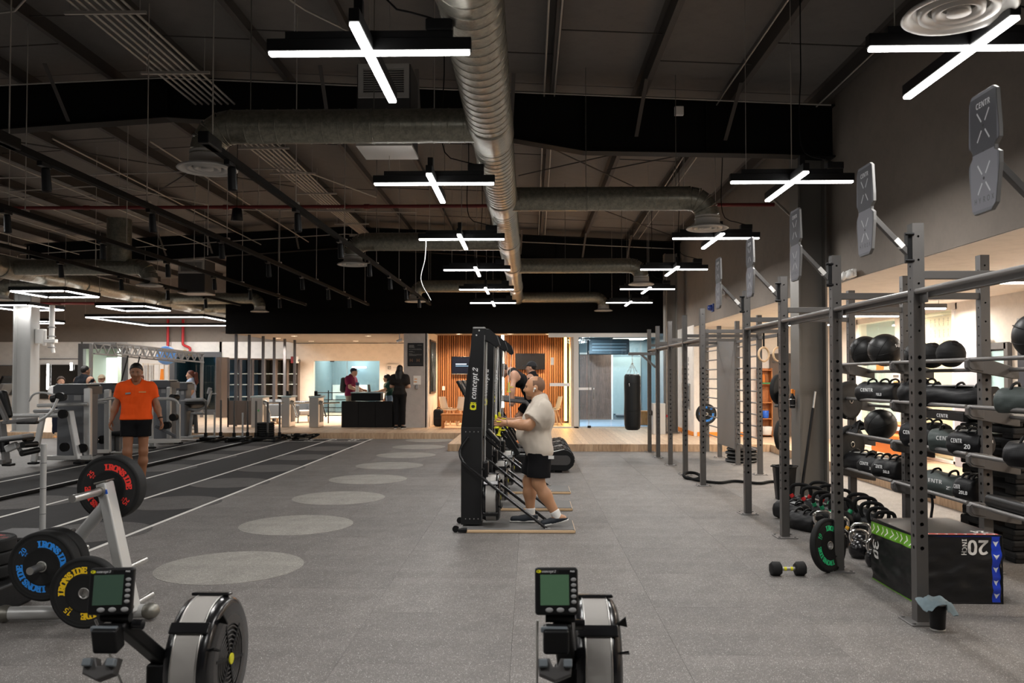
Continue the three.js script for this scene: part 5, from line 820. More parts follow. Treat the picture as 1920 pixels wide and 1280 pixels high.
{ const t = thing('back_bench', 'pale padded bench with swept silver arms near the sleds', 'exercise machine'); mesh('pad', rbox(.62, .1, .42, .04, [-8.698, 0.999, -20.9], [-.3, 0, .04]), M.pad, t); mesh('pad_board', rbox(.62, .03, .4, .01, [-8.683, 0.902, -20.9], [-.3, 0, .04]), M.black, t);
  mesh('swept_arm', bent([[-9.231, 1.01, -21], [-9.046, 0.833, -20.9], [-8.598, 0.778, -20.9], [-8.362, 0.902, -20.9], [-8.268, 1.29, -20.9]], .035, .25, 12), M.silver, t); mesh('grip', [rod([-8.337, 1.207, -20.9], [-8.296, 1.359, -20.9], .05, 14), rod([-8.253, 1.207, -20.9], [-8.127, 1.207, -20.9], .02, 10)], M.pad, t); mesh('rest_pad', rbox(.3, .05, .2, .02, [-8.597, 0.695, -20.9]), M.pad, t);
  mesh('leg', [beam([-8.765, 0.736, -20.9], [-8.814, 0.128, -20.9], .07, .06, .015)], M.silver, t); mesh('leg', beam([-8.723, 0.732, -21], [-8.689, 0.176, -21], .09, .07, .015), M.midGrey, t); mesh('foot_rail', [beam([-8.827, 0.094, -20.8], [-8.464, 0.121, -21], .14, .06, .015)], M.silver, t); }
// sleds with tall poles by the platform
function sled(label, poles, p, w) { const t = thing('weight_sled', label, 'sled', p, 0, 'sleds parked at the end of the lanes'); each('skid', [-1, 1].map(s => rbox(.07, .07, 1.0, .02, [s * w / 2, .035, 0])), M.black, t); mesh('deck', [rbox(w, .04, .5, .01, [0, .1, 0]), rbox(w, .05, .08, .01, [0, .09, .35])], M.black, t); each('pole', poles.map(q => rod([q[0], .06, q[1]], [q[0], q[2], q[1]], .026, 14)), M.rig, t); each('socket', poles.map(q => rod([q[0], .05, q[1]], [q[0], .22, q[1]], .042, 14)), M.black, t); mesh('load_pin', rod([0, .1, -.1], [0, .72, -.1], .024, 12), M.silver, t); return t; }
sled('black sled with two tall poles, nearest to the strength machines', [[-.13, .15, 1.03], [.16, -.1, 1.05]], [-8.15, 0, -20.75], .4);
sled('black sled with tall poles and a silver pin, in the middle of the parked sleds', [[-.15, .1, 1.04], [.12, -.12, 1.02]], [-7.4, 0, -20.7], .42);
sled('black sled with two tall poles beside the rope heap', [[-.3, .05, 1.03], [.0, .05, 1.0], [.28, -.05, 1.0]], [-6.72, 0, -20.75], .6);
for (let i = 0; i < 6; i++) { const t = thing('weight_plate', `black plate lying in the stack on the sled by the ropes, ${['lowest', 'second', 'third', 'fourth', 'fifth', 'topmost'][i]} one`, 'weight plate', [-6.84, .15 + i * .058, -20.9], 0, 'plates stacked on the sled'); mesh('rubber_body', lathe([[.03, -.026], [.215, -.026], [.225, -.016], [.225, .016], [.215, .026], [.03, .026]], 32), M.rubber, t); }
for (let k = 0; k < 3; k++) { const pts = []; for (let i = 0; i < 14; i++) pts.push([-6.3 + .3 * Math.cos(i * 1.9 + k) + .03 * i + k * .1, .03 + .13 * Math.abs(Math.sin(i * 1.3 + k)), -21.0 + .2 * Math.sin(i * 2.3 + k * 2)]); tag(mesh('rope', tube(pts, .02, 110, 7), [M.blackMatt, M.ropePale, M.blackMatt][k] || (M.ropePale = std(lin(.35, .3, .25), .9))), ['dark heavy rope in a heap at the end of the lanes', 'pale heavy rope in the heap at the end of the lanes', 'dark rope trailing over the right side of the rope heap'][k], 'rope'); }

// ================= BACK LEFT WALL =================
function frameRect(name, x0, x1, y0, y1, z, w, d, m, parent) { return mesh(name, [box(x1 - x0, w, d, [(x0 + x1) / 2, y1 - w / 2, z]), box(x1 - x0, w, d, [(x0 + x1) / 2, y0 + w / 2, z]), box(w, y1 - y0 - 2 * w, d, [x0 + w / 2, (y0 + y1) / 2, z]), box(w, y1 - y0 - 2 * w, d, [x1 - w / 2, (y0 + y1) / 2, z])], m, parent); }
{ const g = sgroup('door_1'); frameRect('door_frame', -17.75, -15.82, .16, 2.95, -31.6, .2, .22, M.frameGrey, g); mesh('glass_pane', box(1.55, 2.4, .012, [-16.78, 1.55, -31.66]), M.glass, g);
  struct('reflection_room', [box(5, 3, .1, [-16.8, 1.5, -36.4]), box(.1, 3, 4.6, [-19.2, 1.5, -34.1]), box(.1, 3, 4.6, [-15.0, 1.5, -34.1]), box(4.4, .1, 4.8, [-17.1, 3.0, -34.1])], M.greenGrey);  // made-up room standing in for what the mirror reflects
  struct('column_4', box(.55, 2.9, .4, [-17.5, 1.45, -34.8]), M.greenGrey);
  struct('reflected_window_1', box(1.1, 1.9, .03, [-18.6, 1.55, -36.3]), M.reflectionGlow); struct('reflected_window_2', box(1.2, 1.9, .03, [-16.2, 1.55, -36.3]), M.reflectionGlow); }  // added glowing panels imitate bright windows reflected in the mirror
{ const g = sgroup('door_2'); frameRect('door_frame', -14.12, -12.1, .16, 2.62, -31.6, .2, .22, M.frameGrey, g); mesh('glass_pane', [box(.8, 2.1, .012, [-13.5, 1.4, -31.66])], M.glass, g); mesh('glass_pane', [box(.8, 2.1, .012, [-12.7, 1.4, -31.66])], M.glass, g); mesh('handle', rod([-13.12, 1.1, -31.62], [-13.12, 1.5, -31.62], .015), M.steel, g);
  struct('dark_room', [box(3.4, 3, .1, [-13.1, 1.5, -34.6]), box(.1, 3, 2.9, [-14.7, 1.5, -33.2]), box(.1, 3, 2.9, [-11.5, 1.5, -33.2]), box(3.4, .1, 3, [-13.1, 2.9, -33.2])], M.darkTeal); for (const [x, n] of [[-13.3, 'left-hand'], [-12.5, 'right-hand']]) tag(mesh('light_strip', [box(.03, 1.1, .03, [x, 1.95, -34.5])], M.tealLed), `thin upright bluish light strip in the dark room behind the glass doors, ${n} one`, 'light');
  rectLight(0x9fd8e8, 1.5, 2, 1, [-13.1, 2.8, -33.5], [0, -1, 0]); }
{ const t = thing('wall_mirror', 'wide dark mirror on the back wall behind the treadmills', 'mirror', [-20.6, 1.5, -31.58]); mesh('mirror_glass', box(2.4, 1.15, .02), M.mirror, t); mesh('frame', [box(2.46, .03, .03, [0, .59, 0])], M.frameGrey, t); }
{ const t = thing('wall_mirror', 'pale framed mirror with light strips behind the man in white', 'mirror', [-18.55, 1.45, -31.58]); mesh('mirror_glass', box(1.5, 1.35, .02, [0, 0, 0]), M.mirrorDim, t); mesh('frame', [box(1.6, .03, .03, [0, .9, 0]), box(.03, 1.6, .03, [.8, .1, 0])], M.frameGrey, t); }
for (const [x, h, n] of [[-18.95, 1.0, 'beside the curly-haired man'], [-18.02, .3, 'above the man in the black vest']]) { const t = thing('light_strip', `short upright white light strip on the back wall ${n}`, 'light', [x, 1.65 + (h < .5 ? .4 : .0), -31.5]); mesh('channel', box(.1, h, .02, [0, 0, -.02]), M.aluWhite, t); mesh('diffuser', box(.08, h, .02), M.led, t); rectLight(COOL, 9, .08, h, [x, 1.65 + (h < .5 ? .4 : .0), -31.47], [0, 0, 1]); }
for (const [x, y0, y1, n, pts] of [[-14.2, 2.3, 3.9, 'straight', null], [-13.6, 2.9, 3.9, 'with a brass valve at its foot', 1]]) { const t = thing('fire_pipe', `bright red fire pipe on the back wall, ${n}`, 'pipe', [x, 0, -31.5]); mesh('pipe_run', pts ? bent([[0, y1, 0], [0, y0, 0], [.3, y0 - .12, 0], [.3, y0 - .3, .05]], .05, .06, 12) : rod([0, y0, 0], [0, y1, 0], .05, 14), M.redBright, t); if (pts) mesh('valve', [rod([.3, y0 - .3, .05], [.3, y0 - .42, .05], .06, 14), torus(.09, .012, [.12, y0 - .3, .1], [0, 0, 0])], M.brass, t); }
M.brass ||= std(lin(.6, .42, .12), .35, .9);
{ const t = thing('storage_rack', 'pale wire storage rack with hanging bands against the back wall', 'rack', [-13.6, .16, -29.3]); for (const [x, z] of [[-.42, -.2], [.36, -.2], [-.42, .2], [.36, .2]]) mesh('leg', rod([x, 0, z], [x, 1.98, z], .022, 8), M.creamPaint, t); for (const y of [.35, .8, 1.25, 1.95]) mesh('shelf', [box(.8, .02, .42, [-.03, y, 0])], M.creamPaint, t); mesh('back_grid', [-.2, 0, .2].map(x => rod([x, 0, -.2], [x, 1.95, -.2], .01, 6)), M.creamPaint, t);
  for (let i = 0; i < 7; i++) mesh('hanging_band', tube([[-.38 + i * .055, 1.9, .16], [-.385 + i * .055, 1.4, .17], [-.37 + i * .055, 1.0, .15]], .012, 12, 6), i % 2 ? M.midGrey : M.pad, t); }
{ const t = mesh('towel', put(ext([[-.07, 0], [.09, 0], [.06, .62], [-.02, .62]], .05, .01), [-13.32, 1.3, -29.08]), M.orange); tag(t, 'orange cloth hanging on the pale wire rack', 'towel'); }
tag(mesh('exercise_ball', sph(.34, [-13.116, 2.421, -29], undefined, 32), std(lin(.1, .3, .75), .4)), 'big blue exercise ball on top of the pale wire rack', 'ball');
tag(mesh('foam_roller', rod([-12.438, 0.778, -28.6], [-12.431, 0.153, -28.6], .09, 18), std(lin(.75, .1, .35), .7)), 'pink foam roller standing at the pale wire rack', 'foam roller');
{ const t = thing('suspension_frame', 'long grey lattice frame over the stretching area', 'frame'); const A = [-13.0, 2.7, -25.2], B = [-12.0, 2.5, -29.6]; const L = k => A.map((q, i) => q + (B[i] - q) * k);
  for (const off of [0, .7]) { mesh('chord', [beam(L(0).map((q, i) => q + [-off * 1.0, .0, -.2 * off][i]), L(1).map((q, i) => q + [-off, 0, 0][i]), .06, .05, .004)], M.midGrey, t); mesh('chord', [beam(L(0).map((q, i) => q + [-off, -.32, 0][i]), L(1).map((q, i) => q + [-off, -.32, 0][i]), .05, .05, .004)], M.midGrey, t);
    for (let i = 0; i < 12; i++) { const a = L(i / 12), b = L((i + .5) / 12), c = L((i + 1) / 12); mesh('lattice_bar', beam([a[0] - off, a[1], a[2]], [b[0] - off, b[1] - .32, b[2]], .03, .03), M.midGrey, t); mesh('lattice_bar', beam([b[0] - off, b[1] - .32, b[2]], [c[0] - off, c[1], c[2]], .03, .03), M.midGrey, t); } }
  for (let i = 0; i <= 6; i++) { const a = L(i / 6); mesh('cross_member', beam(a, [a[0] - .7, a[1], a[2]], .05, .05), M.midGrey, t); } mesh('leg', [beam([-13.9, .16, -25.4], [-13.9, 2.7, -25.4], .09, .09, .01)], M.midGrey, t); mesh('leg', beam([-12.1, .16, -29.7], [-12.1, 2.5, -29.7], .09, .09, .01), M.midGrey, t); }
for (const [x, n] of [[-13.3, 'nearer the door mirror'], [-12.9, 'nearer the wire rack']]) { const t = thing('training_strap', `black hanging training strap, the one ${n}`, 'strap', [x, 0, -26.6]); mesh('strap_band', tube([[0, 2.4, 0], [-.1, 1.9, .05], [-.25, 1.4, .0]], .022, 16, 6), M.blackMatt, t); mesh('handle', torus(.08, .016, [-.27, 1.32, 0], [0, .3, 0]), M.black, t); }
{ const t = thing('pipe_manifold', 'white pipework with valves beside the pale steel column', 'pipes', [-13.15, 0, -21.85]); mesh('pipe_run', [rod([.1, 2.55, 0], [.1, 3.6, 0], .07, 16), rod([-.1, 2.5, 0], [-.1, 2.9, 0], .05, 14), rod([.1, 2.6, 0], [.15, 2.3, 0], .05, 12)], M.white, t); mesh('valve_box', [rbox(.22, .4, .2, .02, [-.2, 2.75, 0]), rbox(.3, .1, .16, .02, [.12, 2.62, .06])], M.white, t); each('clamp', [2.45, 2.75, 3.0].map(y => torus(.085, .016, [.1, y, 0], [PI / 2, 0, 0], 20, 6)), M.pad, t); }
for (const [x, d] of [[-19.0, 29.2], [-20.9, 29.8]]) { const t = thing('elliptical', x > -20 ? 'grey treadmill side seen behind the pale column' : 'grey treadmill cut by the picture edge at the back', 'treadmill', [x, .16, -d]); mesh('deck', ext([[-.9, .05], [.8, .05], [.8, .3], [-.5, .35], [-.9, .5]], .7, .03), M.machineGrey, t); mesh('upright', ext([[-.75, .4], [-.5, .35], [.0, 1.2], [-.2, 1.25]], .6, .03), M.midGrey, t); mesh('console', rbox(.1, .35, .6, .03, [-.1, 1.35, 0], [0, 0, -.4]), M.black, t); }

// ================= RECEPTION =================
for (let i = 0; i < 6; i++) { const k = i / 5, d = 24.3 + 4.7 * k, px = [438.5, 463.5, 490, 511, 531, 550][i]; struct('trim_fin', box(.085, 2.82, .05, [(px - 993) / 1520 * d, 1.57, -d]), M.finGrey); }
{ const L = [-11.0, -29.4], R = [-8.95, -31.3], n = 6, ang = -Math.atan2(R[1] - L[1], R[0] - L[0]), len = Math.hypot(R[0] - L[0], R[1] - L[1]), w = len / n;
  const t = thing('locker_bank', 'tall brown locker bank with open bluish bays and shelves beyond the turnstiles', 'locker', [L[0], .16, L[1]], ang);
  mesh('carcass', [box(len, .05, .5, [len / 2, 2.15, -.25]), box(len, .12, .5, [len / 2, .06, -.25]), box(.28, 2.2, .5, [-.12, 1.1, -.25])], M.brownPanel, t);
  for (let i = 0; i <= n; i++) mesh('divider', box(.09, 2.16, .5, [i * w, 1.08, -.25]), i > 3 ? M.brownPanel : M.finGrey, t);
  for (let i = 0; i < n; i++) { mesh('bay_back', box(w - .06, 2.05, .02, [(i + .5) * w, 1.1, -.49]), i < 3 ? M.lockerBlue : M.oliveDark, t); for (const y of [.75, 1.2, 1.6]) mesh('shelf', box(w - .06, .03, .4, [(i + .5) * w, y, -.28]), M.tealPale, t); } }
{ const t = thing('alarm_box', 'red and white fire alarm box on the wall above the lockers', 'alarm', [-9.05, 2.3, -31.0]); mesh('case', rbox(.16, .26, .1, .02, [-.05, 0, 0]), M.redDark, t); mesh('sounder', rbox(.14, .26, .1, .02, [.1, 0, 0]), M.paper, t); mesh('lamp_dome', sph(.05, [.19, -.03, .02]), M.midGrey, t); }
const brownFence = thing('partition_panel', 'low partition of three brown panels before the first turnstile', 'partition', [-8.55, .16, -23.9]); for (let i = 0; i < 3; i++) mesh('panel', rbox(.245, .72, .03, .004, [-.255 + i * .25, .42, 0]), M.brownPanel, brownFence); mesh('post', [box(.03, .86, .05, [-.39, .43, 0]), box(.03, .86, .05, [.38, .43, 0])], M.black, brownFence);
function turnstile(label, x, w, d, reader) { const t = thing('turnstile', label, 'turnstile', [x, .16, -d], 0, 'turnstiles of the reception');
  mesh('cabinet', rbox(w, .88, .62, .02, [0, .44, -.2]), M.stainless, t); mesh('top_plate', rbox(w + .06, .05, .66, .015, [.02, .9, -.2]), M.tealPale, t); mesh('hub', rod([w / 2, .74, 0], [w / 2 + .09, .7, 0], .07, 18), M.steel, t);
  const c = [w / 2 + .07, .71, 0]; each('arm', [[.52, .02, -.02], [.16, -.4, .12], [.05, -.36, -.25]].map(v => rod(c, [c[0] + v[0], c[1] + v[1], c[2] + v[2]], .022, 12)), M.chrome, t); mesh('side_inset', rbox(.01, .5, .4, .004, [w / 2 + .003, .4, -.25]), M.midGrey, t);
  if (reader) mesh('card_reader', [rbox(.09, .14, .09, .02, [.04, 1.0, .02]), rbox(.16, .04, .14, .01, [.1, .95, .04])], M.black, t); else mesh('arrow_light', put(ext([[-.03, 0], [.02, .04], [.02, -.04]], .004, .0, [0, 0, 0], [0, 0, 0]), [.05, .5, .112]), std(lin(.05, .4, .08), .4), t); return t; }
turnstile('stainless turnstile beside the brown partition, widest to see', -8.0, .34, 23.75, false); turnstile('stainless turnstile with a black card reader, in the middle', -7.2, .24, 23.9, true); turnstile('stainless turnstile with a black card reader beside the black desk', -6.32, .28, 23.75, true);
function armchair(x, z, turn, label) { const t = thing('armchair', label, 'armchair', [x, .16, z], turn, 'armchairs in the reception'); mesh('shell', [rbox(.75, .38, .14, .06, [0, .5, -.3], [0, 0, 0], 3)], M.sofa, t); mesh('arm', rbox(.13, .42, .7, .05, [-.34, .38, 0], [0, 0, 0], 3), M.sofa, t); mesh('arm', rbox(.13, .42, .7, .05, [.34, .38, 0], [0, 0, 0], 3), M.sofa, t); mesh('cushion', rbox(.55, .16, .58, .05, [0, .32, .03], [0, 0, 0], 3), M.sofaPale, t); for (const [a, b] of [[-.3, .28], [.3, .28], [-.3, -.28], [.3, -.28]]) mesh('leg', rod([a, .2, b], [a * 1.05, 0, b * 1.05], .016, 8), M.black, t); return t; }
armchair(-8.6, -26.8, -.9, 'blue-grey armchair behind the first turnstile'); armchair(-7.4, -26.4, .7, 'grey armchair with its back to the desk between two turnstiles'); armchair(-8.9, -28.3, .4, 'pale armchair farther back by the lockers');
{ const t = thing('low_table', 'low round pink-topped table before the armchairs', 'table', [-8.0, .16, -25.6]); mesh('top', cyl(.34, .34, .03, [0, .2, 0], [0, 0, 0], 30), M.paper, t); mesh('stem', rod([0, 0, 0], [0, .19, 0], .03), M.woodPly, t); mesh('foot', cyl(.2, .22, .02, [0, .01, 0], [0, 0, 0], 26), M.woodPly, t); }
{ const t = thing('railing', 'black railing of four thin bars beside the reception desk', 'railing', [-6.0, .16, -25.9]); for (const y of [.25, .5, .75, .98]) mesh('rail', rod([-.85, y, 0], [.45, y, 0], .013, 8), M.black, t); each('post', [-.45, .4].map(x => rod([x, 0, 0], [x, 1.05, 0], .018, 8)), M.black, t); }
{ const t = thing('reception_desk', 'long black panelled reception desk', 'desk', [-4.77, .16, -24.1]); for (let i = 0; i < 3; i++) mesh('panel', rbox(.485, .76, .02, .004, [-.515 + i * .5, .39, .31]), M.deskBlack, t); mesh('body', [rbox(1.5, .75, .6, .005, [-.02, .375, 0])], M.black, t); mesh('side_panel', rbox(.3, .76, .6, .004, [.9, .38, -.1]), M.deskBlack, t); mesh('counter', [rbox(.9, .24, .4, .01, [-.15, .88, -.4])], M.black, t); mesh('counter_top', rbox(1.0, .03, .55, .006, [-.1, 1.01, -.4]), M.tealPale, t); }
{ const t = thing('laptop', 'open dark laptop on the reception counter', 'laptop', [-4.72, 1.186, -24.45]); mesh('keyboard', rbox(.3, .016, .22, .004, [0, .008, 0]), M.midGrey, t); mesh('screen', rbox(.012, .22, .3, .004, [-.13, .12, 0], [0, 0, .15]), M.darkGrey, t); }
{ const t = thing('tall_can', 'tall white can with a dark lid on the reception counter', 'can', [-5.2, 1.186, -24.4]); mesh('body', lathe([[0, 0], [.05, 0], [.05, .26], [.04, .28], [0, .28]], 20), M.paper, t); mesh('lid', lathe([[.051, .2], [.052, .29], [0, .3]], 20), std(lin(.05, .06, .14), .5), t); }
{ const t = thing('paper_sheet', 'white papers lying on the reception counter before the woman in green', 'paper', [-4.4, 1.187, -24.4]); mesh('sheet', [box(.22, .003, .3, [0, .002, 0]), box(.2, .003, .28, [.03, .005, .02], [0, .2, 0])], M.paper, t); }
{ const t = thing('shell_chair', 'white shell chair behind the woman in green at the desk', 'chair', [-4.0, .16, -25.2], -PI / 2); mesh('shell', [rbox(.46, .5, .05, .04, [0, .78, -.2], [-.1, 0, 0], 3), rbox(.46, .05, .42, .02, [0, .5, 0])], M.white, t); mesh('stem', rod([0, .05, 0], [0, .48, 0], .03), M.steel, t); mesh('foot', [rod([-.25, .03, 0], [.25, .03, 0], .02), rod([0, .03, -.25], [0, .03, .25], .02)], M.steel, t); }
{ const g = sgroup('window_3'); mesh('glass_pane', box(1.28, 2.1, .012, [-7.8, 1.22, -31.7]), M.glassBlue, g); mesh('glass_pane', box(1.28, 2.1, .012, [-6.53, 1.22, -31.7]), M.glassBlue, g); mesh('pane_edge', box(.012, 2.1, .02, [-7.165, 1.22, -31.7]), M.pad, g); mesh('hinge', rbox(.16, .04, .04, .005, [-7.75, 2.25, -31.68]), M.black, g);
  struct('office_wall', [box(2.9, 3, .1, [-7.2, 1.5, -35.0]), box(.1, 3, 3.2, [-8.6, 1.5, -33.5]), box(.1, 3, 3.2, [-5.8, 1.5, -33.5]), box(3, .1, 3.2, [-7.2, 2.95, -33.4])], M.tealWall); struct('trim_4', [box(1.5, .9, .1, [-7.75, .85, -34.9]), box(1.6, .5, .6, [-7.75, .42, -34.6])], M.wallWhite);
  tag(mesh('office_cabinet', [rbox(.5, .7, .4, .01, [-7.9, .52, -34.1])], M.tealPale), 'pale blue cabinet in the glazed office behind the reception', 'cabinet'); tag(mesh('office_picture', [rbox(.75, .24, .03, .004, [-7.8, 1.17, -34.83])], M.oliveDark), 'long dark picture on the office wall behind the glass', 'picture');
  tag(mesh('lamp_reflection', rbox(.55, .06, .3, .01, [-7.3, 2.05, -34.6]), M.led), 'small glowing block imitating a lamp reflection in the office glass', 'light'); }  // glowing block imitates a lamp reflected in the glass
{ const t = thing('wall_plaque', 'clear wall plaque with a square black emblem beside the glazed office', 'sign', [-5.35, 1.75, -31.58]); mesh('panel', rbox(.5, .78, .015, .004), M.plaque, t); mesh('emblem', [ext([[-.06, -.06], [.06, -.06], [.06, .06], [-.06, .06]], .004, 0, [-.13, .25, .011], [0, 0, 0], [new THREE.Path([[-.045, -.045], [-.045, .045], [.045, .045], [.045, -.045]].map(p => new THREE.Vector2(...p)))]), box(.05, .016, .004, [-.125, .265, .011]), box(.018, .06, .004, [-.145, .245, .011])], M.black, t); mesh('text_line', [box(.14, .012, .002, [.08, .25, .009]), box(.4, .005, .002, [0, .16, .009]), box(.38, .005, .002, [0, -.02, .009])], M.pad, t); }
{ const t = thing('notice_board', 'black notice board with small white text on the grey pillar', 'sign', [-3.345, 2.3, -23.735]); mesh('board', rbox(.46, .68, .02, .004), M.black, t); mesh('printed_face', put(new THREE.PlaneGeometry(.43, .65), [0, 0, .0115]), std(0xffffff, .5, 0, { map: canvasTex(384, 576, (x, w, h) => { x.fillStyle = '#151414'; x.fillRect(0, 0, w, h); x.fillStyle = '#9d9a96'; for (const [y, a, b, k] of [[40, 20, 150, 14], [66, 20, 150, 14], [40, 240, 350, 8], [92, 20, 170, 14], [140, 20, 330, 6], [156, 20, 350, 6], [200, 20, 120, 8], [218, 20, 160, 6], [260, 20, 100, 8], [280, 20, 350, 6], [296, 20, 350, 6], [312, 20, 220, 6]]) for (let s = a; s < b; s += 17) x.fillRect(s, y, 12, k); x.fillStyle = '#7e5a40'; for (const a of [40, 220]) for (let r = 0; r < 3; r++) for (let c = 0; c < 3; c++) if ((r + c) % 2 === 0 || r === 1) x.fillRect(a + c * 28, 400 + r * 28, 20, 20); x.fillStyle = '#2b2b2b'; x.fillRect(20, 520, w - 40, 30); }) }), t); }
{ const t = thing('paper_notice', 'white and orange paper notice with a holder on the grey pillar', 'sign', [-3.3, 1.55, -23.74]); mesh('sheet', rbox(.22, .26, .008, .002), M.paper, t); mesh('orange_print', [box(.08, .03, .002, [-.04, .03, .006]), box(.09, .03, .002, [-.05, -.05, .006])], M.orangePale, t); mesh('gel_holder', [rbox(.09, .12, .05, .015, [-.0, -.2, .02])], M.pad, t); }
{ const t = thing('wall_camera', 'small white camera under the black wall beside the pillar', 'camera', [-3.85, 2.72, -23.9]); mesh('body', rod([-.08, -.03, 0], [.08, .03, .02], .04, 14), M.white, t); mesh('bracket', rod([0, 0, 0], [0, .25, 0], .015), M.white, t); }

// ================= LOUNGE =================
{ const w = sgroup('wall_lounge'); mesh('backing', [box(2.15, 2.9, .1, [-1.99, 1.6, -26.3]), box(2.05, 2.9, .1, [.16, 1.6, -26.3])], M.slatBack, w); const sg = merge(rbox(.05, 2.88, .045, .006)); sg.userData.done = true; let i = 0; for (let x = -3.0; x < 1.12; x += .072, i++) if (Math.abs(x + .87) > .09) mesh('slat', sg, M.slat[(i * 7 + (i >> 2)) % 3], w).position.set(x, 1.6, -26.22); }
struct('wall_lounge_side', [box(.08, 2.9, 2.5, [-3.02, 1.6, -25.0]), box(.16, 2.9, .2, [1.3, 1.6, -23.9]), box(.1, 2.9, 2.5, [1.32, 1.6, -25.2])], M.wallCream);
{ const g = sgroup('window_4'); mesh('window_frame', [box(.03, 1.62, .06, [-2.965, 1.95, -24.1]), box(.03, 1.62, .06, [-2.965, 1.95, -25.5]), box(.03, .06, 1.46, [-2.965, 2.73, -24.8]), box(.03, .06, 1.46, [-2.965, 1.17, -24.8])], M.brownPanel, g); for (let i = 0; i < 5; i++) mesh('louvre_pane', box(.01, 1.5, .24, [-2.96, 1.95, -24.24 - .28 * i], [0, .35, 0]), M.mirrorDim, g); }
function screen(label, x, y, w, h, lit) { const t = thing('wall_screen', label, 'screen', [x, y, -26.12]); mesh('case', rbox(w, h, .05, .008), M.blackGloss, t); mesh('display', put(new THREE.PlaneGeometry(w - .03, h - .03), [0, 0, .0255]), lit ? (() => { const m = std(lin(.005, .007, .015), .2); m.emissive = new THREE.Color(0xffffff); m.emissiveIntensity = .55; m.emissiveMap = canvasTex(512, 320, (q, W, H) => { q.fillStyle = '#04060f'; q.fillRect(0, 0, W, H); q.fillStyle = '#dfe9f5'; q.fillRect(60, 128, 190, 22); q.fillStyle = '#9fc4d8'; q.fillRect(60, 170, 300, 12); q.fillStyle = '#b9b2f0'; q.beginPath(); q.arc(400, 40, 16, 0, 7); q.fill(); }); return m; })() : M.blackGloss, t); mesh('bracket', rbox(.3, .2, .05, .01, [0, 0, -.04]), M.black, t); if (lit) mesh('stand_bar', rbox(w, .012, .03, .003, [0, -h / 2 - .006, .01]), M.pad, t); return t; }
screen('wall screen showing two bright lines on dark blue, half behind the ski machine', -2.02, 2.02, .98, .56, true); screen('plain black wall screen behind the runner', .02, 2.14, .96, .52, false);
function shellChair(label, x, z, turn) { const t = thing('shell_chair', label, 'chair', [x, .16, z], turn, 'white chairs of the lounge'); const g = new THREE.PlaneGeometry(.46, .8, 12, 18), q = g.attributes.position; for (let i = 0; i < q.count; i++) { const u = q.getX(i) / .23, v = q.getY(i) / .4; const a = v < -.1 ? [.46 + u * u * .02, -.1 + (-v - .1) * .42 + .02] : [.46 + (v + .1) * .38 + .0, -.12 - (v + .1) * .1]; q.setXYZ(i, u * .23 * (1 - .18 * Math.max(0, v)), a[0] + .03 * Math.exp(-(((v + .1) * 6) ** 2)) + .05 * u * u * (v < 0 ? 1 : .2), a[1] + .06 * u * u * (v > 0 ? 1 : .3)); } g.computeVertexNormals(); const b = g.clone(); b.translate(0, -.012, -.012); mesh('shell', [g, b], M.shellWhite, t); mesh('seat_cushion', rbox(.34, .03, .32, .014, [0, .475, .06]), M.white, t); for (const [a, c] of [[-1, -1], [1, -1], [-1, 1], [1, 1]]) mesh('leg', rod([a * .1, .44, .06 + c * .1], [a * .2, 0, .04 + c * .2], .016, 10, .022), M.woodPly, t); return t; }
M.shellWhite = std(lin(.7, .66, .6), .4, 0, { side: THREE.DoubleSide });
shellChair('white shell chair on wooden legs turned to the slatted wall, farther from the ski machine', -2.55, -25.0, 2.2); shellChair('white shell chair half hidden behind the ski machine', -2.0, -24.8, 3.3); shellChair('white shell chair by the amber strip behind the glass', .78, -25.2, -1.9);
{ const t = thing('coffee_table', 'small pale wooden coffee table in the lounge', 'table', [-2.2, .16, -23.5]); mesh('top', rbox(.7, .04, .45, .008, [0, .4, 0]), M.woodHoney, t); mesh('apron', rbox(.66, .16, .42, .006, [0, .3, 0]), M.woodHoney, t); for (const [a, c] of [[-1, -1], [1, -1], [-1, 1], [1, 1]]) mesh('leg', box(.05, .36, .05, [a * .31, .19, c * .18]), M.woodHoney, t); }
{ const t = thing('backpack', 'black upright backpack on the lounge floor by the pillar', 'bag', [-2.72, .16, -24.2]); mesh('body', rbox(.3, .52, .24, .09, [0, .27, 0], [0, 0, 0], 4), bagMat, t); mesh('pocket', rbox(.24, .24, .08, .03, [0, .16, .12], [0, 0, 0], 3), bagMat, t); mesh('handle', torus(.05, .012, [0, .53, 0]), M.black, t); }
for (const [x, n] of [[-2.78, 'left of the lit screen'], [-.62, 'below the runner']]) { const t = thing('wall_switch', `white wall switch on the slatted wall ${n === 'below the runner' ? n : 'by the grey pillar'}`, 'switch', [x, 1.28, -26.17]); mesh('plate', rbox(.09, .13, .015, .004), M.white, t); mesh('rocker', rbox(.04, .06, .012, .003, [0, 0, .008]), M.paper, t); }
{ const t = thing('side_table', 'dark table with a small green bottle beside the white chair', 'table', [.35, .16, -25.4]); mesh('top', rbox(.6, .03, .5, .006, [0, .72, 0]), M.black, t); for (const [a, c] of [[-1, -1], [1, -1], [-1, 1], [1, 1]]) mesh('leg', box(.03, .71, .03, [a * .27, .355, c * .22]), M.black, t); }
tag(mesh('bottle', lathe([[0, 0], [.03, 0], [.032, .13], [.012, .17], [.012, .2], [0, .2]], 18, [.52, .895, -25.35]), std(lin(.1, .3, .12), .3)), 'small green bottle on the dark table behind the glass', 'bottle');

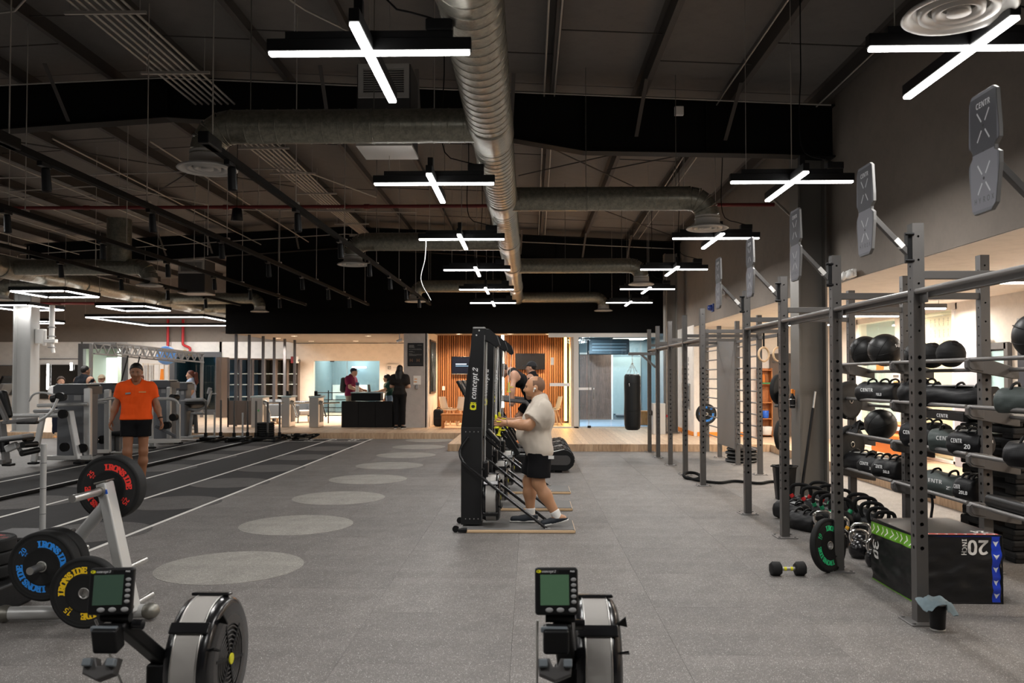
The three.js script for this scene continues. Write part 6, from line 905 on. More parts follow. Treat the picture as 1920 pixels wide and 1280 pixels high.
// ================= GLASS OFFICE =================
{ const g = sgroup('window_5'); for (const [a, b] of [[.58, 1.18], [1.44, 1.66], [1.68, 2.36], [2.38, 3.22], [3.24, 3.72]]) mesh('glass_pane', box(b - a, 2.62, .012, [(a + b) / 2, 1.5, -23.66]), a < 1.2 ? M.glass : M.glassOffice, g); mesh('window_frame', [box(3.2, .12, .08, [2.15, 2.86, -23.68]), box(.14, 2.7, .1, [1.36, 1.5, -23.68]), box(3.2, .04, .06, [2.15, .18, -23.66]), box(.05, 2.7, .08, [3.75, 1.5, -23.68])], M.aluWhite, g);
  mesh('door_handle', [bent([[1.86, 1.32, -23.66], [1.86, 1.32, -23.57], [1.86, .98, -23.57], [1.86, .98, -23.66]], .014, .03, 10), rod([1.72, .2, -23.62], [1.72, 2.4, -23.62], .008, 8)], M.chrome, g); mesh('floor_pivot', rbox(.1, .06, .06, .01, [1.73, .2, -23.62]), M.black, g); mesh('frosted_band', box(.58, .09, .004, [.88, 1.42, -23.65]), M.frost, g); mesh('frosted_band', box(.4, .07, .004, [1.6, 1.3, -23.65]), M.frost, g); mesh('notice', rbox(.09, .22, .006, .002, [.66, 2.1, -23.64]), M.paper, g); }
struct('wall_office', [box(3.4, 3, .1, [3.0, 1.5, -28.1]), box(.1, 3, 4.3, [1.42, 1.5, -26.0]), box(.1, 3, 4.3, [4.4, 1.5, -26.0]), box(3.2, .1, 4.3, [2.9, 3.02, -26])], M.tealWall);
struct('floor_office', box(2.9, .02, 4.2, [2.9, .17, -25.85]), M.carpetBlue);
{ const g = sgroup('door_3'); mesh('door_leaf', rbox(1.1, 2.24, .05, .006, [2.26, 1.29, -28.0]), M.doorWood, g); mesh('door_frame', [box(.06, 2.32, .08, [1.68, 1.32, -28.0]), box(.06, 2.32, .08, [2.84, 1.32, -28.0]), box(1.22, .06, .08, [2.26, 2.45, -28.0])], M.wallWhite, g); }
{ const t = thing('white_board', 'tall pale board on the office wall behind the punch bag', 'board', [3.35, 1.35, -28.0]); mesh('panel', rbox(.95, 1.95, .04, .006), M.paleBoard, t); mesh('ledge', rbox(.8, .05, .1, .01, [0, -1.0, .05]), M.pad, t); }
{ const t = thing('office_cabinet', 'low orange wooden cabinet in the glazed office', 'cabinet', [3.55, .18, -24.9]); mesh('carcass', rbox(.7, .42, .4, .01, [0, .22, 0]), M.woodHoney, t); mesh('door', [rbox(.33, .36, .02, .004, [-.17, .22, .2])], M.woodHoney, t); mesh('door', [rbox(.33, .36, .02, .004, [.17, .22, .2])], M.woodHoney, t); }
{ const t = thing('glass_reflection', 'dark blue block standing in for the reflection high in the office glass', 'reflection block', [2.55, 2.62, -26.4]); mesh('casing', rbox(1.3, .5, .8, .03), M.tealDark, t); mesh('reflection_stripe', [0, 1, 2].map(i => box(1.1, .03, .01, [0, -.12 + i * .1, .405])), M.tealWall, t); }  // solid block imitates the dark teal reflection in the office glass
{ const t = thing('floor_box', 'grey steel box standing beside the rear column', 'box', [3.35, .16, -21.2]); mesh('casing', rbox(.32, .8, .3, .01, [0, .4, 0]), M.silver, t); mesh('knob', sph(.07, [-.2, .55, 0]), M.black, t); }

// ================= PASSAGE ON THE FAR RIGHT =================
{ const g = sgroup('window_6'); for (const [a, b] of [[17.9, 16.98], [16.95, 16.1], [15.9, 15.0], [14.9, 13.95]]) mesh('glass_pane', box(.012, 2.62, a - b, [7.22, 1.48, -(a + b) / 2]), M.glass, g); mesh('window_frame', [box(.08, 2.62, .16, [7.22, 1.48, -16.0]), box(.08, 2.62, .08, [7.22, 1.48, -17.95]), box(.08, 2.62, .08, [7.22, 1.48, -13.9]), box(.08, .05, 4.1, [7.22, .19, -15.9])], M.white, g);
  const pat = canvasTex(512, 256, (x, w, h) => { x.fillStyle = '#c9c5a8'; x.fillRect(0, 0, w, h); x.strokeStyle = '#8f8c78'; x.lineWidth = 3; const k = seed; seed = 5; for (let r = 0; r < 3; r++) for (let c = 0; c < 12; c++) { const a = 24 + c * 41, b = 22 + r * 80; x.beginPath(); x.arc(a, b, 5, 0, 7); x.moveTo(a, b + 6); x.lineTo(a + (rnd() - .5) * 10, b + 28); x.lineTo(a - 9 * rnd(), b + 52); x.moveTo(a, b + 28); x.lineTo(a + 9 * rnd(), b + 52); x.moveTo(a - 12 * rnd(), b + 14 + 8 * rnd()); x.lineTo(a + 12 * rnd(), b + 16); x.stroke(); } seed = k; });
  mesh('figure_frieze', put(new THREE.PlaneGeometry(1.9, .62), [7.2, 2.4, -14.9], [0, -PI / 2, 0]), std(0xffffff, .7, 0, { map: pat }), g); mesh('frosted_sheet', box(.004, 1.7, 1.9, [7.205, 1.1, -14.9]), M.frostYellow, g); }
struct('wall_olive', [box(.06, 2.8, 1.7, [8.4, 1.55, -15.3])], M.olive); struct('trim_5', ext([[-.9, 0], [.2, 0], [-.9, 1.7]], .03, 0, [8.35, .3, -15.5], [0, -PI / 2, 0]), M.wallWhite);
{ const t = thing('orange_sofa', 'orange bench seat seen low between the shelves', 'bench', [6.7, .16, -14.9]); mesh('seat', rbox(.6, .18, 1.3, .04, [0, .38, 0], [0, 0, 0], 3), M.orangeSeat, t); mesh('base', rbox(.5, .2, 1.2, .02, [0, .2, 0]), M.orangeSeat, t); for (const z of [-.5, .5]) mesh('leg', [rod([-.2, 0, z], [-.2, .12, z], .02, 8)], M.black, t); mesh('top_board', rbox(.5, .04, 1.2, .01, [.1, .62, 0]), M.woodHoney, t); }
{ const t = thing('wall_poster', 'white poster with a black bottle print on the passage glass', 'poster', [7.16, 1.42, -16.0]); mesh('sheet', rbox(.008, .62, .34, .002), M.paper, t); mesh('print', [box(.002, .16, .05, [-.006, -.08, 0]), box(.002, .04, .05, [-.006, .03, 0])], M.black, t); mesh('yellow_print', box(.002, .05, .22, [-.006, .12, 0]), M.orangePale, t); mesh('head_print', box(.002, .05, .24, [-.006, .24, 0]), M.midGrey, t); }
tag(mesh('wall_sign', rbox(.01, .3, .34, .003, [7.17, 1.88, -16.75]), M.orangeSeat), 'plain orange sign on the passage glass behind the top shelf', 'sign');
{ const t = thing('partition_board', 'pale grey-blue board leaning on the passage wall behind the ball shelf', 'board', [7.12, .16, -13.25]); mesh('panel', rbox(.05, 2.1, .95, .008, [0, 1.05, 0]), M.boardGrey, t); mesh('edge', rbox(.06, 2.1, .03, .004, [0, 1.05, .48]), M.pad, t); }
{ const g = sgroup('door_4'); mesh('door_frame', [box(.08, 2.0, .1, [7.17, 1.16, -12.88]), box(.08, 2.0, .1, [7.17, 1.16, -12.3]), box(.08, .1, .6, [7.17, 2.12, -12.6])], M.frameGrey, g); mesh('glass_pane', box(.02, 1.85, .52, [7.17, 1.12, -12.6]), M.cyanPane, g); }
{ const t = thing('dark_poster', 'tall dark navy poster on the white passage wall at the frame edge', 'poster', [7.17, 1.5, -11.75]); mesh('panel', rbox(.03, 2.0, .6, .005), M.navy, t); mesh('print', [0, 1, 2, 3].map(i => box(.002, .03, .3 - i * .05, [-.017, -.2 - i * .1, 0])), M.tealPale, t); }
{ const t = thing('wall_sticker', 'small round orange sticker over grey lettering on the white passage wall', 'sticker', [7.19, 1.62, -12.1]); mesh('dot', cyl(.03, .03, .004, [0, .05, .0], [0, 0, PI / 2], 16), M.orangePale, t); mesh('text_line', box(.003, .03, .14, [0, -.05, 0]), M.pad, t); }
{ const g = sgroup('door_5'); mesh('door_leaf', rbox(.6, 2.05, .05, .006, [6.3, 1.19, -20.4]), M.brownPanel, g); mesh('louvre', [0, 1, 2, 3, 4].map(i => box(.5, .025, .02, [6.3, 2.02 + i * .05, -20.37])), M.darkGrey, g); mesh('handle', sph(.035, [6.06, 1.15, -20.35]), M.brass, g); }
{ const t = thing('shelf_unit', 'small wooden shelf with bottles beside the brown louvred door', 'shelf', [5.86, .16, -20.3]); mesh('side', [box(.02, 1.7, .25, [-.18, .85, 0]), box(.02, 1.7, .25, [.13, .85, 0])], M.woodHoney, t); for (const y of [.05, .45, .85, 1.3, 1.65]) mesh('shelf', box(.32, .02, .25, [-.02, y, 0]), M.woodHoney, t); mesh('back', box(.32, 1.7, .01, [-.02, .85, -.12]), M.woodHoney, t); }
tag(mesh('spray_can', lathe([[0, 0], [.04, 0], [.04, .2], [.015, .25], [0, .25]], 16, [5.8, 1.47, -20.25]), M.orangeSeat), 'orange and white spray can on the upper shelf by the brown door', 'bottle'); tag(mesh('tub', lathe([[0, 0], [.08, 0], [.085, .18], [0, .18]], 18, [5.84, .63, -20.25]), M.blue), 'blue-lidded tub on the lower shelf by the brown door', 'tub'); tag(mesh('bucket', lathe([[0, 0], [.11, 0], [.13, .2], [.12, .2], [.1, .01], [0, .01]], 20, [5.86, .22, -20.2]), M.white), 'white bucket on the floor shelf by the brown door', 'bucket'); tag(mesh('green_tray', rbox(.3, .03, .22, .006, [5.84, 1.49, -20.2]), std(lin(.02, .25, .08), .5)), 'green tray on the shelf beneath the spray can', 'tray');
{ const t = thing('extinguisher_niche', 'narrow steel fire cabinet on the white wall past the rungs', 'cabinet', [4.11, 1.15, -21.0]); mesh('case', rbox(.03, .65, .26, .006), M.steel, t); mesh('inset', rbox(.01, .55, .18, .004, [-.015, 0, 0]), M.midGrey, t); mesh('handle', sph(.02, [-.03, -.1, .1]), M.black, t); }
tag(mesh('wall_lettering', [0, 1, 2, 3, 4, 5].map(i => box(.004, i === 0 ? .12 : .05, .05, [4.115, 2.1 - i * .13, -21.1])), M.midGrey), 'column of small dark lettering on the white wall past the rungs', 'lettering');
tag(mesh('red_tag', rbox(.02, .06, .16, .004, [3.6, .62, -21.4]), M.red), 'small red tag at the foot of the rear column', 'tag');
{ const t = thing('alarm_siren', 'small dark blue siren on the brown wall above the rungs', 'siren', [4.08, 3.2, -18.3]); mesh('dome', put(lathe([[0, .08], [.05, .07], [.07, 0], [.07, -.05], [0, -.05]], 20), [0, 0, 0], [0, 0, PI / 2]), M.navyBlue, t); mesh('base', rbox(.04, .18, .18, .01, [.04, 0, 0]), M.navyBlue, t); }
for (const [y, d, n] of [[3.2, 17.1, 'near the blue siren'], [2.75, 10.3, 'beside the black column']]) { const t = thing('emergency_lamp', `white twin-headed emergency lamp on the brown wall ${n}`, 'light', [4.06, y + .2, -d]); mesh('case', rbox(.06, .1, .24, .015), M.white, t); each('head', [-1, 1].map(s => put(lathe([[0, -.04], [.05, -.02], [.055, .03], [0, .035]], 18), [-.05, -.02, s * .1], [0, 0, 1.2])), M.white, t); }
{ const t = thing('digit_clock', 'small red and blue digit clock on the column behind the rig', 'clock', [3.62, 2.42, -11.02]); mesh('case', rbox(.05, .1, .2, .01), M.black, t); mesh('blue_digit', [box(.004, .06, .03, [-.027, 0, .05])], M.clockBlue, t); mesh('red_digit', [box(.004, .06, .03, [-.027, 0, -.04])], M.clockRed, t); }
// ================= PEOPLE =================
// a body is one surface: the joined field of tapered capsules between joints, meshed with surface nets
const cone = (a, b, r1, r2, sx = 1) => { const ba = [b[0] - a[0], b[1] - a[1], b[2] - a[2]], l2 = ba[0] ** 2 + ba[1] ** 2 + ba[2] ** 2 || 1e-9; return (x, y, z) => { const px = x - a[0], py = y - a[1], pz = z - a[2]; let t = (px * ba[0] + py * ba[1] + pz * ba[2]) / l2; t = t < 0 ? 0 : t > 1 ? 1 : t; const dx = px - ba[0] * t, dy = py - ba[1] * t, dz = pz - ba[2] * t; return Math.sqrt(dx * dx + dy * dy + dz * dz) - (r1 + (r2 - r1) * t); }; };
const ellip = (c, r) => (x, y, z) => { const a = (x - c[0]) / r[0], b = (y - c[1]) / r[1], d = (z - c[2]) / r[2], k0 = Math.sqrt(a * a + b * b + d * d), k1 = Math.sqrt((a / r[0]) ** 2 + (b / r[1]) ** 2 + (d / r[2]) ** 2); return k1 ? k0 * (k0 - 1) / k1 : -Math.min(...r); };
const smin = (a, b, k) => { const h = Math.max(k - Math.abs(a - b), 0) / k; return Math.min(a, b) - h * h * k * .25; };
const join = (fs, k) => (x, y, z) => { let d = fs[0](x, y, z); for (let i = 1; i < fs.length; i++) d = smin(d, fs[i](x, y, z), k); return d; };
const grow = (f, r) => (x, y, z) => f(x, y, z) - r;
const cut = (f, p, n) => (x, y, z) => Math.max(f(x, y, z), (x - p[0]) * n[0] + (y - p[1]) * n[1] + (z - p[2]) * n[2]);
const at3 = (a, b, t) => a.map((q, i) => q + (b[i] - q) * t);
const unit = v => { const l = Math.hypot(...v) || 1; return v.map(q => q / l); };
const sub = (a, b) => a.map((q, i) => q - b[i]), add = (a, b, k = 1) => a.map((q, i) => q + b[i] * k);
const crossP = (a, b) => [a[1] * b[2] - a[2] * b[1], a[2] * b[0] - a[0] * b[2], a[0] * b[1] - a[1] * b[0]];
function net(f, lo, hi, c) {       // surface nets over a box
  const n = [0, 1, 2].map(i => Math.ceil((hi[i] - lo[i]) / c) + 2), [nx, ny, nz] = n, v = new Float32Array(nx * ny * nz), id = new Int32Array(nx * ny * nz).fill(-1), at = (i, j, k) => (k * ny + j) * nx + i;
  const B = 4, far = B * c * 1.04 + .014, live = [];      // blocks well away from the surface take the value at their middle
  for (let K = 0; K < nz; K += B) for (let Jb = 0; Jb < ny; Jb += B) for (let I = 0; I < nx; I += B) {
    const mid = f(lo[0] + (I + B / 2) * c, lo[1] + (Jb + B / 2) * c, lo[2] + (K + B / 2) * c), skip = Math.abs(mid) > far; if (!skip) live.push([I, Jb, K]);
    for (let k = K; k < Math.min(nz, K + B); k++) for (let j = Jb; j < Math.min(ny, Jb + B); j++) for (let i = I; i < Math.min(nx, I + B); i++) v[at(i, j, k)] = skip ? mid : f(lo[0] + i * c, lo[1] + j * c, lo[2] + k * c);
  }
  const off = [0, 1, nx, nx + 1, nx * ny, nx * ny + 1, nx * ny + nx, nx * ny + nx + 1], cells = (least, fn) => { for (const [I, J, K] of live) for (let k = Math.max(K, least); k < Math.min(nz - 1, K + B); k++) for (let j = Math.max(J, least); j < Math.min(ny - 1, J + B); j++) for (let i = Math.max(I, least); i < Math.min(nx - 1, I + B); i++) fn(i, j, k, at(i, j, k)); };
  const pos = [], idx = [], q = new Float32Array(8);
  cells(0, (i, j, k, o) => {
    let m = 0; for (let b = 0; b < 8; b++) { q[b] = v[o + off[b]]; if (q[b] < 0) m++; }
    if (m === 0 || m === 8) return;
    let s = 0, X = 0, Y = 0, Z = 0;
    for (let b = 0; b < 8; b++) for (let e = 1; e < 5; e *= 2) { const w = b ^ e; if (w > b && (q[b] < 0) !== (q[w] < 0)) { const t = q[b] / (q[b] - q[w]); X += (b & 1) + (e === 1 ? t : 0); Y += (b >> 1 & 1) + (e === 2 ? t : 0); Z += (b >> 2) + (e === 4 ? t : 0); s++; } }
    id[o] = pos.length / 3; pos.push(lo[0] + (i + X / s) * c, lo[1] + (j + Y / s) * c, lo[2] + (k + Z / s) * c);
  });
  const quad = (p, r, s, t, flip) => { if (p < 0 || r < 0 || s < 0 || t < 0) return; if (flip) idx.push(p, s, r, p, t, s); else idx.push(p, r, s, p, s, t); }, nxy = nx * ny;
  cells(1, (i, j, k, o) => {
    const a = v[o] < 0;
    if (a !== v[o + 1] < 0) quad(id[o - nx - nxy], id[o - nxy], id[o], id[o - nx], !a);
    if (a !== v[o + nx] < 0) quad(id[o - 1 - nxy], id[o - 1], id[o], id[o - nxy], !a);
    if (a !== v[o + nxy] < 0) quad(id[o - 1 - nx], id[o - nx], id[o], id[o - 1], !a);
  });
  const g = new THREE.BufferGeometry(); g.setAttribute('position', new THREE.Float32BufferAttribute(pos, 3)); g.setIndex(idx); g.computeVertexNormals(); return g;
}
function headField(c, s, pitch, turn) {   // face towards +z; returns the field and a function from head axes to body axes
  const cp = Math.cos(pitch), sp = Math.sin(pitch), ct = Math.cos(turn), st = Math.sin(turn);
  const inv = (x, y, z) => { const X = x - c[0], Y = y - c[1], Z = z - c[2]; const a = X * ct - Z * st, b = X * st + Z * ct; return [a / s, (Y * cp + b * sp) / s, (-Y * sp + b * cp) / s]; };
  const out = p => { const y = p[1] * s * cp - p[2] * s * sp, z = p[1] * s * sp + p[2] * s * cp, x = p[0] * s; return [c[0] + x * ct + z * st, c[1] + y, c[2] - x * st + z * ct]; };
  const solid = join([ellip([0, .025, -.012], [.076, .093, .096]), ellip([0, -.055, .028], [.055, .062, .062]), ellip([0, -.015, .035], [.064, .075, .055])], .035), chin = cone([-.012, -.106, .066], [.012, -.106, .066], .017, .017), nose = join([cone([0, .008, .086], [0, -.03, .107], .009, .013), cone([-.012, -.036, .092], [.012, -.036, .092], .009, .009)], .012), brow = cone([-.036, .022, .08], [.036, .022, .08], .01, .01), lips = join([cone([-.02, -.066, .082], [.02, -.066, .082], .0075, .0075), cone([-.016, -.076, .081], [.016, -.076, .081], .007, .007)], .003);
  const ears = [-1, 1].map(k => ellip([k * .078, -.008, -.012], [.011, .033, .02])), sock = [-1, 1].map(k => ellip([k * .031, .004, .095], [.017, .012, .015])), cheek = [-1, 1].map(k => ellip([k * .038, -.035, .062], [.026, .025, .026]));
  const local = (a, b, d) => { let q = solid(a, b, d); q = smin(q, chin(a, b, d), .03); for (const e of cheek) q = smin(q, e(a, b, d), .02); q = smin(q, brow(a, b, d), .015); for (const e of sock) q = -smin(-q, e(a, b, d), .008); q = smin(q, nose(a, b, d), .012); q = smin(q, lips(a, b, d), .006); for (const e of ears) q = smin(q, e(a, b, d), .008); return q; };
  return { f: (x, y, z) => { const p = inv(x, y, z); return local(...p) * s; }, inv, out, s, solid };
}
function handField(w, e, palmN, curl, s, thumbSide) {   // from the wrist w on from the elbow e; palmN is where the palm looks
  const d = unit(sub(w, e)); let n = unit(sub(palmN, d.map(q => q * (palmN[0] * d[0] + palmN[1] * d[1] + palmN[2] * d[2])))); const t = crossP(n, d).map(q => q * thumbSide), f = [];
  const P = (a, b, c) => [0, 1, 2].map(i => w[i] + s * (d[i] * a + t[i] * b + n[i] * c));
  const len = [.94, 1.04, 1, .8];
  for (let i = 0; i < 4; i++) {
    const o = .031 - i * .021, k = P(.088 - (i === 3 ? .008 : 0), o, -.004); f.push(cone(P(.005, o * .55, 0), k, .014 * s, .0115 * s));
    let a = 0, p = k; [.044, .028, .022].forEach((L, j) => { a += curl[j]; const q = [0, 1, 2].map(m => p[m] + s * len[i] * L * (d[m] * Math.cos(a) + n[m] * Math.sin(a))); f.push(cone(p, q, (.0098 - j * .001) * s, (.009 - j * .001) * s)); p = q; });
  }
  const th = P(.022, .03, .008), t1 = P(.055, .05, .018 + .02 * Math.min(1, curl[0])), t2 = P(.082, .048 - .02 * Math.min(1, curl[0]), .026 + .026 * Math.min(1, curl[0]));
  f.push(cone(P(.005, .01, 0), th, .015 * s, .0135 * s), cone(th, t1, .0125 * s, .0105 * s), cone(t1, t2, .0105 * s, .0085 * s));
  return { f: join(f, .007 * s), c: P(.08, 0, .01) };
}
const skinTone = { tan: std(lin(.5, .255, .135), .5), brown: std(lin(.3, .13, .065), .48), fair: std(lin(.56, .33, .22), .5), rosy: std(lin(.52, .28, .18), .5) };
const hairTone = { black: std(lin(.009, .007, .006), .5), brown: std(lin(.045, .022, .012), .6), red: std(lin(.12, .028, .014), .55), shaved: std(lin(.21, .11, .065), .65) };
const cloth = (r, g, b) => soft(lin(r, g, b), .85, r + g + b < .1 ? .3 : .8, { bumpMap: clothBump, bumpScale: .0005, m: 1 });
function person(label, p, yaw, o) {
  const t = thing('person', label, 'person', p, yaw), J = o.J, c = o.cell || .02, w = o.girth || 1, S = o.scale || 1, skin = skinTone[o.skin || 'tan'];
  const hd = headField(J.head, o.headSize || S, o.pitch || 0, o.turn || 0);
  const torso = [cone(add(J.sh[0], [0, -.05, 0]), add(J.sh[1], [0, -.05, 0]), .085 * w, .085 * w), cone(at3(J.sh[0], J.waist, .35), at3(J.sh[1], J.waist, .35), .1 * w, .1 * w), cone(add(J.waist, [-.045 * w, 0, 0]), add(J.waist, [.045 * w, 0, 0]), .105 * w, .105 * w), cone(at3(J.hip[0], J.waist, .25), at3(J.hip[1], J.waist, .25), .105 * w, .105 * w), cone(J.hip[0], J.hip[1], .1 * w, .1 * w)];
  if (o.belly) torso.push(ellip(add(J.waist, [0, .03, .05]), [.13 * w, .16, .14 * w]));
  torso.push(cone(J.neck, at3(J.neck, J.waist, .5), .06 * w, .13 * w)); for (const i of [0, 1]) torso.push(cone(J.sh[i], J.neck, .062 * w, .05 * w));
  const aw = o.arm || w, neckB = cone(J.neck, add(J.head, [0, -.05 * S, -.012]), .058 * S, .052 * S), arms = [0, 1].map(i => [cone(J.sh[i], J.el[i], .058 * aw, .043 * aw), cone(J.el[i], at3(J.el[i], J.wr[i], .35), .042 * aw, .043 * aw), cone(at3(J.el[i], J.wr[i], .35), J.wr[i], .043 * aw, .027 * aw)]);
  const lw = o.leg || w, legs = [0, 1].map(i => [cone(J.hip[i], J.kn[i], .088 * lw, .058 * lw), cone(J.kn[i], at3(J.kn[i], J.an[i], .35), .056 * lw, .06 * lw), cone(at3(J.kn[i], J.an[i], .35), J.an[i], .06 * lw, .038 * lw)]), feet = [0, 1].map(i => cone(J.he[i], J.to[i], .036, .03));
  const all = [...torso, neckB, ...arms.flat(), ...legs.flat(), ...feet], body = join(all, .045), head = hd.f;
  const pts = [...Object.values(J).flat(1)].flat().reduce((a, q, i) => (a[i % 3].push(q), a), [[], [], []]); const lo = pts.map(q => Math.min(...q) - .2), hi = pts.map(q => Math.max(...q) + .2);
  const full = (x, y, z) => smin(body(x, y, z), head(x, y, z), .02), geos = [clean(net(full, lo, hi, c))], hc = o.headCell || Math.max(.005, c * .42);
  const hl = J.head.map((q, i) => q - .15 * S), hh = J.head.map((q, i) => q + .17 * S);
  geos.push(clean(net((x, y, z) => Math.max(head(x, y, z) - .001, -.2), hl, hh, hc)));
  [0, 1].forEach(i => { const h = handField(J.wr[i], J.el[i], (o.palm || [[1, 0, 0], [-1, 0, 0]])[i], (o.curl || [[.25, .4, .25], [.25, .4, .25]])[i], S * (o.hand || 1), (o.thumb || [1, -1])[i]); geos.push(clean(net((x, y, z) => smin(h.f(x, y, z), arms[i][2](x, y, z), .012), h.c.map(q => q - .14), h.c.map(q => q + .14), o.handCell || c * .5))); });
  mesh('body', [mergeGeometries(geos)], skin, t);
  // clothes
  const folds = (f, a, k, off) => (x, y, z) => f(x, y, z) + a * (noise(x * k + off, y * k * 1.3, z * k) * .7 + noise(x * k * 2.1, y * k * 1.1 + off, z * k * 2.1) * .5);
  if (o.shirt) {
    const parts = [...torso], f0 = o.sleeve ?? .55; let f = join(parts, .05);
    if (f0 > 0) { const sl = [0, 1].map(i => { const end = at3(J.sh[i], J.el[i], Math.min(f0, 1)), n = unit(sub(J.el[i], J.sh[i])); return cut(cone(J.sh[i], at3(J.sh[i], J.el[i], Math.min(f0, 1) + .1), .062 * aw, (o.loose || 1) * .056 * aw), end, n); }); const base = f; f = (x, y, z) => smin(smin(base(x, y, z), sl[0](x, y, z), .05), sl[1](x, y, z), .05); }
    if (o.drape) { const dr = [-1, 1].map(i => cone([i * o.drape * .78, J.sh[0][1] - .2, J.waist[2]], [i * o.drape * .78, o.hem - .05, J.hip[0][2]], o.drape * .92, o.drape)), f1 = f; f = (x, y, z) => smin(f1(x, y, z), smin(dr[0](x, y, z), dr[1](x, y, z), .04), .05); } const g = o.shirtGap || .016; let s = folds(grow(f, g), o.fold || .008, 9, p[0] * 3); s = cut(s, [0, o.hem, 0], [0, -1, 0]);
    const nk = cone(add(J.neck, [0, -.0, .035]), add(J.neck, [0, .12, .045]), (o.neckHole || .062) * S, .085 * S); const s1 = s; s = (x, y, z) => Math.max(s1(x, y, z), -nk(x, y, z));
    if (f0 <= 0) { const ho = [0, 1].map(i => ellip(add(J.sh[i], [(i ? 1 : -1) * .03, -.03, 0]), [.065, .12, .12])); const s2 = s; s = (x, y, z) => Math.max(s2(x, y, z), -ho[0](x, y, z), -ho[1](x, y, z)); }
    mesh(o.shirtName || 'shirt', net(s, lo, hi, c * .9), o.shirt, t);
  }
  if (o.pants) {
    const L = o.pantLen ?? .9, flare = o.flare || .02; const ends = [0, 1].map(i => L <= 1 ? at3(J.hip[i], J.kn[i], L) : at3(J.kn[i], J.an[i], L - 1)), dir = [0, 1].map(i => L <= 1 ? unit(sub(J.kn[i], J.hip[i])) : unit(sub(J.an[i], J.kn[i])));
    const leg = [0, 1].map(i => L <= 1 ? cut(cone(J.hip[i], at3(J.hip[i], J.kn[i], L + .1), .1 * lw + .012, .075 * lw + flare), ends[i], dir[i]) : cut(join([cone(J.hip[i], J.kn[i], .098 * lw + .008, .064 * lw + flare * .5), cone(J.kn[i], at3(J.kn[i], J.an[i], L - .9), .064 * lw + flare * .5, .05 * lw + flare)], .03), ends[i], dir[i]));
    const pel = grow(join([torso[3], torso[4]], .05), .006); let q = folds((x, y, z) => smin(smin(pel(x, y, z), leg[0](x, y, z), .04), leg[1](x, y, z), .04), .006, 8, 7 + p[2]); q = cut(q, [0, Math.min(J.hip[0][1] + .13, o.shirt ? o.hem + .05 : 9), 0], [0, 1, 0]);
    mesh(o.pantsName || (L > 1 ? 'trousers' : 'shorts'), net(q, lo, hi, c * .9), o.pants, t);
  }
  if (o.shoes) for (const i of [0, 1]) { const d = unit(sub(J.to[i], J.he[i])), f = join([cone(J.he[i], add(J.to[i], d, .02), .044, .036), cone(add(J.he[i], [0, .03, 0]), at3(J.he[i], J.to[i], .55), .042, .04), cone(add(J.he[i], [0, .05, 0]), at3(J.he[i], J.an[i], .8), .04, .043)], .03), up = unit(crossP(crossP(d, [0, 1, 0]), d)), base = add(J.he[i], up, -.022); const lo2 = J.he[i].map((q, k) => Math.min(q, J.to[i][k]) - .12), hi2 = J.he[i].map((q, k) => Math.max(q, J.to[i][k]) + .14); mesh('shoe', net(cut(cut(f, base, up.map(q => -q)), add(J.an[i], [0, .0, 0]), [0, 1, 0]), lo2, hi2, Math.max(.007, c * .5)), o.shoes, t); const sole = cone(add(J.he[i], d, -.004), add(J.to[i], d, .026), .05, .042); mesh('shoe_sole', net(cut(cut(sole, add(base, up, .009), up), add(base, up, -.014), up.map(q => -q)), lo2, hi2, Math.max(.007, c * .5)), o.sole || M.white, t); }
  if (o.sock) for (const i of [0, 1]) mesh('sock', net(cut(cut(grow(join(legs[i].slice(1), .03), .006), at3(J.an[i], J.kn[i], .2), unit(sub(J.kn[i], J.an[i]))), J.an[i].map((q, k) => q - (k === 1 ? .04 : 0)), [0, -1, 0]), J.an[i].map(q => q - .12), J.an[i].map(q => q + .16), .01), o.sock, t);
  // face and hair
  if (o.eyes !== false && c < .019) for (const k of [-1, 1]) { mesh('eye', sph(.0105 * S, hd.out([k * .031, .003, .0785]), undefined, 14), M.eyeWhite, t); mesh('iris', sph(.0062 * S, hd.out([k * .031, .002, .0845]), undefined, 12), hairTone.black, t); const b = [hd.out([k * .016, .022, .0925]), hd.out([k * .034, .027, .088]), hd.out([k * .048, .02, .076])]; mesh('eyebrow', tube(b, .004 * S, 8, 6), hairTone.black, t); }
  if (c < .019) mesh('mouth', tube([hd.out([-.02, -.0705, .088]), hd.out([0, -.0702, .0905]), hd.out([.02, -.0705, .088])], .0022, 8, 5), M.lip, t);
  const scalp = ellip([0, .025, -.012], [.076, .093, .096]), hair = o.hair, ham = hairTone[o.hairTone || 'black'];
  const hmesh = (name, f, m, pad = .1) => mesh(name, net((x, y, z) => f(...hd.inv(x, y, z)), hl.map(q => q - pad), hh.map(q => q + pad), hc), m, t);
  const line = (a, b, d) => Math.max(.85 * d - b + .012, -(b + .085)), rough = (k, q) => (a, b, d) => q * noise(a * k, b * k, d * k);
  if (hair === 'short') hmesh('hair', (a, b, d) => Math.max(scalp(a, b, d) - .011 + rough(70, .005)(a, b, d), line(a, b, d), Math.abs(a) > .06 && b < -.01 && d > -.04 ? .01 : -1), ham);
  if (hair === 'shaved') hmesh('hair', (a, b, d) => Math.max(scalp(a, b, d) - .0042, .7 * d - b + .005, b - .075 - (d < -.03 ? .04 : 0), d - .02, -(b + .07)), ham);
  if (hair === 'curly') hmesh('hair', (a, b, d) => Math.max(scalp(a, b, d) - .026 + rough(55, .02)(a, b, d), line(a, b, d)), ham);
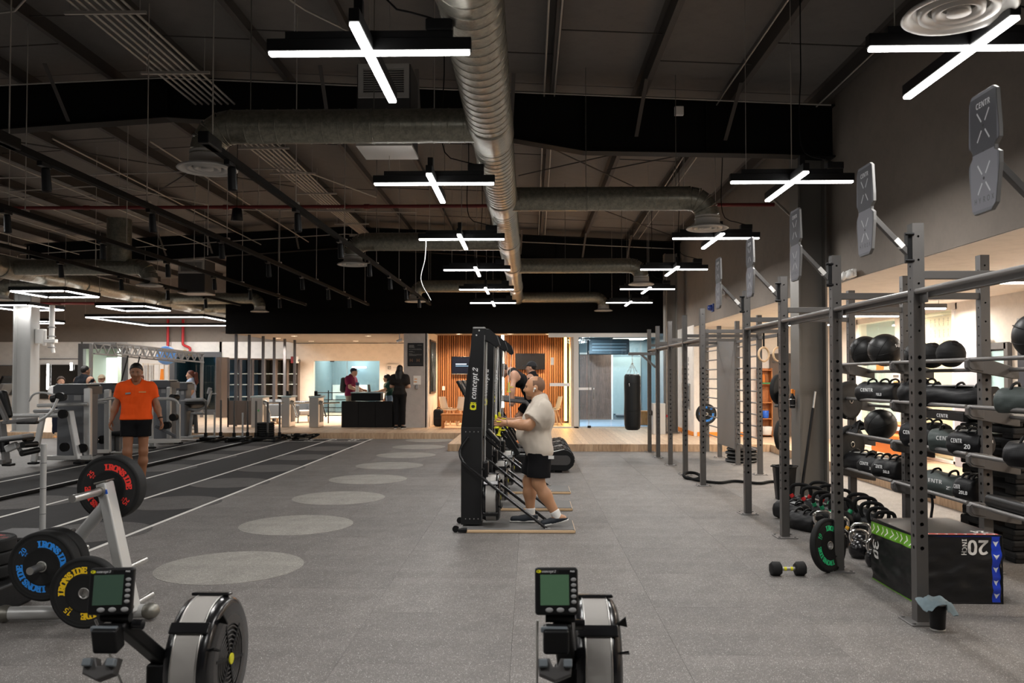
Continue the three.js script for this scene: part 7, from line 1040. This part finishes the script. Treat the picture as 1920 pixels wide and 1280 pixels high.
  if (hair === 'long') { const back = join([cone([0, -.01, -.04], [0, -.13, -.06], .09, o.hairR || .082), cone([0, -.13, -.06], [0, -.13 - (o.hairLen || .12), -.075], o.hairR || .082, o.hairEnd || .035)], .03); hmesh('hair', (a, b, d) => smin(Math.max(scalp(a, b, d) - .014 + rough(60, .004)(a, b, d), .75 * d - b - .03), Math.max(back(a, b, d) + rough(40, .008)(a, b, d), d + .005), .02), ham, .28); }
  if (hair === 'tail') { hmesh('hair', (a, b, d) => smin(Math.max(scalp(a, b, d) - .012 + rough(60, .004)(a, b, d), line(a, b, d)), join([cone([0, .05, -.1], [0, .02, -.15], .03, .05), cone([0, .02, -.15], [0, -.2, -.17], .05, .05), cone([0, -.2, -.17], [0, -.32, -.12], .05, .02)], .03)(a, b, d) + rough(38, .016)(a, b, d), .02), ham, .25); }
  if (o.beard) hmesh('beard', (a, b, d) => Math.max(join([ellip([0, -.055, .028], [.055, .062, .062]), cone([-.012, -.106, .066], [.012, -.106, .066], .017, .017)], .03)(a, b, d) - .0032, b + .045, .02 - d, -(b + .13), -Math.max(ellip([0, -.066, .09], [.026, .016, .03])(a, b, d), -1)), hairTone.shaved);
  if (o.cap) { hmesh('cap', (a, b, d) => Math.min(Math.max(scalp(a, b, d) - .017, .03 - b + .1 * d), Math.max(ellip([0, .036 * 1, .1 * (o.capBack ? -1 : 1)], [.07, .01, .085])(a, b, d))), o.cap); if (hair === undefined) hmesh('hair', (a, b, d) => Math.max(scalp(a, b, d) - .008, line(a, b, d), b - .045), ham); }
  return { t, hd };
}
M.eyeWhite = std(lin(.4, .37, .34), .35); M.lip = std(lin(.28, .1, .07), .5);
const bodyTan = skinTone.tan;
// the man at the ski machine, seen from his left side
{
  const J = { head: [0, 1.532, .075], neck: [0, 1.385, .02], sh: [[-.185, 1.3, -.005], [.185, 1.3, -.005]], waist: [0, 1.0, .045], hip: [[-.095, .845, .03], [.095, .845, .02]], el: [[-.24, 1.135, .135], [.25, 1.13, .14]], wr: [[-.15, 1.16, .395], [.205, 1.155, .4]], kn: [[-.1, .5, .135], [.11, .5, .035]], an: [[-.1, .13, .12], [.12, .135, -.175]], he: [[-.1, .085, .085], [.12, .125, -.235]], to: [[-.115, .075, .29], [.12, .077, -.035]] };
  const { t, hd } = person('person in a beige T-shirt and black shorts pulling the cords of a ski machine', [.13, 0, -8.9], -PI / 2, { J, cell: .0125, headCell: .0048, handCell: .005, girth: 1.2, arm: 1.16, leg: 1.12, belly: 1, headSize: 1.04, skin: 'tan', shirt: cloth(.6, .53, .45), sleeve: .62, loose: 1.5, hem: .79, shirtGap: .018, fold: .012, pants: cloth(.008, .008, .009), pantLen: .82, flare: .045, shoes: std(lin(.012, .017, .025), .6), sock: M.white, hair: 'shaved', hairTone: 'shaved', beard: 1, curl: [[1.0, 1.3, .8], [1.0, 1.3, .8]], palm: [[1, 0, .2], [-1, 0, .2]], thumb: [1, -1], neckHole: .07 });
  mesh('earbud', [sph(.012, hd.out([.088, -.012, -.002]), undefined, 14), rod(hd.out([.09, -.014, .002]), hd.out([.086, -.045, .012]), .005, 8)], M.white, t);
  mesh('wrist_cord', torus(.034, .003, at3(J.wr[1], J.el[1], .12), [.15, 0, 0], 20, 6), hairTone.black, t); mesh('pocket_tag', rbox(.004, .035, .06, .001, [.215, .79, -.1]), M.white, t); mesh('shorts_mark', box(.004, .02, .014, [.215, .62, .02]), M.white, t);
}
// the man in orange walking up the lanes
{
  const J = { head: [0, 1.725, .05], neck: [0, 1.575, 0], sh: [[-.19, 1.49, -.005], [.19, 1.49, -.005]], waist: [0, 1.17, .0], hip: [[-.1, .97, 0], [.1, .97, 0]], el: [[-.28, 1.235, -.03], [.27, 1.235, -.035]], wr: [[-.335, 1.0, .04], [.35, 1.0, .03]], kn: [[-.11, .52, .05], [.105, .52, .0]], an: [[-.1, .09, -.02], [.09, .095, -.06]], he: [[-.1, .04, -.07], [.09, .05, -.11]], to: [[-.115, .04, .13], [.105, .04, .09]] };
  const { t } = person('person in a bright orange T-shirt and black shorts walking up the running lanes', [-5.97, 0, -12.2], .32, { J, cell: .0135, headCell: .0052, handCell: .006, girth: .99, arm: 1.06, leg: 1.06, headSize: 1.06, skin: 'brown', shirt: cloth(.98, .1, .004), sleeve: .6, loose: 1.15, drape: .118, hem: 1.0, fold: .014, shirtGap: .014, pants: cloth(.008, .008, .009), pantLen: .5, flare: .03, shoes: std(lin(.02, .02, .022), .6), hair: 'short', pitch: .22, neckHole: .066, curl: [[.45, .6, .4], [.45, .6, .4]] });
  mesh('name_badge', rbox(.075, .028, .006, .003, [-.1, 1.4, .136], [-.1, -.15, .12]), M.pad, t); mesh('chest_print', put(new THREE.PlaneGeometry(.1, .018), [.1, 1.42, .1415], [-.12, .12, 0]), M.orangePale, t); mesh('wrist_watch', torus(.033, .009, at3(J.wr[1], J.el[1], .1), [PI / 2 - .2, 0, .2], 20, 6), M.black, t);
}
const stand = (h, more = {}) => { const k = h / 1.75; const b = { head: [0, 1.625, .03], neck: [0, 1.48, 0], sh: [[-.18, 1.41, 0], [.18, 1.41, 0]], waist: [0, 1.1, 0], hip: [[-.09, .93, 0], [.09, .93, 0]], el: [[-.23, 1.13, -.03], [.23, 1.13, -.03]], wr: [[-.24, .9, .05], [.24, .9, .05]], kn: [[-.1, .5, .02], [.1, .5, .02]], an: [[-.1, .09, -.02], [.1, .09, -.02]], he: [[-.1, .04, -.06], [.1, .04, -.06]], to: [[-.11, .035, .13], [.11, .035, .13]], ...more }; for (const key in b) b[key] = b[key].map(q => Array.isArray(q) ? q.map(r => r * k) : q * k); return b; };
// the runner on the middle treadmill, bent forward with straight arms on the rails
person('person in a black vest and shorts leaning forward on the rails of a treadmill', [-.12, .33, -15.35], -PI / 2, { J: { head: [0, 1.44, .38], neck: [0, 1.43, .22], sh: [[-.2, 1.36, .16], [.2, 1.36, .16]], waist: [0, 1.08, -.08], hip: [[-.1, .9, -.16], [.1, .9, -.16]], el: [[-.34, 1.12, .22], [.34, 1.12, .2]], wr: [[-.39, .9, .2], [.4, .9, .21]], kn: [[-.1, .56, .1], [.1, .52, -.12]], an: [[-.1, .16, .02], [.1, .2, -.36]], he: [[-.1, .1, -.03], [.1, .2, -.44]], to: [[-.1, .06, .16], [.1, .07, -.27]] }, cell: .0165, headCell: .0065, girth: 1.05, arm: 1.1, leg: .95, skin: 'rosy', shirt: cloth(.01, .01, .011), shirtName: 'vest', sleeve: 0, hem: .86, shirtGap: .012, pants: cloth(.009, .009, .01), pantLen: .75, shoes: std(lin(.75, .25, .08), .5), hair: 'short', hairTone: 'brown', pitch: .75, curl: [[.9, 1.0, .6], [.9, 1.0, .6]], palm: [[0, -1, 0], [0, -1, 0]] });
person('person in a dark cap and black vest standing half hidden behind the runner', [.06, .33, -16.4], -PI / 2 - .3, { J: stand(1.62), cell: .02, skin: 'rosy', shirt: cloth(.01, .01, .011), shirtName: 'vest', sleeve: 0, hem: .86, pants: cloth(.12, .14, .18), pantLen: .8, shoes: M.white, cap: std(lin(.02, .021, .024), .8), hair: undefined });
// reception
person('person with long black hair and black clothes standing by the grey pillar', [-3.72, .16, -23.15], PI - .15, { J: stand(1.83, { el: [[-.25, 1.16, .04], [.25, 1.16, .04]], wr: [[-.05, 1.13, .2], [.06, 1.17, .2]], hip: [[-.095, .93, 0], [.095, .93, 0]], kn: [[-.1, .5, .0], [.09, .5, .0]], an: [[-.1, .09, -.02], [.085, .09, -.02]] }), cell: .02, girth: .98, skin: 'fair', shirt: cloth(.02, .017, .016), sleeve: .75, hem: .98, pants: cloth(.006, .006, .007), pantLen: 1.95, flare: .026, shoes: M.black, hair: 'long', hairLen: .12, hairEnd: .11, hairR: .118 });
{ const { t } = person('person in a maroon T-shirt and navy cap with a backpack leaning at the desk', [-5.55, .16, -25.0], PI / 2 - .2, { J: stand(1.79, { head: [0, 1.6, .12], neck: [0, 1.47, .05], sh: [[-.19, 1.4, .02], [.19, 1.4, .02]], el: [[-.24, 1.14, .1], [.24, 1.14, .1]], wr: [[-.2, 1.06, .34], [.2, 1.06, .34]] }), cell: .02, girth: 1.08, skin: 'fair', shirt: cloth(.17, .008, .05), sleeve: .65, loose: 1.4, hem: .86, pants: cloth(.3, .3, .25), pantLen: 1.9, shoes: M.white, cap: std(lin(.008, .02, .04), .8) });
  mesh('backpack', rbox(.3, .46, .17, .07, [0, 1.24, -.2], [.1, 0, 0], 3), std(lin(.03, .04, .035), .8), t); mesh('backpack_strap', [-1, 1].map(s => tube([[s * .12, 1.05, -.12], [s * .14, 1.28, .1], [s * .12, 1.46, .02], [s * .11, 1.42, -.16]], .014, 16, 6)), M.black, t); }
person('person with long dark hair in a green T-shirt and jeans reaching over the desk', [-4.36, .16, -25.2], -PI / 2 + .1, { J: stand(1.58, { head: [0, 1.6, .1], el: [[-.2, 1.2, .14], [.22, 1.2, .16]], wr: [[-.14, 1.12, .4], [.14, 1.13, .42]] }), cell: .02, girth: .95, skin: 'fair', shirt: cloth(.008, .055, .045), sleeve: .6, hem: 1.0 * .9, pants: cloth(.2, .32, .5), pantLen: 1.9, shoes: M.white, hair: 'long', hairLen: .2 });
person('person in dark clothes half hidden behind the woman in green at the desk', [-4.55, .16, -26.2], -PI / 2 + .7, { J: stand(1.52), cell: .023, girth: .95, skin: 'rosy', shirt: cloth(.03, .04, .03), sleeve: .6, hem: .85, pants: cloth(.02, .02, .02), pantLen: 1.9, shoes: M.black, hair: 'long', hairTone: 'brown', hairLen: .1 });
// far left
person('person with curly hair in a white T-shirt bending to a machine by the column', [-12.66, 0, -21.6], .7, { J: stand(1.66, { head: [0, 1.6, .16], neck: [0, 1.47, .09], sh: [[-.19, 1.39, .06], [.19, 1.39, .06]], el: [[-.25, 1.15, .16], [.25, 1.15, .16]], wr: [[-.14, 1.06, .38], [.14, 1.06, .38]] }), cell: .02, girth: 1.08, skin: 'rosy', shirt: cloth(.75, .74, .73), sleeve: .65, loose: 1.3, hem: .82, pants: cloth(.015, .018, .03), pantLen: 1.9, shoes: M.orangePale, hair: 'curly', hairTone: 'brown' });
person('person in a black vest raising an arm by the mirror, seen from behind', [-10.72, .12, -19.3], PI - .5, { J: stand(1.8, { sh: [[-.23, 1.41, 0], [.23, 1.41, 0]], el: [[-.36, 1.22, .1], [.42, 1.3, .16]], wr: [[-.28, 1.2, .34], [.36, 1.55, .26]] }), cell: .0185, girth: 1.2, arm: 1.35, skin: 'rosy', shirt: cloth(.01, .012, .016), shirtName: 'vest', sleeve: 0, hem: .86, pants: cloth(.01, .01, .012), pantLen: .9, shoes: M.black, hair: 'short' });
person('person in a sand-coloured cap seen above the strength machines', [-11.25, 0, -21.1], .2, { J: stand(1.7), cell: .022, skin: 'rosy', shirt: cloth(.2, .2, .2), hem: .86, pants: cloth(.03, .03, .03), pantLen: .9, shoes: M.black, cap: std(lin(.42, .33, .22), .85) });
person('person with reddish hair beside the shoulder of the man in orange', [-10.95, .16, -22.6], .5, { J: stand(1.55), cell: .022, skin: 'rosy', shirt: cloth(.5, .32, .24), hem: .8, pants: cloth(.02, .02, .02), pantLen: 1.9, shoes: M.black, hair: 'long', hairTone: 'red' });
person('person with long red hair and a pale blue top walking by the dark doors', [-9.55, .16, -22.7], -PI / 2 + .2, { J: stand(1.66, { el: [[-.24, 1.16, .1], [.22, 1.14, -.08]], wr: [[-.2, 1.1, .32], [.2, .95, .05]] }), cell: .0195, girth: .92, skin: 'rosy', shirt: cloth(.5, .6, .78), sleeve: .5, hem: .87, pants: cloth(.01, .012, .02), pantLen: 1.9, shoes: M.white, hair: 'tail', hairTone: 'red' });
renderer.render(scene, camera);
